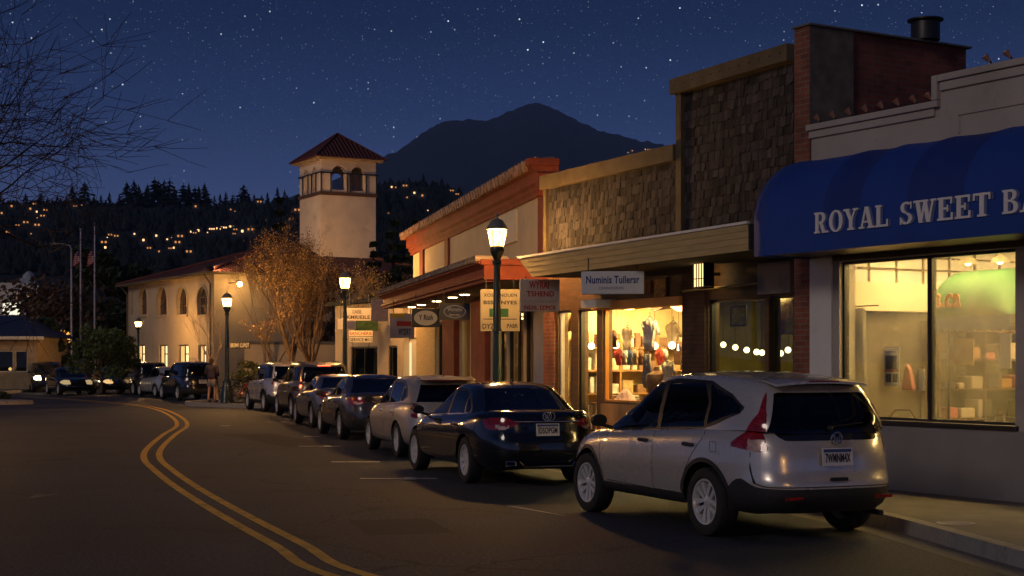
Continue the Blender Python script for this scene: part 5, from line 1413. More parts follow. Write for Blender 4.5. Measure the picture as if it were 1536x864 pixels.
# the partition between the two showrooms runs slantwise into the building
room_poly(sh, [(xm-.06,.23),(xm-.06-1.57*2.9,3.13),(.25,3.2),(.25,.23)][::1], .2, 2.95, M['ywall'], M['ofloor'], mat('shop_ceiling', (.72,.52,.25), .9))
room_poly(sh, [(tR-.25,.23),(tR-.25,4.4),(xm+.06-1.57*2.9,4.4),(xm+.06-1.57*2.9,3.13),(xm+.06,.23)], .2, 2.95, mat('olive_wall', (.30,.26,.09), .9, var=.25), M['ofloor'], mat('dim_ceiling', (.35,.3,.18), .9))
M['spot'] = emis('shop_tube', (1,.72,.26), 110)
for x, y in ((.7,.5), (2.0,.5), (3.4,.4), (1.2,1.6), (2.4,1.3)): MB().box(x, x+.6, y, y+.35, 2.90, 2.94).build('ceiling_light', M['spot'], sh)
MB().box(xm-2.6, xm-.6, 3.5, 3.9, 2.90, 2.94).build('ceiling_light', emis('deep_tube', (1,.72,.32), 22), sh)
MB().box(xm+.4, xm+1.9, .5, .7, 2.90, 2.94).build('ceiling_light', emis('dim_tube', (1,.78,.42), 45), sh)
# marquee
FM = Frame(.39, 28.4, 23.3); mq_len = 7.45
mq = thing('shop_marquee', 'long ochre lapped-board marquee sheltering the pavement before the shingled shop', 'marquee', (FM.ox, FM.oy, 0), FM.a)
mb = MB(); nb = 4; z0_, z1_, dy0, dy1 = 3.30, 3.66, 0.0, -.07
for i in range(nb):
    a, b = i/nb, (i+1)/nb; za, zb2 = z0_+(z1_-z0_)*a, z0_+(z1_-z0_)*b-.003; ya, yb = dy0+(dy1-dy0)*a, dy0+(dy1-dy0)*b
    s0 = -.05-.46*a; s1 = -.05-.46*b
    mb.add([(s0,ya-.006,za),(mq_len,ya-.006,za),(mq_len,yb,zb2),(s1,yb,zb2),(s0,ya+.03,za),(mq_len,ya+.03,za),(mq_len,yb+.03,zb2),(s1,yb+.03,zb2)],
           [(0,1,2,3),(4,7,6,5),(0,4,5,1),(3,2,6,7),(0,3,7,4),(1,5,6,2)])
mb.build('fascia', M['ochre'], mq)
mb = MB(); mb.prism([(-.08,z0_),(-.03,z0_),(-.48,z1_),(-.53,z1_)], .05, 1.95); mb.build('end_board', M['ochre'], mq)
mb = MB(); mb.box(-.03, mq_len, .032, 2.3, 3.31, 3.35); mb.build('soffit', mat('soffit_brown', (.075,.065,.055), .9, var=.2), mq)
mb = MB(); mb.box(-.36, mq_len, dy1+.033, 2.2, 3.60, 3.655); mb.build('deck', M['felt'], mq)
mb = MB(); mb.box(-.54, mq_len+.01, dy1-.02, dy1+.03, 3.662, 3.70); mb.build('edge_flashing', M['white'], mq)
mb = MB(); mb.box(mq_len+.0, mq_len+.03, -.06, 1.9, 3.3, 3.66); mb.build('end_panel', M['felt'], mq)  # dark felt colour stands in for shade on the marquee end

# ------------------------------------------------------------------ cream and red building
FR = Frame(-3.35, 52.6, 12); TR = FR.t
rb = thing('cream_building', 'cream building with a deep brick-red tiled cornice and red street-level pillars', 'building', (FR.ox, FR.oy, 0), FR.a)
t0, tR2 = 0.0, TR(821)
tl = TR(598)
mb = MB()
wins_r = [(656,671,.4),(690,714,.4),(737,760,.45),(761,785,.45),(786,803,.3)]
def holes_r(): return [rect(TR(a), TR(b), c, 2.95) for a, b, c in wins_r]
wall_holes(mb, [(tl,.15),(tR2,.15),(tR2,5.6),(0,5.6),(0,3.6),(tl,3.6)], [rect(TR(606), TR(626), .2, 2.55)]+holes_r(), 0, .25)
mb.box(0,.25,.251,9,.15,5.2); mb.box(tR2-.25,tR2,.251,9,.15,5.2); mb.box(tl,tl+.2,.251,6,.15,3.6); mb.box(0,tR2,9.001,9.2,.15,5.2)
mb.build('wall', M['cream'], rb)
mb = MB(); mb.box(.26,tR2-.26,.26,9,4.9,5.0); mb.box(tl,0,.26,6,3.5,3.6); mb.build('roof', M['felt'], rb)
prof = [(0,5.36),(-.06,5.36),(-.06,5.44),(-.12,5.50),(-.12,5.56),(-.20,5.62),(-.20,5.86),(-.30,5.90),(-.34,5.99),(-.34,6.05),(.30,6.05),(.30,5.5),(0,5.5)]
prof = prof[:-3]+[(.28,6.05),(.28,5.36)]
mb = MB(); mb.sweep(prof, -.34, tR2-.12); mb.build('cornice', M['red'], rb)
mb = MB(); mb.box(tR2-.42, tR2-.08, -.40, .3, 5.97, 6.13); mb.box(tR2-.25, tR2+.0, -.22, .3, 5.30, 5.797); mb.build('cornice_end_block', M['red'], rb, bevel=.02)
mb = MB(); x = -.3
while x < tR2-.5:
    mb.lathe([(.001,-.42),(.13,-.41),(.10,.30)], (x,0,6.08), 8, Matrix.Rotation(R(-78),3,'X')); x += .36
mb.v = [(a, b, c) for a, b, c in mb.v]
mb.build('ridge_tile', M['redtile'], rb, smooth=True)
for a, b, nm in ((632,637,0),(670,675,0),(811,821,0)):
    mb = MB(); w0 = max(.16, TR(b)-TR(a)); mb.box(TR(a), min(TR(a)+w0, tR2), -.07, -.002, 3.62, 5.355); mb.build('pilaster', M['red'], rb, bevel=.01)
mb = MB(); zA, zB = FR.z(765,319), FR.z(765,366); mb.box(TR(750), TR(777), -.06, -.002, zB, zA); mb.build('blank_panel', M['creamp'], rb, bevel=.006)
for a, b in ((671.5,689),(715,736)):
    mb = MB(); mb.box(TR(a), TR(b), -.16, -.002, .15, 3.35); mb.build('pillar', M['red'], rb, bevel=.02)
mb = MB(); mb.box(TR(627), TR(655), -.06, -.002, .15, 3.35); mb.build('ochre_panel', M['ochre'], rb)
mb = MB(); mb.box(TR(804), TR(820), -.06, -.002, .15, 3.35); mb.build('stucco_pier', M['stucco'], rb)
M['warmroom'] = mat('lit_room_wall', (.65,.45,.20), .9, var=.2, scale=1)
room(rb, TR(640), tR2-.3, .26, 4.0, .2, 3.1, M['warmroom'], M['ofloor'], mat('lit_room_ceiling', (.6,.5,.3), .9))
M['ylight'] = emis('room_light', (1,.62,.22), 6)
for px in (664, 700, 748, 772):
    t_ = TR(px); MB().box(t_-.15, t_+.25, 1.0, 3.0, 3.03, 3.07).build('ceiling_light', M['ylight'], rb)
for a, b, c in wins_r:
    n_m = [] if b-a < 20 else [TR((a+b)/2)]
    window(rb, TR(a), TR(b), c, 2.95, .06, M['blk'] if a != 690 else M['creamp'], M['shopglass'], mull=n_m, fw=.07)
dr = MB(); dr.box(TR(606)+.02, TR(626)-.02, .08, .13, .2, 2.53); d_ = dr.build('door', M['creamp'], rb)
MB().box(TR(609), TR(614), .06, .077, .4, 2.4).build('pane', emis('door_glow', (1,.72,.36), 1.2), d_)
# red marquee
FQ = Frame(-4.0, 48, 12); Lq = 16.6
rq = thing('tiled_marquee', 'brick-red moulded marquee with a tiled edge over the pavement of the cream building', 'marquee', (FQ.ox, FQ.oy, 0), FQ.a)
pq = [(0,3.38),(0,3.44),(-.05,3.46),(-.05,3.50),(.02,3.54),(.02,3.66),(-.06,3.72),(-.14,3.76),(-.14,3.82),(.5,3.86),(1.75,3.86),(1.75,3.70),(.3,3.66),(.3,3.38)]
mb = MB(); mb.sweep(pq, -.1, Lq); mb.build('fascia', M['red'], rq)
mb = MB(); mb.box(Lq+.001, Lq+.10, -.04, 1.6, 3.42, 3.80); mb.box(Lq+.101,Lq+.16,-.12,1.6,3.72,3.83); mb.build('end_fascia', M['red'], rq, bevel=.01)
mb = MB(); mb.box(0, Lq-.02, .301, 1.75, 3.40, 3.44); mb.build('soffit', mat('cream_soffit', (.42,.33,.18), .9, var=.15), rq)
mb = MB(); x = 0
while x < Lq:
    mb.lathe([(.07,-.20),(.06,.5)], (x,0,3.86), 8, Matrix.Rotation(R(-90),3,'X')); x += .17
mb.build('edge_tile', mat('pale_tile', (.55,.42,.30), .8, var=.3, island=.35), rq, smooth=True)
for px, py in ((697,430),(679,437),(655,443),(632,450),(618,456)):
    t_ = FQ.t(px,.75); MB().lathe([(.001,0),(.11,0),(.12,.01),(.12,.03)], (t_,.75,3.385), 16).build('downlight', emis('downlight_glow', (1,.72,.36), 18) if 'downlight_glow' not in bpy.data.materials else bpy.data.materials['downlight_glow'], rq)
# ------------------------------------------------------------------ library with arched windows, and its tower
FLb = Frame(-24.3, 98.1, 30); TL = FLb.t; LL = 16.3
lb = thing('arched_hall', 'two-storey tan stucco hall with arched windows and a dark tiled hip roof', 'building', (FLb.ox, FLb.oy, 0), FLb.a)
ze_ = 6.55
ar = [(209,221),(236,251),(265,281),(296,312)]
lo = [(238,251),(267,283),(297,309),(205,217)]
holes = [arch(TL(a), TL(b), FLb.z((a+b)/2,472), FLb.z((a+b)/2,430)) for a, b in ar]
lz = [(FLb.z((a+b)/2,556), FLb.z((a+b)/2,517)) for a, b in lo]
holes += [rect(TL(a), TL(b), z0, z1) for (a, b), (z0, z1) in zip(lo, lz)]
holes.append(rect(TL(196), TL(199.5), FLb.z(197,472), FLb.z(197,438)))
mb = MB(); wall_holes(mb, rect(0, LL, .15, ze_), holes, 0, .3)
B2 = 15.0
mb.box(0, .3, .301, B2, .15, ze_); mb.box(.3, LL-.3, B2-.3, B2, .15, ze_)
mb.box(LL-.3, LL, .301, B2, .15, ze_)
mb.build('wall', M['cream2'], lb)
for (a, b) in ar:
    z0, z1 = FLb.z((a+b)/2,472), FLb.z((a+b)/2,430); x0, x1 = TL(a), TL(b)
    mb = MB(); mb.prism(arch(x0, x1, z0, z1), .2, .24, 1); mb.box((x0+x1)/2-.03,(x0+x1)/2+.03,.15,.198,z0,z1-.02); 
    for q in (.3,.6): mb.box(x0+.04,x1-.04,.16,.197,z0+(z1-z0)*q,z0+(z1-z0)*q+.05)
    mb.build('arched_window', [M['wood'], mat('night_pane', (.02,.022,.03), .1)], lb)
    o_ = arch(x0-.12, x1+.12, z0, z1+.12); i_ = arch(x0, x1, z0, z1)
    mb = MB()
    n_ = len(o_)
    for k in range(1, n_):
        k2 = (k+1) % n_
        if k2 == 0 or k == 0: pass
        A, B, C_, D_ = o_[k], o_[k2], i_[k2], i_[k]
        if k == n_-1: continue
        mb.add([(A[0],-.05,A[1]),(B[0],-.05,B[1]),(C_[0],-.05,C_[1]),(D_[0],-.05,D_[1]),(A[0],0,A[1]),(B[0],0,B[1])], [(0,1,2,3),(0,4,5,1)])
    mb.box(x0-.15, x1+.15, -.10, -.001, z0-.14, z0-.002)
    mb.build('arch_moulding', M['cream2'], lb)
M['curtain'] = emis('lit_curtain', (1,.60,.20), 1.0); M['curtain2'] = emis('lit_curtain_bright', (1,.72,.34), 1.7)
for (a, b), (z0, z1) in zip(lo, lz):
    x0, x1 = TL(a), TL(b); w_ = x1-x0
    mb = MB(); mb.box(x0, x1, .18, .2, z0, z1, 1); mb.box(x0+w_*.52, x1-.04, .15, .178, z0+(z1-z0)*.02, z1-.05, 2)
    mb.box(x0, x0+.06, .1, .149, z0, z1); mb.box(x1-.06, x1, .1, .149, z0, z1); mb.box(x0+w_*.48, x0+w_*.54, .1, .147, z0, z1); mb.box(x0+w_*.5, x1, .08, .145, z0+(z1-z0)*.62, z0+(z1-z0)*.66); mb.box(x0,x1,.1,.146,z1-.08,z1)
    mb.build('lit_window', [M['wood'], M['curtain'], M['curtain2']], lb)
    MB().box(x0-.1, x1+.1, -.08, -.001, z0-.12, z0-.002).build('window_sill', M['cream2'], lb)
ov = .55; za = ze_+.02; ap = 8.15
q0, q1, q2, q3 = (-ov,-ov,za), (LL+ov,-ov,za), (LL+ov,B2+ov,za), (-ov,B2+ov,za); hz = 9.0
r1, r2 = (ap, ap-.6, hz), (ap, ap+.2, hz)
uvroof([[q0,q1,r1],[q1,q2,r2,r1],[q2,q3,r2],[q3,q0,r1,r2]], 'roof', M['rtile'], lb)
mb = MB(); mb.box(-ov, LL+ov, -ov, B2+ov, za-.10, za-.004); mb.build('eave', mat('eave_board', (.40,.30,.18), .8), lb)
mb = MB(); mb.box(-ov-.08, LL+ov+.08, -ov-.10, -ov-.001, za-.12, za+.02); mb.box(LL+ov+.001, LL+ov+.10, -ov, B2+ov, za-.12, za+.02); mb.build('gutter', M['ochre2'], lb)
mb = MB()
for a, b in ((q0,r1),(q1,r1),(q2,r2)): mb.tube([(a[0],a[1],a[2]+.05),(b[0],b[1],b[2]+.05)], .10, 6)
mb.build('hip_tile', M['rtile'], lb, smooth=True)
mb = MB(); mb.tube([(LL-.15,-.5,za-.1),(LL-.25,-.12,za-.6),(LL-.25,-.1,.2)], .05, 6); mb.build('downpipe', M['ochre2'], lb)
mb = MB(); mb.tube([(.15,-.5,za-.1),(.2,-.12,za-.6),(.2,-.1,.2)], .05, 6); mb.build('downpipe', M['ochre2'], lb)
# lamp on the hall's corner
wl = thing('wall_lamp', 'bright wall lamp on the hall corner, half hidden by the bare tree', 'lamp', (lambda q: (q[0]+1.5, q[1]-.6, 5.9))(FLb.w(LL, 0, 0)), 0)
MB().tube([(-.9,1.2,.10),(-.05,.08,.14)], .03, 6).build('bracket', M['blk'], wl); MB().sphere((0,0,0), .13, 8).build('bulb', emis('wall_lamp_glow', (1,.56,.18), 210), wl, smooth=True)
# added floodlights, not seen on the eave, to brighten the tower
for k, (fx, fy) in enumerate(((LL+.2, -.3), (LL+.2, 4.2))):
    p_ = FLb.w(fx, fy, za+.25); fl = thing('floodlight', ('floodlight on the hall eave at the near corner, aimed at the bell tower' if k == 0 else 'floodlight on the right-hand hall eave, aimed at the bell tower'), 'floodlight', p_)
    d_ = (Vector((-11.0, 93, 11.5))-Vector(p_)).normalized(); q_ = d_.to_track_quat('Y', 'Z').to_matrix()
    MB().obox((0,0,0), (.42,.2,.34), q_).build('housing', M['blk'], fl); MB().obox(q_@Vector((0,.104,0)), (.36,.006,.28), q_).build('lens', emis('floodlight_lens', (1,.56,.24), 700) if 'floodlight_lens' not in bpy.data.materials else bpy.data.materials['floodlight_lens'], fl)
    MB().tube([(0,0,-.17),(0,0,-.26)], .03, 6).build('bracket', M['blk'], fl)
# bell tower
FT = Frame(-11.36, 92, 118)
bt = thing('bell_tower', 'square stucco bell tower with arched belfry openings, dark balcony rail and tiled pyramid roof', 'tower', (FT.ox, FT.oy, 0), FT.a)
Wt = 3.55; zb_, zt_ = 11.75, 13.75
MB().box(0, Wt, 0, Wt, 5.0, zb_).build('shaft', M['tower'], bt)
mb = MB(); ah = [(.72,1.58),(1.95,2.80)]; al = [(.62,1.22),(2.0,2.62)]
zo0, zo1 = 11.98, 13.42
wall_holes(mb, rect(0, Wt, zb_+.0, zt_), [arch(a, b, zo0, zo1) for a, b in ah], 0, .3)
wall_holes(mb, rect(0, Wt, zb_+.0, zt_), [arch(a, b, zo0, zo1) for a, b in ah], Wt-.3, Wt)
m2 = MB(); wall_holes(m2, rect(.301, Wt-.301, zb_, zt_), [arch(a, b, zo0, zo1) for a, b in [(.85,1.45),(2.15,2.75)]], 0, .3)
mb.add([(y, x, z) for x, y, z in m2.v], [f[::-1] for f in m2.f]); mb.add([(Wt-.3+y, x, z) for x, y, z in m2.v], [f[::-1] for f in m2.f])
mb.build('belfry_wall', M['tower'], bt)
mb = MB(); e = .09
mb.box(-e, Wt+e, -e, -.001, zb_-.10, zb_+.10); mb.box(-e, Wt+e, Wt+.001, Wt+e, zb_-.10, zb_+.10); mb.box(-e, -.001, -.0, Wt, zb_-.10, zb_+.10); mb.box(Wt+.001, Wt+e, 0, Wt, zb_-.10, zb_+.10)
mb.build('band', M['wood'], bt)
mb = MB(); zr_ = 12.98
mb.box(-.10, Wt+.1, -.12, -.06, zr_-.04, zr_+.04); mb.box(-.12, -.06, -.05, Wt, zr_-.04, zr_+.04)
for x in (.0,.62,1.68,1.86,2.9,Wt): mb.box(x-.03, x+.03, -.11, -.065, zb_+.1, zr_-.041)
for y in (.55,1.3,1.9,2.8): mb.box(-.11, -.065, y-.03, y+.03, zb_+.1, zr_-.041)
mb.build('balcony_rail', M['blk'], bt)
mb = MB(); mb.box(-.35, Wt+.35, -.35, Wt+.35, zt_+.001, zt_+.12); mb.build('eave', mat('tower_eave', (.50,.36,.18), .8), bt)
a_, b_, c_, d_ = (-.5,-.5,zt_+.12), (Wt+.5,-.5,zt_+.12), (Wt+.5,Wt+.5,zt_+.12), (-.5,Wt+.5,zt_+.12); p_ = (Wt/2, Wt/2, 15.6)
uvroof([[a_,b_,p_],[b_,c_,p_],[c_,d_,p_],[d_,a_,p_]], 'roof', M['rtile'], bt)
mb = MB()
for a in (a_, b_, d_): mb.tube([(a[0],a[1],a[2]+.03), (p_[0],p_[1],p_[2]+.03)], .06, 6)
mb.box(-.5, Wt+.5, -.5, Wt+.5, zt_+.124, zt_+.165); mb.build('hip_tile', M['rtile'], bt)

# ------------------------------------------------------------------ low plaza wall and the small far shop
FW = Frame(-9.3, 68, 100)
pw = thing('plaza_wall', 'long tan stucco wall behind the bare street trees', 'wall', (FW.ox, FW.oy, 0), FW.a)
MB().box(-2.4, 6.0, 0, .3, .15, 2.5).build('wall_panel', M['cream2'], pw); MB().box(-2.5, 6.1, -.06, .36, 2.503, 2.62).build('coping', M['conc'], pw, bevel=.02)
F3 = Frame(-6.9, 60.5, 25)
s3 = thing('small_far_shop', 'small tan shop with dark glass door beyond the cream building, hung with several signs', 'shop', (F3.ox, F3.oy, 0), F3.a)
T3 = F3.t
mb = MB(); wall_holes(mb, rect(0, 7.4, .15, 3.9), [rect(T3(526), T3(566), .2, 2.3), rect(T3(582), T3(596), .5, 2.3)], 0, .2); mb.box(0,.2,.201,5,.15,3.9); mb.box(7.2,7.4,.201,5,.15,3.9); mb.build('wall', M['cream2'], s3)
MB().box(-.2, 7.6, -.3, 5, 3.903, 4.05).build('roof', M['felt'], s3)
window(s3, T3(526), T3(566), .2, 2.3, .05, M['blk'], M['tealglass'], mull=[T3(545)], fw=.06, name='door')
window(s3, T3(582), T3(596), .5, 2.3, .05, M['blk'], M['tealglass'], fw=.06)
room(s3, .25, 7.1, .21, 3, .2, 2.9, M['bk_in'], M['ofloor'], M['bk_in']); MB().box(3,4,1,2,2.85,2.88).build('ceiling_light', M['curtain'], s3)
MB().box(T3(528), T3(536), .3, .34, .3, 1.5).build('yellow_panel', M['leaflime'], s3)

# ------------------------------------------------------------------ hanging signs
GR = mat('sign_cream', (.36,.31,.21), .8, var=.12, scale=3, dirt=(3,(.4,.32,.2),.6,.5))
M['sred'] = mat('sign_red', (.38,.03,.02), .7); M['sblue'] = mat('sign_blue', (.03,.05,.22), .6); M['sgreen'] = mat('sign_green', (.015,.10,.035), .7); M['syellow'] = mat('sign_yellow', (.65,.42,.03), .7); M['navyp'] = mat('sign_navy', (.012,.02,.06), .5)
def hang_sign(label, px0, px1, py0, py1, Y, heading, face, draw=None, rim=None, group=None, top=None, dia=1.0):
    """board square to the street; local x to the right, -y towards the viewer"""
    X0, X1 = (px0-CX)/F*Y, (px1-CX)/F*Y; z1, z0 = CAMH+(HZ-py0)/F*Y, CAMH+(HZ-py1)/F*Y
    a = R(heading)
    w_ = (X1-X0)/ (math.cos(a) + .0)*1.0; hw, h = w_/2, z1-z0
    r_ = thing('hanging_sign', label, 'sign', ((X0+X1)/2, Y, z0), a*.6, group)
    mb = MB(); mb.box(-hw, hw, -.03, .03, 0, h); b = mb.build('board', face, r_, bevel=.006)
    if rim:
        mb = MB(); q = .035; mb.box(-hw-.004,-hw+q,-.042,.042,-.004,h+.004); mb.box(hw-q,hw+.004,-.042,.042,-.004,h+.004); mb.box(-hw+q,hw-q,-.041,.041,-.004,q); mb.box(-hw+q,hw-q,-.041,.041,h-q,h+.004); mb.build('rim', rim, r_)
    t_ = top if top else z0+h+.25
    mb = MB()
    for x in (-hw*.7, hw*.7): mb.tube([(x,0,h),(x,0,t_-z0)], .012, 5)
    mb.build('hanger', M['blk'], r_)
    if draw:
        for nm, mt, fn in draw:
            mb = MB(); fn(mb, hw, h); mb.build(nm, mt, b)
    return r_
TXT = lambda s, x0, z0, w_, hh: (lambda mb, hw, h: mb.text(s, -hw+2*hw*x0, h*z0, 2*hw*w_, h*hh, -.031, .003, bold=.015))
def ell(mb, cx, cz, rx, rz, y, th=.004, n=28): mb.prism([(cx+rx*math.cos(2*math.pi*k/n), cz+rz*math.sin(2*math.pi*k/n)) for k in range(n)], y-th, y)
M['signwhite'] = mat('sign_offwhite', (.46,.41,.38), .7, var=.1, dirt=(4,(.3,.26,.22),.6,.4))
T2 = lambda s_, x0, z0, w_, hh, bo=.02: (lambda mb, hw, h: mb.text(s_, hw*x0, h*z0, hw*w_, h*hh, -.031, .003, bold=bo))
hang_sign('white sign with brown-red scrawled lettering hung under the left end of the ochre marquee', 781, 838, 419, 467, 28.6, 20, M['signwhite'],
    [('lettering', M['sred'], T2('WYRAI',-.55,.70,1.0,.24,.03)), ('lettering', M['sred'], T2('TSHEND',-.68,.46,1.4,.17,.03)), ('lettering', M['sred'], T2('NDIL IZPCE',-.8,.05,1.6,.13,.03)),
     ('small_lettering', mat('sign_grey', (.3,.25,.22), .7), T2('N  mcntadodigmni',-.85,.26,1.7,.09,0))], rim=None, top=3.32)
hang_sign('large cream sign with green block, behind the nearest street lamp pole', 721, 779, 434, 497, 31.0, 12, GR,
    [('lettering', M['ink'], T2('XOSE SNOUEN',-.85,.82,1.7,.08)), ('lettering', M['ink'], T2('BSSE INYES',-.85,.64,1.7,.09,.03)), ('lettering', M['ink'], T2('DYZ',-.9,.06,.6,.12)), ('lettering', M['ink'], T2('PABR',.35,.08,.55,.10)),
     ('green_block', M['sgreen'], lambda mb,hw,h: mb.box(-hw*.55, hw*.42, -.034, -.0305, h*.34, h*.54)),
     ('rule', M['ink'], lambda mb,hw,h: mb.box(-hw*.85, hw*.85, -.0335, -.0305, h*.28, h*.30))], top=3.42)
hang_sign('dark blue rectangular sign with a pale oval emblem, under the red marquee', 660, 704, 455, 480, 35.0, 12, M['navyp'],
    [('emblem', mat('sign_silver', (.45,.48,.55), .6), lambda mb,hw,h: ([mb.tube([(hw*.72*math.cos(R(k*15)), -.033, h*.5+h*.36*math.sin(R(k*15))),(hw*.72*math.cos(R(k*15+15)), -.033, h*.5+h*.36*math.sin(R(k*15+15)))], .011, 4) for k in range(24)], None)), ('lettering', bpy.data.materials.get('sign_silver') or M['creamp'], T2('Woreshn',-.5,.52,1.0,.24)), ('lettering', M['creamp'], T2('Bewrelm',-.35,.26,.7,.10))], rim=M['blk'], top=3.42)
hang_sign('black-rimmed sign with a cream oval and black script, under the red marquee', 618, 659, 463, 491, 38.5, 12, M['blk'],
    [('oval', M['creamp'], lambda mb,hw,h: ell(mb, 0, h*.5, hw*.84, h*.40, -.031)), ('script', M['ink'], lambda mb,hw,h: mb.text('Y Rioh', -hw*.5, h*.38, hw*1.0, h*.3, -.036, .003, bold=.03))], top=3.42)
hang_sign('round grey sign with a red bar and yellow top, beside the lit doorway', 585, 621, 470, 507, 42.0, 12, mat('sign_lilac', (.42,.38,.38), .8),
    [('red_bar', M['sred'], lambda mb,hw,h: mb.box(-hw*.45, hw*.75, -.035, -.0305, h*.48, h*.68)), ('yellow_patch', M['syellow'], lambda mb,hw,h: mb.box(-hw*.9, hw*.2, -.034, -.0305, h*.84, h*1.0)), ('lettering', M['ink'], lambda mb,hw,h: mb.text('WYDRT', -hw*.3, h*.12, hw*1.0, h*.26, -.031, .003, bold=.02))], top=3.42)
hang_sign('blank pinkish-white sign panel just beyond the tip of the red marquee', 557, 582, 449, 482, 49.5, 14, mat('sign_pink', (.42,.33,.30), .8, var=.2, scale=12), None, top=3.9)
hang_sign('long grey-white sign with dark lettering over the small far shop', 519, 558, 462, 481, 53.5, 18, mat('sign_greywhite', (.40,.34,.31), .8),
    [('lettering', M['ink'], T2('CUNDSEL',-.5,.55,.7,.28,.03)), ('lettering', M['ink'], T2('KMRIEILE',-.9,.14,1.7,.28,.03))], top=4.1)
hang_sign('small pale rounded sign to the left of the green sign', 507, 533, 478, 494, 54.5, 18, mat('sign_pale', (.55,.48,.42), .8), None, top=3.9)
hang_sign('dark green painted sign board below the grey-white sign', 533, 566, 480, 496, 55.5, 18, mat('sign_moss', (.05,.10,.03), .8, var=.4, scale=6), None, top=3.9)
hang_sign('pale sign with a row of red letters above the far shop door', 524, 558, 496, 504, 53.0, 18, M['creamp'], [('lettering', M['sred'], TXT('BANCHERIE',.03,.2,.94,.6))], top=2.7)
hang_sign('pale sign with a row of dark letters, lowest above the far shop door', 525, 558, 505.5, 513.5, 52.8, 18, M['creamp'], [('lettering', M['ink'], TXT('SERVICE MILS',.03,.2,.94,.6))], top=2.2)
hang_sign('thin dark sign with white letters near the low wall under the trees', 345, 375, 513, 523, 62.0, 0, M['blk'], [('lettering', M['creamp'], TXT('BREMK CUPOT',.04,.2,.92,.6))], top=2.7)
# shop name board under the marquee
YB = 25.2
nb_ = thing('shop_name_board', 'long white name board with blue serif lettering, hung under the ochre marquee', 'sign', ((919-CX)/F*YB, YB, CAMH+(HZ-443)/F*YB+.02), R(-9))
hw, h = .51, .37
b = MB().box(-hw, hw, -.05, .05, 0, h).build('board', M['white'], nb_, bevel=.008)
mb = MB(); mb.text("Numinis Tuilersr", -hw*.84, h*.46, hw*1.70, h*.34, -.051, .003, bold=.025); mb.build('lettering', M['sblue'], b)
mb = MB(); mb.text("CONNOISSEURS", -hw*.42, h*.20, hw*.78, h*.12, -.051, .003); mb.build('small_lettering', mat('grey_blue', (.18,.2,.32), .7), b)
mb = MB()
for x in (-.4,.4): mb.tube([(x,0,h),(x,0,h+.22)], .012, 5)
mb.build('hanger', M['blk'], nb_)
r_, hw, h = flat_thing('framed_picture', 'small gold framed picture on the dark wall right of the white name board', 'picture', FS, 982, 999, 419, 445, -.03, mat('gold_print', (.50,.27,.06), .6, var=.7, scale=14), frame=M['wood'])
flat_thing('round_plaque', 'dim round orange plaque between the name board and the framed picture', 'plaque', FS, 967, 977, 420, 440, -.03, mat('plaque_orange', (.22,.08,.03), .7, var=.6, scale=9))
lc = thing('lantern_box', 'bright rectangular wall lantern with dark bars above the brown pier', 'lantern', FS.w(S_(1055,-.3), -.3, FS.z(1055,430,-.3)), FS.a)
hw, h = .145, FS.z(1055,396,-.3)-FS.z(1055,430,-.3)
MB().box(-hw, hw, -.08, .08, 0, h).build('glow_panel', emis('lantern_box_glow', (1,.66,.26), 2.2), lc)
mb = MB(); q = .014
for x in (-hw-q,-.075,.0,.075,hw): mb.box(x, x+q, -.097, -.081, 0, h)
mb.box(-hw-q, hw+q, -.098, .098, h+.001, h+.03); mb.box(-hw-q, hw+q, -.098, .098, -.03, -.001); mb.box(-hw-q, hw+q, -.096, -.082, h*.33, h*.33+.012); mb.box(hw+.0, hw+.03, -.08, .09, 0, h)
mb.build('cage', M['blk'], lc); MB().box(-.03,.03,.081,.3,h*.5,h*.5+.05).build('bracket', M['blk'], lc)

# ------------------------------------------------------------------ inside the clothes shop
def P_in(px, py, off): return FS.w(S_(px,off), off, FS.z(px,py,off))
clothc = {n: mat('cloth_'+n, c, .95, var=.25, scale=9, bump=.5, bscale=25) for n, c in dict(grey=(.30,.25,.24), white=(.7,.66,.6), pink=(.6,.36,.34), tan=(.5,.36,.2), brown=(.22,.12,.07), red=(.45,.06,.04), blue=(.1,.14,.3), cream=(.75,.6,.4)).items()}
def garment(px, py, off, kind, colr, s, lab, grp=None):
    r_ = thing('hanging_'+kind, lab, kind, P_in(px, py, off), FS.a, grp); mb = MB()
    if kind == 'shirt': out_ = [(-.08,0),(-.22,-.05),(-.34,-.34),(-.25,-.38),(-.19,-.2),(-.2,-.72),(.2,-.72),(.19,-.2),(.25,-.38),(.34,-.34),(.22,-.05),(.08,0),(0,-.05)]
    else: out_ = [(-.17,0),(-.24,-.9),(-.03,-.92),(0,-.25),(.03,-.92),(.24,-.9),(.17,0)]
    bm = bmesh.new(); vs = [bm.verts.new((x*s,0,z*s)) for x, z in out_]; bm.faces.new(vs[::-1])
    bmesh.ops.triangulate(bm, faces=bm.faces[:]); 
    for _ in range(2): bmesh.ops.subdivide_edges(bm, edges=bm.edges[:], cuts=1, use_grid_fill=True)
    for v in bm.verts: v.co.y = .05*s*math.sin(v.co.x*34/s+v.co.z*5)+.02*math.sin(v.co.z*17)
    bm.verts.index_update(); mb.add([tuple(v.co) for v in bm.verts], [tuple(v.index for v in f.verts) for f in bm.faces]); bm.free()
    o = mb.build('cloth', clothc[colr], r_, smooth=True, angle=180); sm = o.modifiers.new('t','SOLIDIFY'); sm.thickness = .06*s; sm.offset = 0
    h_ = MB(); h_.tube([(-.18*s,0,-.03*s),(0,0,.06*s),(.18*s,0,-.03*s)], .008, 5); h_.tube([(0,0,.06*s),(0,0,.16*s)], .006, 5); h_.build('hanger', M['wood'], r_)
    return r_
garment(975, 478, .6, 'shirt', 'white', .80, 'translucent white shirt hung high in the middle of the lit shop window')
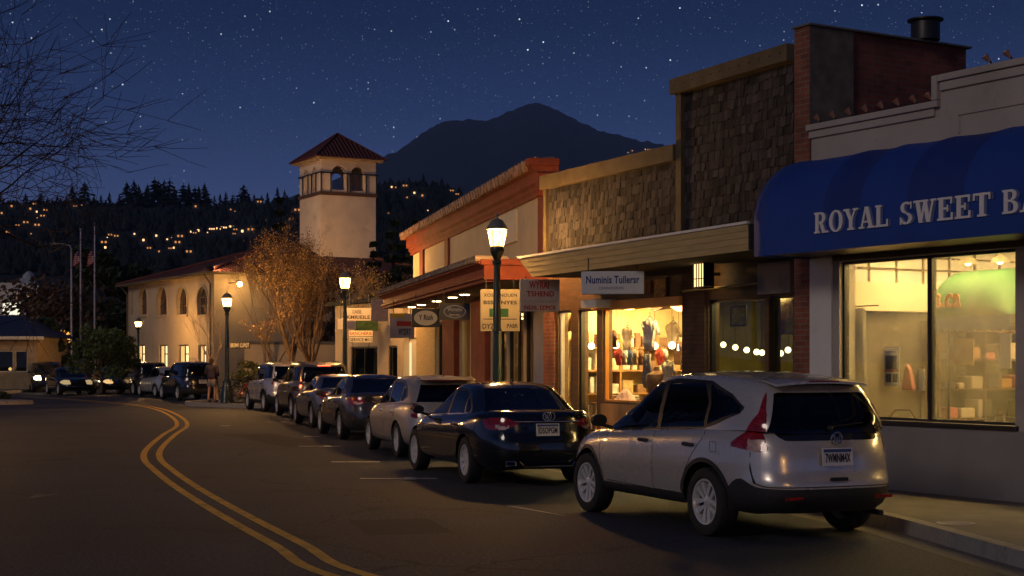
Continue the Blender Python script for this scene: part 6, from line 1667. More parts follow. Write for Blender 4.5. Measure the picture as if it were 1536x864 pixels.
garment(1010, 484, .9, 'shirt', 'tan', .7, 'tan shirt hung high, right of the white shirt')
garment(942, 490, .9, 'shirt', 'cream', .6, 'cream shirt hung high, left of the white shirt')
garment(972, 531, .40, 'trousers', 'grey', .66, 'grey trousers displayed in the middle of the lit shop window')
garment(1003, 541, .5, 'shirt', 'cream', .62, 'pale gathered shirt low beside the grey trousers')
garment(921, 497, .5, 'shirt', 'brown', .42, 'small brown shirt hung at the left of the lit window')
garment(1018, 512, 1.5, 'shirt', 'brown', .6, 'brown shirt deep in the shop near the right of the lit window')
for i, (px, cn, of) in enumerate(((928,'red',.8),(936,'white',.9),(944,'blue',1.0),(952,'tan',1.1),(960,'brown',1.2),(990,'red',1.5),(997,'white',1.6))):
    garment(px, 524, of, 'shirt', cn, .42, '%s shirt on the low rail, %s' % (dict(red='dark red', blue='navy blue', brown='dark brown', white='bright white', tan='plain tan')[cn], 'left of the grey trousers' if px < 970 else 'right of the grey trousers'), 'shirts on the low rails')
dp = thing('draped_canvas', 'brown canvas draped in swags below the ceiling of the clothes shop', 'drape', FS.w(0,0,0), FS.a)
x0, x1 = S_(925,.6), S_(1020,.6); V = []
for j in range(5):
    for i in range(25): u = i/24; V.append((x0+(x1-x0)*u, .6+.35*j/4, FS.z(975,470,.6)+.16-.16*abs(math.sin(u*math.pi*2.5))*(.4+.6*u)+.05*j/4))
mb = MB(); mb.add(V, [(j*25+i, j*25+i+1, (j+1)*25+i+1, (j+1)*25+i) for j in range(4) for i in range(24)]); mb.build('cloth', clothc['brown'], dp, smooth=True)
mq_ = thing('mannequin', 'brown headless mannequin torso draped in grey beside the trousers', 'mannequin', FS.w(S_(985,.45), .45, .2), FS.a)
MB().lathe([(.001,1.46),(.05,1.45),(.055,1.38),(.17,1.32),(.19,1.2),(.15,1.0),(.13,.92),(.17,.78),(.16,.7),(.001,.69)], (0,0,0), 18).build('torso', clothc['brown'], mq_, smooth=True)
mb = MB(); mb.tube([(0,0,.7),(0,0,.05)], .018, 8); mb.lathe([(.001,.03),(.18,.02),(.18,0)], (0,0,0), 16); mb.build('stand', M['steel'], mq_)
def heap(px, off, z, n, spread, lab, cols):
    r_ = thing('folded_clothes', lab, 'clothes', FS.w(S_(px,off), off, z), FS.a); rn = random.Random(int(px))
    for i, c in enumerate(cols):
        mb = MB(); x = rn.uniform(-spread,spread); 
        for k in range(n):
            mb.obox((x+rn.uniform(-.02,.02), rn.uniform(-.05,.05), .025+k*.045), (.26, .3, .04), Matrix.Rotation(rn.uniform(-.2,.2),3,'Z'))
        mb.build('pile', clothc[c], r_, bevel=.015)
        spread_ = 0
    return r_
def display_table(px, off, w_, lab, h_=.78):
    r_ = thing('display_table', lab, 'table', FS.w(S_(px,off), off, .2), FS.a)
    MB().box(-w_/2, w_/2, -.35, .35, h_-.04, h_).build('table_top', M['oak'], r_, bevel=.006)
    for x in (-w_/2+.05, w_/2-.05):
        for y in (-.3,.3): MB().box(x-.025,x+.025,y-.025,y+.025,0,h_-.041).build('leg', M['oak'], r_)
display_table(930, .55, 1.0, 'oak display table behind the glass on the left of the shop window')
heap(922, .5, .98, 4, .25, 'folded cream and tan clothes on the oak display table', ('cream','tan','white'))
heap(945, .6, .98, 3, .2, 'folded pink and white clothes at the right of the oak table', ('pink','white'))
display_table(1000, 1.3, 1.0, 'oak display table deeper in the clothes shop')
heap(1000, 1.3, .98, 5, .35, 'tall piles of bright folded clothes on the deeper table', ('white','cream','brown','white'))
pk = thing('draped_cloth', 'pink and white cloth draped low behind the window sill above the car bonnet', 'cloth', FS.w(S_(938,.35), .35, .95), FS.a)
mb = MB(); V = []; 
for j in range(7):
    for i in range(17): u, v = i/16-.5, j/6-.5; V.append((u*.8, v*.36, .30*math.exp(-(u*3)**2-(v*2.4)**2)+.02*math.sin(u*40+j)))
mb.add(V, [(j*17+i, j*17+i+1, (j+1)*17+i+1, (j+1)*17+i) for j in range(6) for i in range(16)]); mb.build('cloth', clothc['pink'], pk, smooth=True); 
sf = thing('wall_shelf', 'tall shelf unit of folded goods on the back wall of the clothes shop', 'shelf', FS.w(.27, 1.75, .2), FS.a-R(90))
mb = MB(); [mb.box(-1.3,1.3,0,.35,z,z+.03) for z in (.0,.45,.9,1.35,1.8)]; [mb.box(x-.015,x+.015,0,.35,.031,2.1) for x in (-1.3,-.43,.43,1.3)]; mb.build('frame', M['oak'], sf)
rn = random.Random(3)
for z in (.48,.93,1.38,1.83):
    mb = MB(); x = -1.25
    while x < 1.2:
        w_ = rn.uniform(.08,.26); hh = rn.uniform(.12,.34); mb.box(x, x+w_, .02, .3, z, z+hh, rn.randrange(4)); x += w_+rn.uniform(.02,.1)
    mb.build('folded_goods', [clothc[c] for c in ('white','tan','brown','cream')], sf, bevel=.01)
# back counters, banner, and the sign inside the left glass
flat_thing('wall_banner', 'red banner with white lettering inside the narrow left pane of the clothes shop', 'banner', FS, 842, 878, 505, 517, .9, M['sred'])
flat_thing('light_strip_sign', 'bluish white lit strip under the red banner in the narrow left pane', 'sign', FS, 842, 877, 519, 525, .88, emis('strip_glow', (.7,.82,1), 1.6))
wb = thing('wicker_wheel', 'bicycle wheel leaning inside the narrow pane beside the shop door', 'wheel', FS.w(S_(884,.6), .6, .2), FS.a)
mb = MB(); mb.lathe([(.30,-.015),(.33,0),(.30,.015),(.28,0),(.30,-.015)], (0,0,.45), 26, Matrix.Rotation(R(80),3,'X')); mb.build('rim', M['steel'], wb, smooth=True)
mb = MB(); [mb.tube([(0,0,.45),(.29*math.cos(R(k*30)),0,.45+.29*math.sin(R(k*30)))], .004, 4) for k in range(12)]; mb.build('spoke', M['steel'], wb)
# striped cream shells; the right one stands in for a reflected awning
def awning_shell(px0, px1, py0, py1, off, lab):
    x0, x1 = S_(px0,off), S_(px1,off); z1, z0 = FS.z((px0+px1)/2,py0,off), FS.z((px0+px1)/2,py1,off)
    r_ = thing('awning_shell', lab, 'blind', FS.w((x0+x1)/2, off, z0), FS.a); n_ = 60; mb = MB(); V = []
    for j in range(13):
        v = j/12
        for i in range(n_+1):
            u = i/n_; y = .25*(1-math.cos(v*math.pi/2)) + .02*math.sin(u*2*math.pi*10); V.append(((u-.5)*(x1-x0), y, (z1-z0)*math.sin(v*math.pi/2)))
    mb.add(V, [(j*(n_+1)+i, j*(n_+1)+i+1, (j+1)*(n_+1)+i+1, (j+1)*(n_+1)+i) for j in range(12) for i in range(n_)])
    o = mb.build('cloth', clothc['cream'], r_, smooth=True, angle=180); o.modifiers.new('t','SOLIDIFY').thickness = .006
awning_shell(1153, 1190, 443, 502, .35, 'fluted cream shell blind in the narrow pane beside the brick pier')
awning_shell(842, 875, 461, 497, .35, 'striped cream shell blind above the red banner')
flat_thing('framed_notice', 'dim framed notice with pale scrawl hung high in the dark green pane', 'notice', FS, 1098, 1119, 461, 487, .5, mat('notice_face', (.30,.28,.10), .7, var=.6, scale=16), frame=M['blk'])
# globes on cords, hung to imitate a reflected string of lights
M['globe'] = emis('globe_glow', (1,.80,.45), 9); M['pinkglobe'] = emis('pink_globe_glow', (1,.25,.55), 4)
gl0 = {}
def globe(px, py, off, r, lab, grp, pink=False):
    k = (pink, round(r,3)); p = P_in(px, py, off)
    if k not in gl0:
        o = thing('reflected_globe', lab, 'lamp', p, 0, grp); MB().sphere((0,0,0), r, 9).build('globe', M['pinkglobe'] if pink else M['globe'], o, smooth=True)
        MB().tube([(0,0,r),(0,0,.9)], .004, 4).build('cord', M['blk'], o); gl0[k] = o
    else: o = copy_tree(gl0[k]); o.location = p; tag(o, lab, 'lamp', grp)
for px, py, off in ((887,519,.6),(924,518,.6),(982,519,.9),(1008,518,.8),(911,527,1.0),(1018,521,1.5)): globe(px, py, off, .065, 'glowing globe lamp hung in the bright clothes shop', 'globe lamps in the clothes shop')
for px, py, off in ((1085,517,.9),(1103,521,.9),(1120,525,.8),(1135,528,.8),(1143,529,1.3),(1163,528,.9),(1171,530,1.2),(1182,525,.8)): globe(px, py, off, .05, 'small white globe lamp in the dark green side window', 'globe lamps in the dark side window')
globe(1069, 521, 1.0, .055, 'pink glowing globe lamp at the left of the dark side window', 'pink lamps', True)
heap(1090, .5, .85, 2, .2, 'heap of dark and red clothes low in the dark green side window', ('brown','red','tan'))
heap(1130, .5, .85, 3, .2, 'patterned dark cushions low beside the black mullion', ('brown','blue'))
heap(1172, .5, .85, 2, .1, 'tan cushions under the fluted shell blind', ('tan','brown'))
for px, w_, lab in ((1110,2.3,'dark low display bench behind the green side window'),):
    r_ = thing('display_bench', lab, 'bench', FS.w(S_(1126,.5), .5, .2), FS.a); MB().box(-1.3,1.3,-.25,.3,.58,.64).build('bench_top', M['wood'], r_); [MB().box(x-.04,x+.04,-.2,.25,0,.579).build('leg', M['wood'], r_) for x in (-1.2,1.2)]
# windows of the cream building: a few goods
flat_thing('wall_poster', 'red and white poster inside the window right of the nearest lamp pole', 'poster', FR, 764, 784, 504, 520, .9, M['sred'])
flat_thing('glowing_screen', 'small blue glowing screen inside the window beside the lamp pole', 'screen', FR, 764, 773, 524, 543, .6, emis('blue_screen', (.25,.45,1), 1.2))
flat_thing('tall_curtain', 'pale yellow curtain in the window between the two red pillars', 'curtain', FR, 697, 704, 470, 560, .4, M['creamp'], thick=.05)

# ------------------------------------------------------------------ street lamps
LAMPW = 900.0
def street_lamp(label, X, Y, top, z0=.15, group='green cast-iron street lamps', first=[None]):
    if first[0] is None:
        r_ = thing('street_lamp', label, 'street lamp', (X,Y,z0), .3, group); H = 4.45
        mb = MB(); mb.lathe([(.001,0),(.26,0),(.26,.06),(.235,.10),(.20,.55),(.15,.78),(.17,.80),(.17,.84),(.12,.90),(.10,1.0)], (0,0,0), 12); mb.build('base', M['green'], r_, smooth=True)
        mb = MB(); mb.lathe([(.088,.98),(.078,2.2),(.09,2.21),(.09,2.25),(.076,2.27),(.064,H-.95),(.09,H-.93),(.09,H-.89),(.06,H-.86),(.075,H-.82),(.13,H-.72),(.14,H-.66),(.12,H-.60),(.001,H-.60)], (0,0,0), 14); mb.build('pole', M['green'], r_, smooth=True)
        mb = MB(); mb.lathe([(.001,H-.595),(.125,H-.595),(.185,H-.27),(.001,H-.27)], (0,0,0), 8); gl = mb.build('lantern_glass', M['lamp'], r_)
        MB().sphere((0,0,H-.43), .055, 8, 0, (1,1,1.6)).build('bulb', M['bulbcore'], r_, smooth=True)
        mb = MB()
        for k in range(8):
            a = 2*math.pi*k/8; mb.tube([(.128*math.cos(a),.128*math.sin(a),H-.597),(.19*math.cos(a),.19*math.sin(a),H-.268)], .007, 4)
        mb.lathe([(.205,H-.275),(.21,H-.255),(.15,H-.16),(.11,H-.10),(.03,H-.06),(.025,H-.03),(.035,H-.01),(.02,H+.02),(.001,H+.05)], (0,0,0), 12)
        mb.build('lantern_cap', M['steelcap'], r_, smooth=True)
        first[0] = r_; o = r_
    else:
        o = copy_tree(first[0]); o.location = (X,Y,z0); tag(o, label, 'street lamp', group)
    ld = bpy.data.lights.new('lamp_light', 'POINT'); ld.energy = LAMPW*(.7 if abs(Y-29.3) < .1 else 1.0); ld.color = (1,.50,.14); ld.shadow_soft_size = .12
    lo_ = bpy.data.objects.new('lamp_light', ld); COL.objects.link(lo_); lo_.location = (X, Y, z0+(top-z0)/4.5*(4.45-.43)+.0)
    s_ = (top-z0)/4.5; o.scale = (1 if s_ > .9 else s_, 1 if s_ > .9 else s_, s_)
    return o
M['steelcap'] = mat('lantern_cap', (.30,.27,.22), .45, .5, var=.2)
street_lamp('tall green street lamp nearest the viewer, before the cream building and ochre marquee', (745.5-CX)/F*29.3, 29.3, 4.56)
street_lamp('green street lamp lit beside the bare tree, behind the middle of the parked row', (517.5-CX)/F*51.5, 51.5, 4.85)
street_lamp('green street lamp standing on the corner beside the pedestrian', (340.5-CX)/F*60, 60, 4.5)
street_lamp('green street lamp in front of the left end of the arched hall', (207.5-CX)/F*86, 86, 4.25)
street_lamp('farthest small street lamp at the left, beyond the oncoming cars', (70-CX)/F*118, 118, 2.9)
street_lamp('green street lamp on the right kerb behind the viewer', 5.6, -5, 4.6)  # extra lamp out of view, added to light the near car

street_lamp('green street lamp on the left pavement opposite the cream building, outside the view', -15.2, 35, 4.6)  # left pair out of view, added to light facades and cars
street_lamp('green street lamp on the left pavement opposite the small far shop, outside the view', -19.0, 47, 4.6)
M['barkgold'] = mat('bark_warm', (.16,.10,.06), .95, var=.3, scale=4)
# ------------------------------------------------------------------ trees
def grow(mb, p, d, ln, r, depth, rn, up=.15, spread=.55, kids=(2,4), n=6, tips=None, shrink=.74, wig=.12, rmin=.003):
    pts = [Vector(p)]; rad = [r]; d = Vector(d).normalized(); segs = 4 if depth > 2 else 3
    for i in range(segs):
        d = (d + Vector((rn.uniform(-wig,wig), rn.uniform(-wig,wig), rn.uniform(-wig,wig)+up*.3))).normalized()
        pts.append(pts[-1] + d*ln/segs); rad.append(r*(1-.42*(i+1)/segs))
    mb.tube(pts, rad, n if depth > 3 else (4 if depth > 1 else 3), cap=False)
    if depth == 0:
        if tips is not None: tips += pts[1:]
        return
    k = rn.randint(*kids)
    for i in range(k):
        if i == 0: base = pts[-1]; j = len(pts)-1
        else: j = rn.randint(max(1, segs-2), segs); base = pts[j]
        a = Vector((rn.gauss(0,1), rn.gauss(0,1), rn.gauss(0,.7))); a = (a - d*a.dot(d)).normalized()
        nd = (d + a*spread*rn.uniform(.5,1.25) + Vector((0,0,up))).normalized()
        grow(mb, base, nd, ln*shrink*rn.uniform(.8,1.15), max(rmin, rad[j]*rn.uniform(.55,.75)), depth-1, rn, up, spread, kids, n, tips, shrink, wig, rmin)
def leaves(mb, pts, rn, size, per=2, jit=.15):
    for p in pts:
        for _ in range(per):
            c = Vector(p)+Vector((rn.gauss(0,jit), rn.gauss(0,jit), rn.gauss(0,jit))); a = Vector((rn.gauss(0,1),rn.gauss(0,1),rn.gauss(0,1))).normalized(); b = a.orthogonal().normalized(); s_ = size*rn.uniform(.6,1.3)
            b2 = a.cross(b)
            mb.add([c-b*s_, c+b2*s_*.6, c+b*s_, c-b2*s_*.6], [(0,1,2,3)])
def bare_tree(label, X, Y, h, lean, seed, barkm, depth=6, spread=.55, up=.15, r=.12, leafm=None, lsize=.05, per=1, z=.15, kids=(2,4), start=.28, cat='tree', multi=1, shrink=.74, rmin=.003):
    rn = random.Random(seed); r_ = thing('bare_tree', label, cat, (X,Y,z)); tips = []
    tk = MB(); hh = h*start
    base = [(0,0,0)]; 
    for s_ in range(1,4): base.append((lean[0]*hh*s_/3+rn.uniform(-.03,.03), lean[1]*hh*s_/3+rn.uniform(-.03,.03), hh*s_/3))
    tk.tube(base, [r*1.25, r, r*.9, r*.82], 9); tk.build('trunk', barkm, r_, smooth=True)
    mb = MB(); top = Vector(base[-1])
    for i in range(multi+3):
        a = 2*math.pi*i/(multi+3)+rn.random(); d = Vector((math.cos(a)*spread+lean[0], math.sin(a)*spread+lean[1], 1))
        grow(mb, top-Vector((0,0,rn.random()*hh*.2)), d, h*.24, r*.62, depth-1, rn, up, spread, kids, 6, tips, shrink, .12, rmin)
    mb.build('crown', barkm, r_, smooth=False)
    if leafm:
        lf = MB(); leaves(lf, tips, rn, lsize, per, lsize*2.2); lf.build('foliage', leafm, r_)
    return r_
bare_tree('tall leafless tree reaching dark branches into the sky from beyond the left edge', -16.1, 33.5, 11.8, (.10,0), 11, M['barkdk'], 6, 1.0, .05, .24, None, kids=(2,4), start=.30, multi=12, shrink=.79, rmin=.008)
bare_tree('large street tree with few golden leaves, its trunk rising left of the small far shop', (440-CX)/F*62.5, 62.5, 6.9, (-.04,0), 21, M['barkgold'], 6, .38, .24, .13, M['leafgold'], .036, 1, start=.24, multi=4)
bare_tree('large golden-brown street tree just right of its twin, before the lit street lamp', (466-CX)/F*61.8, 61.8, 6.2, (.02,0), 22, M['barkgold'], 6, .38, .24, .12, M['leafgold'], .036, 1, start=.22, multi=4)
bare_tree('small low tree at the left foot of the golden twin trees', (411-CX)/F*63, 63, 4.0, (0,0), 23, M['barkgold'], 5, .6, .10, .07, M['leafgold'], .035, 1, start=.3)
bare_tree('pale leafless sapling behind the pedestrian at the corner', (326-CX)/F*63.5, 63.5, 4.4, (-.10,0), 24, M['barkpale'], 5, .42, .22, .055, None, start=.32)
bare_tree('slim pale leafless tree with upright twigs left of the golden trees', (398-CX)/F*66, 66, 6.6, (0,0), 26, M['barkpale'], 6, .30, .30, .07, M['leafgold'], .03, 1, start=.35)
bare_tree('pale branching tree lit by the lamp above the small far shop', (563-CX)/F*58.5, 58.5, 5.2, (0,0), 25, M['barkpale'], 5, .55, .12, .09, M['leafgold'], .04, 1, start=.42)
bare_tree('brown leafed tree beside the flagpoles at the left', (76-CX)/F*108, 108, 8.2, (0,0), 27, M['bark'], 5, .6, .1, .16, M['leafbrown'], .22, 2, start=.22)
bare_tree('brown twiggy shrub tree in front of the pale left building', (52-CX)/F*104, 104, 5.0, (0,0), 28, M['bark'], 5, .7, .08, .12, M['leafbrown'], .16, 2, start=.2)

def leafy_tree(name, label, X, Y, h, wid, seed, leafm, n=5200, size=.09, low=.25, z=.15, cone=False, group=None, cat='tree'):
    rn = random.Random(seed); r_ = thing(name, label, cat, (X,Y,z), 0, group)
    tk = MB(); tk.tube([(0,0,0),(.04*h*.1,0,h*.3),(0,0,h*.6),(0,0,h*.9)], [h*.022,h*.018,h*.012,h*.004], 7)
    for i in range(10):
        a = rn.random()*6.28; z_ = h*rn.uniform(low, .75); tk.tube([(0,0,z_),(math.cos(a)*wid*.25,math.sin(a)*wid*.25,z_+h*.06)], [h*.008,h*.003], 4)
    tk.build('trunk', M['barkdk'] if cone else M['bark'], r_, smooth=True)
    cl = []
    if cone:
        L_ = 15
        for k in range(L_):
            t = k/L_; rr = wid*.5*(1-t)**.85
            for j in range(max(2,int(9*(1-t)+2))):
                a = rn.random()*6.28; q = rr*rn.uniform(.35,1.05); cl.append((math.cos(a)*q, math.sin(a)*q, h*(low+(1-low)*t)-q*.18, .10*wid*(1.15-t)))
    else:
        for k in range(46):
            a = rn.random()*6.28; t = rn.random(); q = wid*.5*math.sqrt(rn.random())*(1-.55*abs(t-.4)*1.4); cl.append((math.cos(a)*q, math.sin(a)*q, h*(low+(1-low)*t*.92), wid*rn.uniform(.08,.16)))
    mb = MB(); per = n//len(cl)
    for cx, cy_, cz, cr_ in cl:
        for _ in range(per):
            v = Vector((rn.gauss(0,1),rn.gauss(0,1),rn.gauss(0,1))).normalized()*cr_*rn.random()**.4; v.z *= .6 if cone else .85
            c = Vector((cx,cy_,cz))+v; a = Vector((rn.gauss(0,1),rn.gauss(0,1),rn.gauss(0,1))).normalized(); b = a.orthogonal().normalized(); b2 = a.cross(b); s_ = size*rn.uniform(.6,1.4)
            mb.add([c-b*s_, c+b2*s_*.55, c+b*s_, c-b2*s_*.55], [(0,1,2,3)])
    mb.build('crown', leafm, r_); return r_
def lt(lab, px, Y, topy, wpx, seed, m_, **k):
    h = CAMH+(HZ-topy)/F*Y-.1; leafy_tree(k.pop('name','leafy_tree'), lab, (px-CX)/F*Y, Y, h, wpx/F*Y, seed, m_, **k)
lt('bushy green street tree left of the arched hall, above the far parked cars', 152, 80, 489, 100, 1, M['leafgreen'], n=9000, size=.09, low=.28)
lt('dark broad tree behind the flagpoles', 150, 118, 368, 110, 2, M['leafdk'], n=7000, size=.3, low=.1)
lt('dark tree between the flagpoles and the arched hall', 190, 120, 392, 90, 3, M['leafdk'], n=5000, size=.3, low=.1)
lt('dark spreading tree over the corner of the cream building at the left', 62, 96, 478, 80, 4, M['leafdk'], n=4500, size=.2, low=.15)
lt('dark low tree further back at the far left', 25, 150, 500, 120, 14, M['leafdk'], n=3500, size=.35, low=.1)
lt('pointed dark conifer just left of the bell tower', 420, 112, 283, 72, 5, M['leafdk'], n=7000, size=.28, low=.05, cone=True, name='conifer')
lt('tall dark conifer between the bell tower and the cream building', 590, 80, 318, 92, 6, M['leafdk'], n=13000, size=.22, low=.04, cone=True, name='conifer')
lt('dark conifer close behind the small far shop', 560, 84, 352, 70, 7, M['leafdk'], n=8000, size=.2, low=.04, cone=True, name='conifer')
lt('dark conifer rising over the left end of the tiled cornice', 622, 88, 318, 90, 8, M['leafdk'], n=11000, size=.24, low=.04, cone=True, name='conifer')
lt('olive shrub filling the gap above the small far shop', 590, 68, 395, 60, 9, M['leafdk'], n=6000, size=.12, low=.08, name='shrub', cat='shrub')
lt('round olive tree behind the golden twin trees', 500, 74, 400, 90, 10, M['leafbrown'], n=5000, size=.12, low=.2)
lt('yellow-green hedge bush at the corner beside the street lamp', 372, 65.5, 541, 52, 12, M['leaflime'], n=5200, size=.045, low=.02, name='hedge_bush', cat='bush')
lt('low dark bush on the planted island at the far left edge', 2, 64.5, 589, 26, 13, M['leafdk'], n=1200, size=.05, low=.02, name='bush', cat='bush')

# ------------------------------------------------------------------ left side buildings
FA = Frame(-34.5, 90, -2)
ca = thing('corner_cafe', 'low cream building with a blue roof and dark windows at the left edge', 'building', (FA.ox, FA.oy, 0), FA.a+R(90-0)*0)
# its front faces the viewer: frame heading -2 runs along y, so build square to the view instead
ca.location = (-34.5, 89, 0); ca.rotation_euler = (0,0,R(4))
def zq(py, Y=89): return CAMH+(HZ-py)/F*Y
mb = MB(); xe = 7.1
wall_holes(mb, rect(0, xe, .15, zq(505)), [rect(4.7,5.75,zq(558),zq(526)), rect(5.85,6.55,zq(558),zq(526)), rect(2.2,4.2,zq(558),zq(526))], 0, .2)
mb.box(0,.2,.201,8,.15,zq(505)); mb.box(xe-.2,xe,.201,8,.15,zq(505)); mb.build('wall', mat('cafe_wall', (.42,.30,.16), .9, var=.15, dirt=(2,(.25,.17,.09),.55,.6)), ca)
for a, b in ((4.7,5.75),(5.85,6.55),(2.2,4.2)): window(ca, a, b, zq(558), zq(526), .05, M['creamp'], M['tealglass'], fw=.05)
room(ca, .25, xe-.25, .21, 4, .2, 2.9, M['bk_in'], M['ofloor'], M['bk_in'])
MB().sphere((5.2,1.5,1.3), .10, 6).build('table_lamp', M['win_hot'], ca); MB().box(5,6,1.2,1.6,2.86,2.89).build('ceiling_light', M['curtain2'], ca)
mb = MB(); z0, z1 = zq(505), zq(478); mb.add([(-.4,-.5,z0),(xe+.5,-.5,z0),(xe+.5,8.4,z0),(-.4,8.4,z0),(2,3.9,z1+.3),(xe-1.7,3.9,z1+.3)], [(0,1,5,4),(1,2,5),(2,3,4,5),(3,0,4),(0,3,2,1)]); mb.build('roof', mat('blue_roof', (.015,.028,.085), .7, var=.2), ca)
mb = MB(); mb.box(-.4,xe+.5,-.56,-.505,z0-.16,z0+.02); mb.build('gutter', M['creamp'], ca)
wbq = thing('white_far_block', 'pale two-storey building with one bright upper window behind the blue roof', 'building', (-43, 124, 0), R(3))
def zz_(py): return CAMH+(HZ-py)/F*124
mb = MB(); xe = 5.2; wall_holes(mb, [(-12,.1),(xe,.1),(xe,zz_(428)),(xe-1.0,zz_(428)),(xe-1.0,zz_(424)),(-12,zz_(424))], [rect(2.2,3.6,zz_(472),zz_(454)), rect(2.0,3.9,zz_(500),zz_(482)), rect(-2,0,zz_(472),zz_(456))], 0, .3); mb.box(-12,xe,.301,8,.1,zz_(430)); 
mb.build('wall', mat('pale_wall', (.42,.44,.47), .9, var=.15, scale=.5), wbq)
mb = MB(); mb.box(2.2,3.6,.15,.2,zz_(472),zz_(454)); mb.build('lit_window', emis('cool_window', (1,.93,.72), 1.1), wbq)
mb = MB(); mb.box(2.0,3.9,.15,.2,zz_(500),zz_(482)); mb.box(-2,0,.15,.2,zz_(472),zz_(456)); mb.build('dark_window', M['dark'], wbq)
mb = MB(); mb.box(3.3,4.5,1,2.2,zz_(424),zz_(416)); mb.lathe([(.55,zz_(416)),(.5,zz_(411)),(.2,zz_(406)),(.001,zz_(404))], (3.9,1.6,0), 12); mb.build('roof_turret', bpy.data.materials['pale_wall'], wbq)
for i, (x, py) in enumerate(((3.3,443),(4.2,443))):
    MB().sphere((x,-.1,zz_(py)), .09, 6).build('eave_lamp', M['win_hot'], wbq)
cs = thing('lit_kiosk', 'small kiosk with an orange lit sign panel and red trim beside the far lamp', 'kiosk', ((99-CX)/F*112, 112, 0), 0)
MB().box(-1.4,1.4,0,2,0,3.0).build('wall', M['housewall'], cs); MB().box(-.45,.45,-.06,-.01,3.1,4.0).build('sign_panel', emis('orange_panel', (1,.45,.08), 1.6), cs); MB().box(-1.5,1.5,-.3,2,3.0,3.08).build('roof', M['red'], cs); MB().box(-.1,.1,.0,.05,3.08,3.1).build('sign_post', M['blk'], cs)

# ------------------------------------------------------------------ flags, tall arm light
def flagpole(label, px, topy, Y, flip, fy0, fy1, fpx0):
    X = (px-CX)/F*Y; H = CAMH+(HZ-topy)/F*Y
    r_ = thing('flagpole', label, 'flagpole', (X,Y,0)); mb = MB(); mb.lathe([(.10,0),(.085,3),(.05,H-.05),(.001,H-.05)], (0,0,0), 10); mb.build('pole', M['alum'], r_, smooth=True)
    MB().sphere((0,0,H+.03), .09, 7).build('finial', M['steel'], r_, smooth=True)
    zt = CAMH+(HZ-fy0)/F*Y; zb2 = CAMH+(HZ-fy1)/F*Y; wx = (fpx0-px)/F*Y
    mb = MB(); n_ = 13; m_ = 10; V = []
    for j in range(n_+1):
        for i in range(m_+1):
            u = i/m_; v = j/n_; V.append((wx*u*(.75+.25*v)+.03*math.sin(i*1.7), .10*math.sin(i*1.5+v*2), zt-(zt-zb2)*(.72*v+.28*u)))
    for j in range(n_):
        for i in range(m_):
            mm = 2 if (j < 7 and i < 4) else (j % 2)
            b = [V[j*(m_+1)+i], V[j*(m_+1)+i+1], V[(j+1)*(m_+1)+i+1], V[(j+1)*(m_+1)+i]]; mb.add(b, [(0,1,2,3)], mm)
    f = thing('flag', label.replace('flagpole', 'flag').replace('tall steel', 'limp red and white striped') if 0 else ('limp red and white striped flag on the %s flagpole' % ('left' if flip else 'right, taller')), 'flag', (X,Y,0))
    mb.build('flag_cloth', [mat('flag_red', (.60,.05,.05), .8), M['white'], M['sblue']] if 'flag_red' not in bpy.data.materials else [bpy.data.materials['flag_red'], M['white'], M['sblue']], f, smooth=True)
M['alum'] = mat('aluminium', (.42,.40,.40), .4, .5, var=.1)
flagpole('left and shorter steel flagpole, in front of the dark trees', 121, 345, 106, True, 372, 400, 110)
flagpole('right and taller steel flagpole, in front of the dark trees', 142, 336, 106, False, 371, 401, 131)
r_ = thing('arm_light', 'tall unlit arm street light left of the flagpoles', 'street light', ((107-CX)/F*104, 104, 0)); H = CAMH+(HZ-366)/F*104
mb = MB(); mb.tube([(0,0,0),(0,0,H-.35),(-.1,0,H-.1),(-.5,0,H)], [.09,.06,.05,.04], 8); mb.tube([(-.5,0,H),(-1.0,0,H+.03)], .03, 6); mb.build('pole', M['alum'], r_, smooth=True)
mb = MB(); mb.sphere((-1.2,0,H+.02), .3, 8, 0, (1,.4,.28)); mb.build('lamp_head', M['alum'], r_, smooth=True)

# ------------------------------------------------------------------ pedestrian
def skin(name, V, E, Rr, material, parent, sub=2):
    me = bpy.data.meshes.new(name); me.from_pydata(V, E, []); o = bpy.data.objects.new(name, me); COL.objects.link(o)
    sk_ = o.modifiers.new('skin', 'SKIN'); sk_.use_smooth_shade = True
    for i, r in enumerate(Rr): me.skin_vertices[0].data[i].radius = (r, r) if not hasattr(r, '__len__') else r
    me.skin_vertices[0].data[0].use_root = True
    sb = o.modifiers.new('sub', 'SUBSURF'); sb.levels = sb.render_levels = sub
    bpy.context.view_layer.update(); dg = bpy.context.evaluated_depsgraph_get(); m2 = bpy.data.meshes.new_from_object(o.evaluated_get(dg)); bpy.data.objects.remove(o)
    m2.materials.clear(); m2.materials.append(material); m2.polygons.foreach_set('use_smooth', [True]*len(m2.polygons))
    o = bpy.data.objects.new(name, m2); COL.objects.link(o); o.parent = parent; return o
M['skin'] = mat('skin', (.50,.27,.16), .6, var=.08); M['hair'] = mat('hair', (.03,.018,.012), .7); M['jacket'] = mat('jacket', (.055,.035,.04), .85); M['skirt'] = mat('shorts', (.20,.17,.16), .9)
pe_ = thing('person', 'pedestrian in dark jacket and grey shorts, bare legs, standing at the corner', 'person', ((318-CX)/F*61.0, 61.0, .155), R(-22))
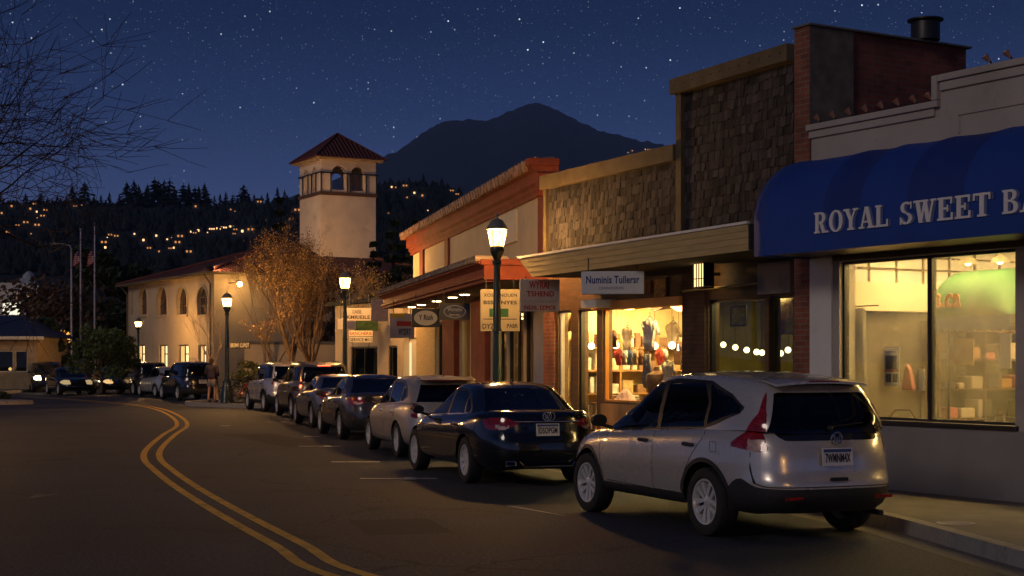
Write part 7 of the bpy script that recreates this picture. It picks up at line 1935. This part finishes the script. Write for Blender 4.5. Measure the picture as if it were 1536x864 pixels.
# local: faces -y... built facing +y, then turned; z up; standing with the feet apart
V = [(0,0,.92),(0,0,1.08),(0,.0,1.26),(0,-.01,1.38),(0,0,1.47),(0,.03,1.56),(0,.03,1.66),
     (.10,0,.88),(.13,.02,.50),(.14,-.03,.10),(.15,.06,.035),(.155,.16,.025),
     (-.10,0,.88),(-.11,-.02,.50),(-.12,-.08,.10),(-.125,.01,.035),(-.13,.10,.025),
     (.19,-.01,1.37),(.25,-.02,1.12),(.20,.16,1.02),(.13,.27,1.08),(-.19,-.01,1.37),(-.25,-.01,1.12),(-.18,.16,1.06),(-.08,.27,1.10)]
E = [(0,1),(1,2),(2,3),(3,4),(4,5),(5,6),(0,7),(7,8),(8,9),(9,10),(10,11),(0,12),(12,13),(13,14),(14,15),(15,16),(3,17),(17,18),(18,19),(19,20),(3,21),(21,22),(22,23),(23,24)]
Rr = [(.15,.11),(.13,.10),(.16,.11),(.13,.09),.055,(.075,.09),(.08,.10),.095,.06,.042,.042,.03,.095,.06,.042,.042,.03,.06,.045,.036,.03,.06,.045,.036,.03]
bd = skin('body', V, E, Rr, M['skin'], pe_)
# fingers close round the small thing held in front
hf = []
for sx, bx in ((1,.13),(-1,-.08)):
    for k in range(4):
        y0 = .285; z0 = 1.10-k*.017*1.0; pts = [(bx, y0-.02, z0),(bx-sx*.015, y0+.03, z0+.004),(bx-sx*.04, y0+.045, z0+.004),(bx-sx*.06, y0+.03, z0)]
        hf.append(pts)
    hf.append([(bx, y0-.02, 1.10),(bx-sx*.02, y0-.01, 1.125),(bx-sx*.045, y0+.0, 1.13)])
mb = MB(); [mb.tube(p, .0085, 6) for p in hf]; mb.build('fingers', M['skin'], pe_, smooth=True)
mb = MB(); mb.sphere((0,.125,1.60), .018, 6, 0, (.8,1.2,1.3)); mb.sphere((.10,.03,1.60), .025, 6, 0, (.4,.8,1.2)); mb.sphere((-.10,.03,1.60), .025, 6, 0, (.4,.8,1.2)); mb.build('face_features', M['skin'], pe_, smooth=True)
mb = MB(); [mb.sphere((x,.115,1.635), .011, 6) for x in (-.032,.032)]; mb.build('eyes', M['ink'], pe_, smooth=True)
mb = MB(); mb.sphere((0,.115,1.565), .018, 6, 0, (1.1,.4,.3)); mb.build('mouth', M['sred'], pe_, smooth=True)
Vh = [(0,.0,1.70),(0,-.05,1.64),(0,-.07,1.54),(0,-.075,1.42)]; skin('hair', Vh, [(0,1),(1,2),(2,3)], [(.095,.10),(.10,.085),(.09,.05),(.06,.03)], M['hair'], pe_)
Vj = [(0,0,.84),(0,0,1.08),(0,0,1.26),(0,-.01,1.38),(0,0,1.44),(.19,-.01,1.37),(.255,-.02,1.12),(.20,.13,1.03),(-.19,-.01,1.37),(-.255,-.01,1.12),(-.19,.13,1.06)]
skin('jacket', Vj, [(0,1),(1,2),(2,3),(3,4),(3,5),(5,6),(6,7),(3,8),(8,9),(9,10)], [(.24,.19),(.19,.155),(.225,.165),(.18,.13),.09,.10,.085,.07,.10,.085,.07], M['jacket'], pe_)
skin('shorts', [(0,0,.94),(0,0,.86),(.105,0,.78),(.12,.01,.55),(-.105,0,.78),(-.115,-.01,.55)], [(0,1),(1,2),(2,3),(1,4),(4,5)], [(.20,.16),(.20,.165),.145,.13,.145,.13], M['skirt'], pe_)
skin('shoes', [(.15,-.02,.05),(.155,.10,.035),(.155,.19,.03)], [(0,1),(1,2)], [.055,.05,.035], M['jacket'], pe_); skin('shoes', [(-.12,-.08,.05),(-.13,.04,.035),(-.13,.13,.03)], [(0,1),(1,2)], [.055,.05,.035], M['jacket'], pe_)
ph = thing('phone', 'small dark phone held by the pedestrian', 'phone', pe_.location, R(-22)); MB().obox((.025,.31,1.11), (.075,.01,.14), Matrix.Rotation(R(-25),3,'X')).build('case', M['blk'], ph)
# bag on the pavement edge behind her
# ------------------------------------------------------------------ bicycles by the corner lamp
def bicycle(label, X, Y, rz, fc):
    r_ = thing('bicycle', label, 'bicycle', (X,Y,.155), rz, 'bicycles at the corner rack'); mx = Matrix.Rotation(R(90),3,'X')
    for x in (-.52,.52):
        mb = MB(); mb.lathe([(.31,-.018),(.335,0),(.31,.018),(.30,0),(.31,-.018)], (x,0,.335), 24, mx); wo = mb.build('wheel', M['rubber'], r_, smooth=True)
        mb = MB(); [mb.tube([(x,0,.335),(x+.3*math.cos(R(k*24)),0,.335+.3*math.sin(R(k*24)))], .003, 3) for k in range(15)]; mb.build('spoke', M['steel'], wo)
    mb = MB(); bb_, st, hd = (-.06,0,.30), (-.2,0,.78), (.36,0,.80)
    for a, b in ((bb_,st),(bb_,hd),((-.17,0,.70),hd),(bb_,(-.52,0,.335)),((-.18,0,.72),(-.52,0,.335)),(hd,(.52,0,.335))): mb.tube([a,b], .018, 6)
    mb.build('frame', fc, r_, smooth=True)
    mb = MB(); mb.sphere((-.22,0,.88), .12, 7, 0, (1.2,.6,.3)); mb.tube([(-.21,0,.78),(-.22,0,.87)], .013, 5); mb.build('saddle', M['blk'], r_, smooth=True)
    mb = MB(); mb.tube([(.36,0,.80),(.34,0,.98)], .014, 6); mb.tube([(.30,-.25,.97),(.34,-.1,1.0),(.34,.1,1.0),(.30,.25,.97)], .013, 6); mb.build('handlebar', M['blk'], r_, smooth=True)
    mb = MB(); mb.lathe([(.09,-.006),(.095,0),(.09,.006),(.001,.004)], (-.06,-.03,.30), 16, mx); mb.tube([(-.06,-.04,.30),(.08,-.05,.2)], .01, 5); mb.tube([(-.06,.04,.30),(-.2,.05,.4)], .01, 5); mb.build('crank', M['steel'], r_)
bicycle('dark bicycle nearest the corner street lamp, leaning at the rack', (358-CX)/F*60.6, 60.6, R(35), M['blk'])
bicycle('grey bicycle second from the corner street lamp', (367-CX)/F*60.0, 60.0, R(50), M['steel'])
bicycle('dark red bicycle in the rack nearest the parked silver wagon', (376-CX)/F*59.2, 59.2, R(40), M['sred'])

# ------------------------------------------------------------------ parked and moving cars
silver = paint('silver_paint', (.60,.56,.51), .45, .24); silver2 = paint('pale_gold_paint', (.46,.41,.36), .45, .34); navy = paint('midnight_paint', (.006,.008,.014), .25, .14, 1)
darkg = paint('charcoal_paint', (.05,.045,.05), .5, .26, 1); grey = paint('grey_paint', (.22,.20,.20), .5, .3); blue = paint('steel_blue_paint', (.14,.17,.23), .5, .28); black = paint('black_paint', (.008,.008,.01), .2, .16, 1); bronze = paint('bronze_paint', (.22,.17,.13), .5, .3)
GP = 'cars parked along the right kerb'
def park(name, label, P, pm, pxl, Y, heading, cat='car', group=GP, lit=False, n=150):
    """pxl, Y: where the rear left wheel meets the road"""
    X = (pxl-CX)/F*Y; a = R(heading); W = P['halfw']-.13
    # rear axle centre = wheel - left*W
    lx, ly = -math.cos(a), -math.sin(a)
    return make_car(name, label, P, pm, (X-lx*W, Y-ly*W), heading, group, lit, n, cat)
import time as _t; _q = _t.time()
_cv = park('parked_suv', 'silver compact sport utility car nearest the viewer, with tall red tail lamps, before the bakery', SUV, silver, 1071, 15.55, 23, n=190); _cv.scale = (1.035, 1.02, 1.0)
park('parked_sedan', 'glossy black sedan with chrome trim, parked directly ahead of the nearest silver car', SEDAN, navy, 706, 22.3, 18.5, n=170)
park('parked_hatchback', 'pale silver hatchback with tall red tail lamps, third in the parked row', HATCH, silver2, 602, 28.3, 16.5)
SED2 = dict(SEDAN, extra=None, chrome=False, emb2=False, rim=0, plate=(-1.078,.72), platetxt='5TRE928')
park('parked_sedan', 'dark grey sedan with angular tail lamps, fourth in the parked row', SED2, darkg, 515, 34.8, 16, lit=False, n=120)
HT2 = dict(HATCH, extra=None, platetxt='3BZR604', rim=0)
park('parked_sedan', 'small steel-blue sedan, fifth in the parked row', dict(SED2, zr=[(a,b-.05) for a,b in SEDAN['zr']]), blue, 472, 41.0, 16.5, n=110)
B2_ = dict(BIGSUV, extra=van_extra_lit)
park('parked_suv', 'dark bronze sport utility car with glowing brake lamps, sixth in the parked row', B2_, bronze, 441, 47.5, 17.5, lit=2, n=110)
park('parked_wagon', 'silver tall wagon with roof rails, last of the parked row before the corner', BIGSUV, silver, 399, 54.0, 21, n=110)
G2 = 'cars parked beyond the corner'
park('parked_suv', 'black sport utility car parked just beyond the pedestrian', dict(BIGSUV, extra=None), black, 269, 69, 27, group=G2, n=90)
park('parked_wagon', 'pale silver wagon behind the black sport utility car', dict(HT2), silver, 235, 75.5, 30, group=G2, n=90)
park('parked_van', 'dark tall car in shadow between the silver wagon and the far pickup-like car', dict(BIGSUV, extra=None), darkg, 202, 80.5, 30, group=G2, n=80)
HL = dict(BIGSUV, extra=None, headmat=M['headlamp'])
def face(name, label, P, pm, pxc, Y, heading, group, n=80):
    X = (pxc-CX)/F*Y; a = R(heading); fx_ = P['xfront']; return make_car(name, label, P, pm, (X+math.sin(a)*fx_*.5, Y-math.cos(a)*fx_*.5), heading, group, False, n)
face('parked_car', 'dark car with one lit headlamp facing the viewer under the bushy green tree', dict(SEDAN, extra=None, headmat=emis('parking_lamp', (1,.6,.25), .9)), black, 172, 84, 205, G2)
G3 = 'cars coming down the street'
face('oncoming_car', 'oncoming car with bright warm headlamps at the far left', HL, darkg, 71, 88, 200, G3)
face('oncoming_car', 'low dark car with dim front lamps just right of the bright oncoming car', dict(SEDAN, extra=None, headmat=emis('dim_headlamp', (1,.7,.35), .45)), black, 107, 81, 208, G3)
print('cars built in', _t.time()-_q)
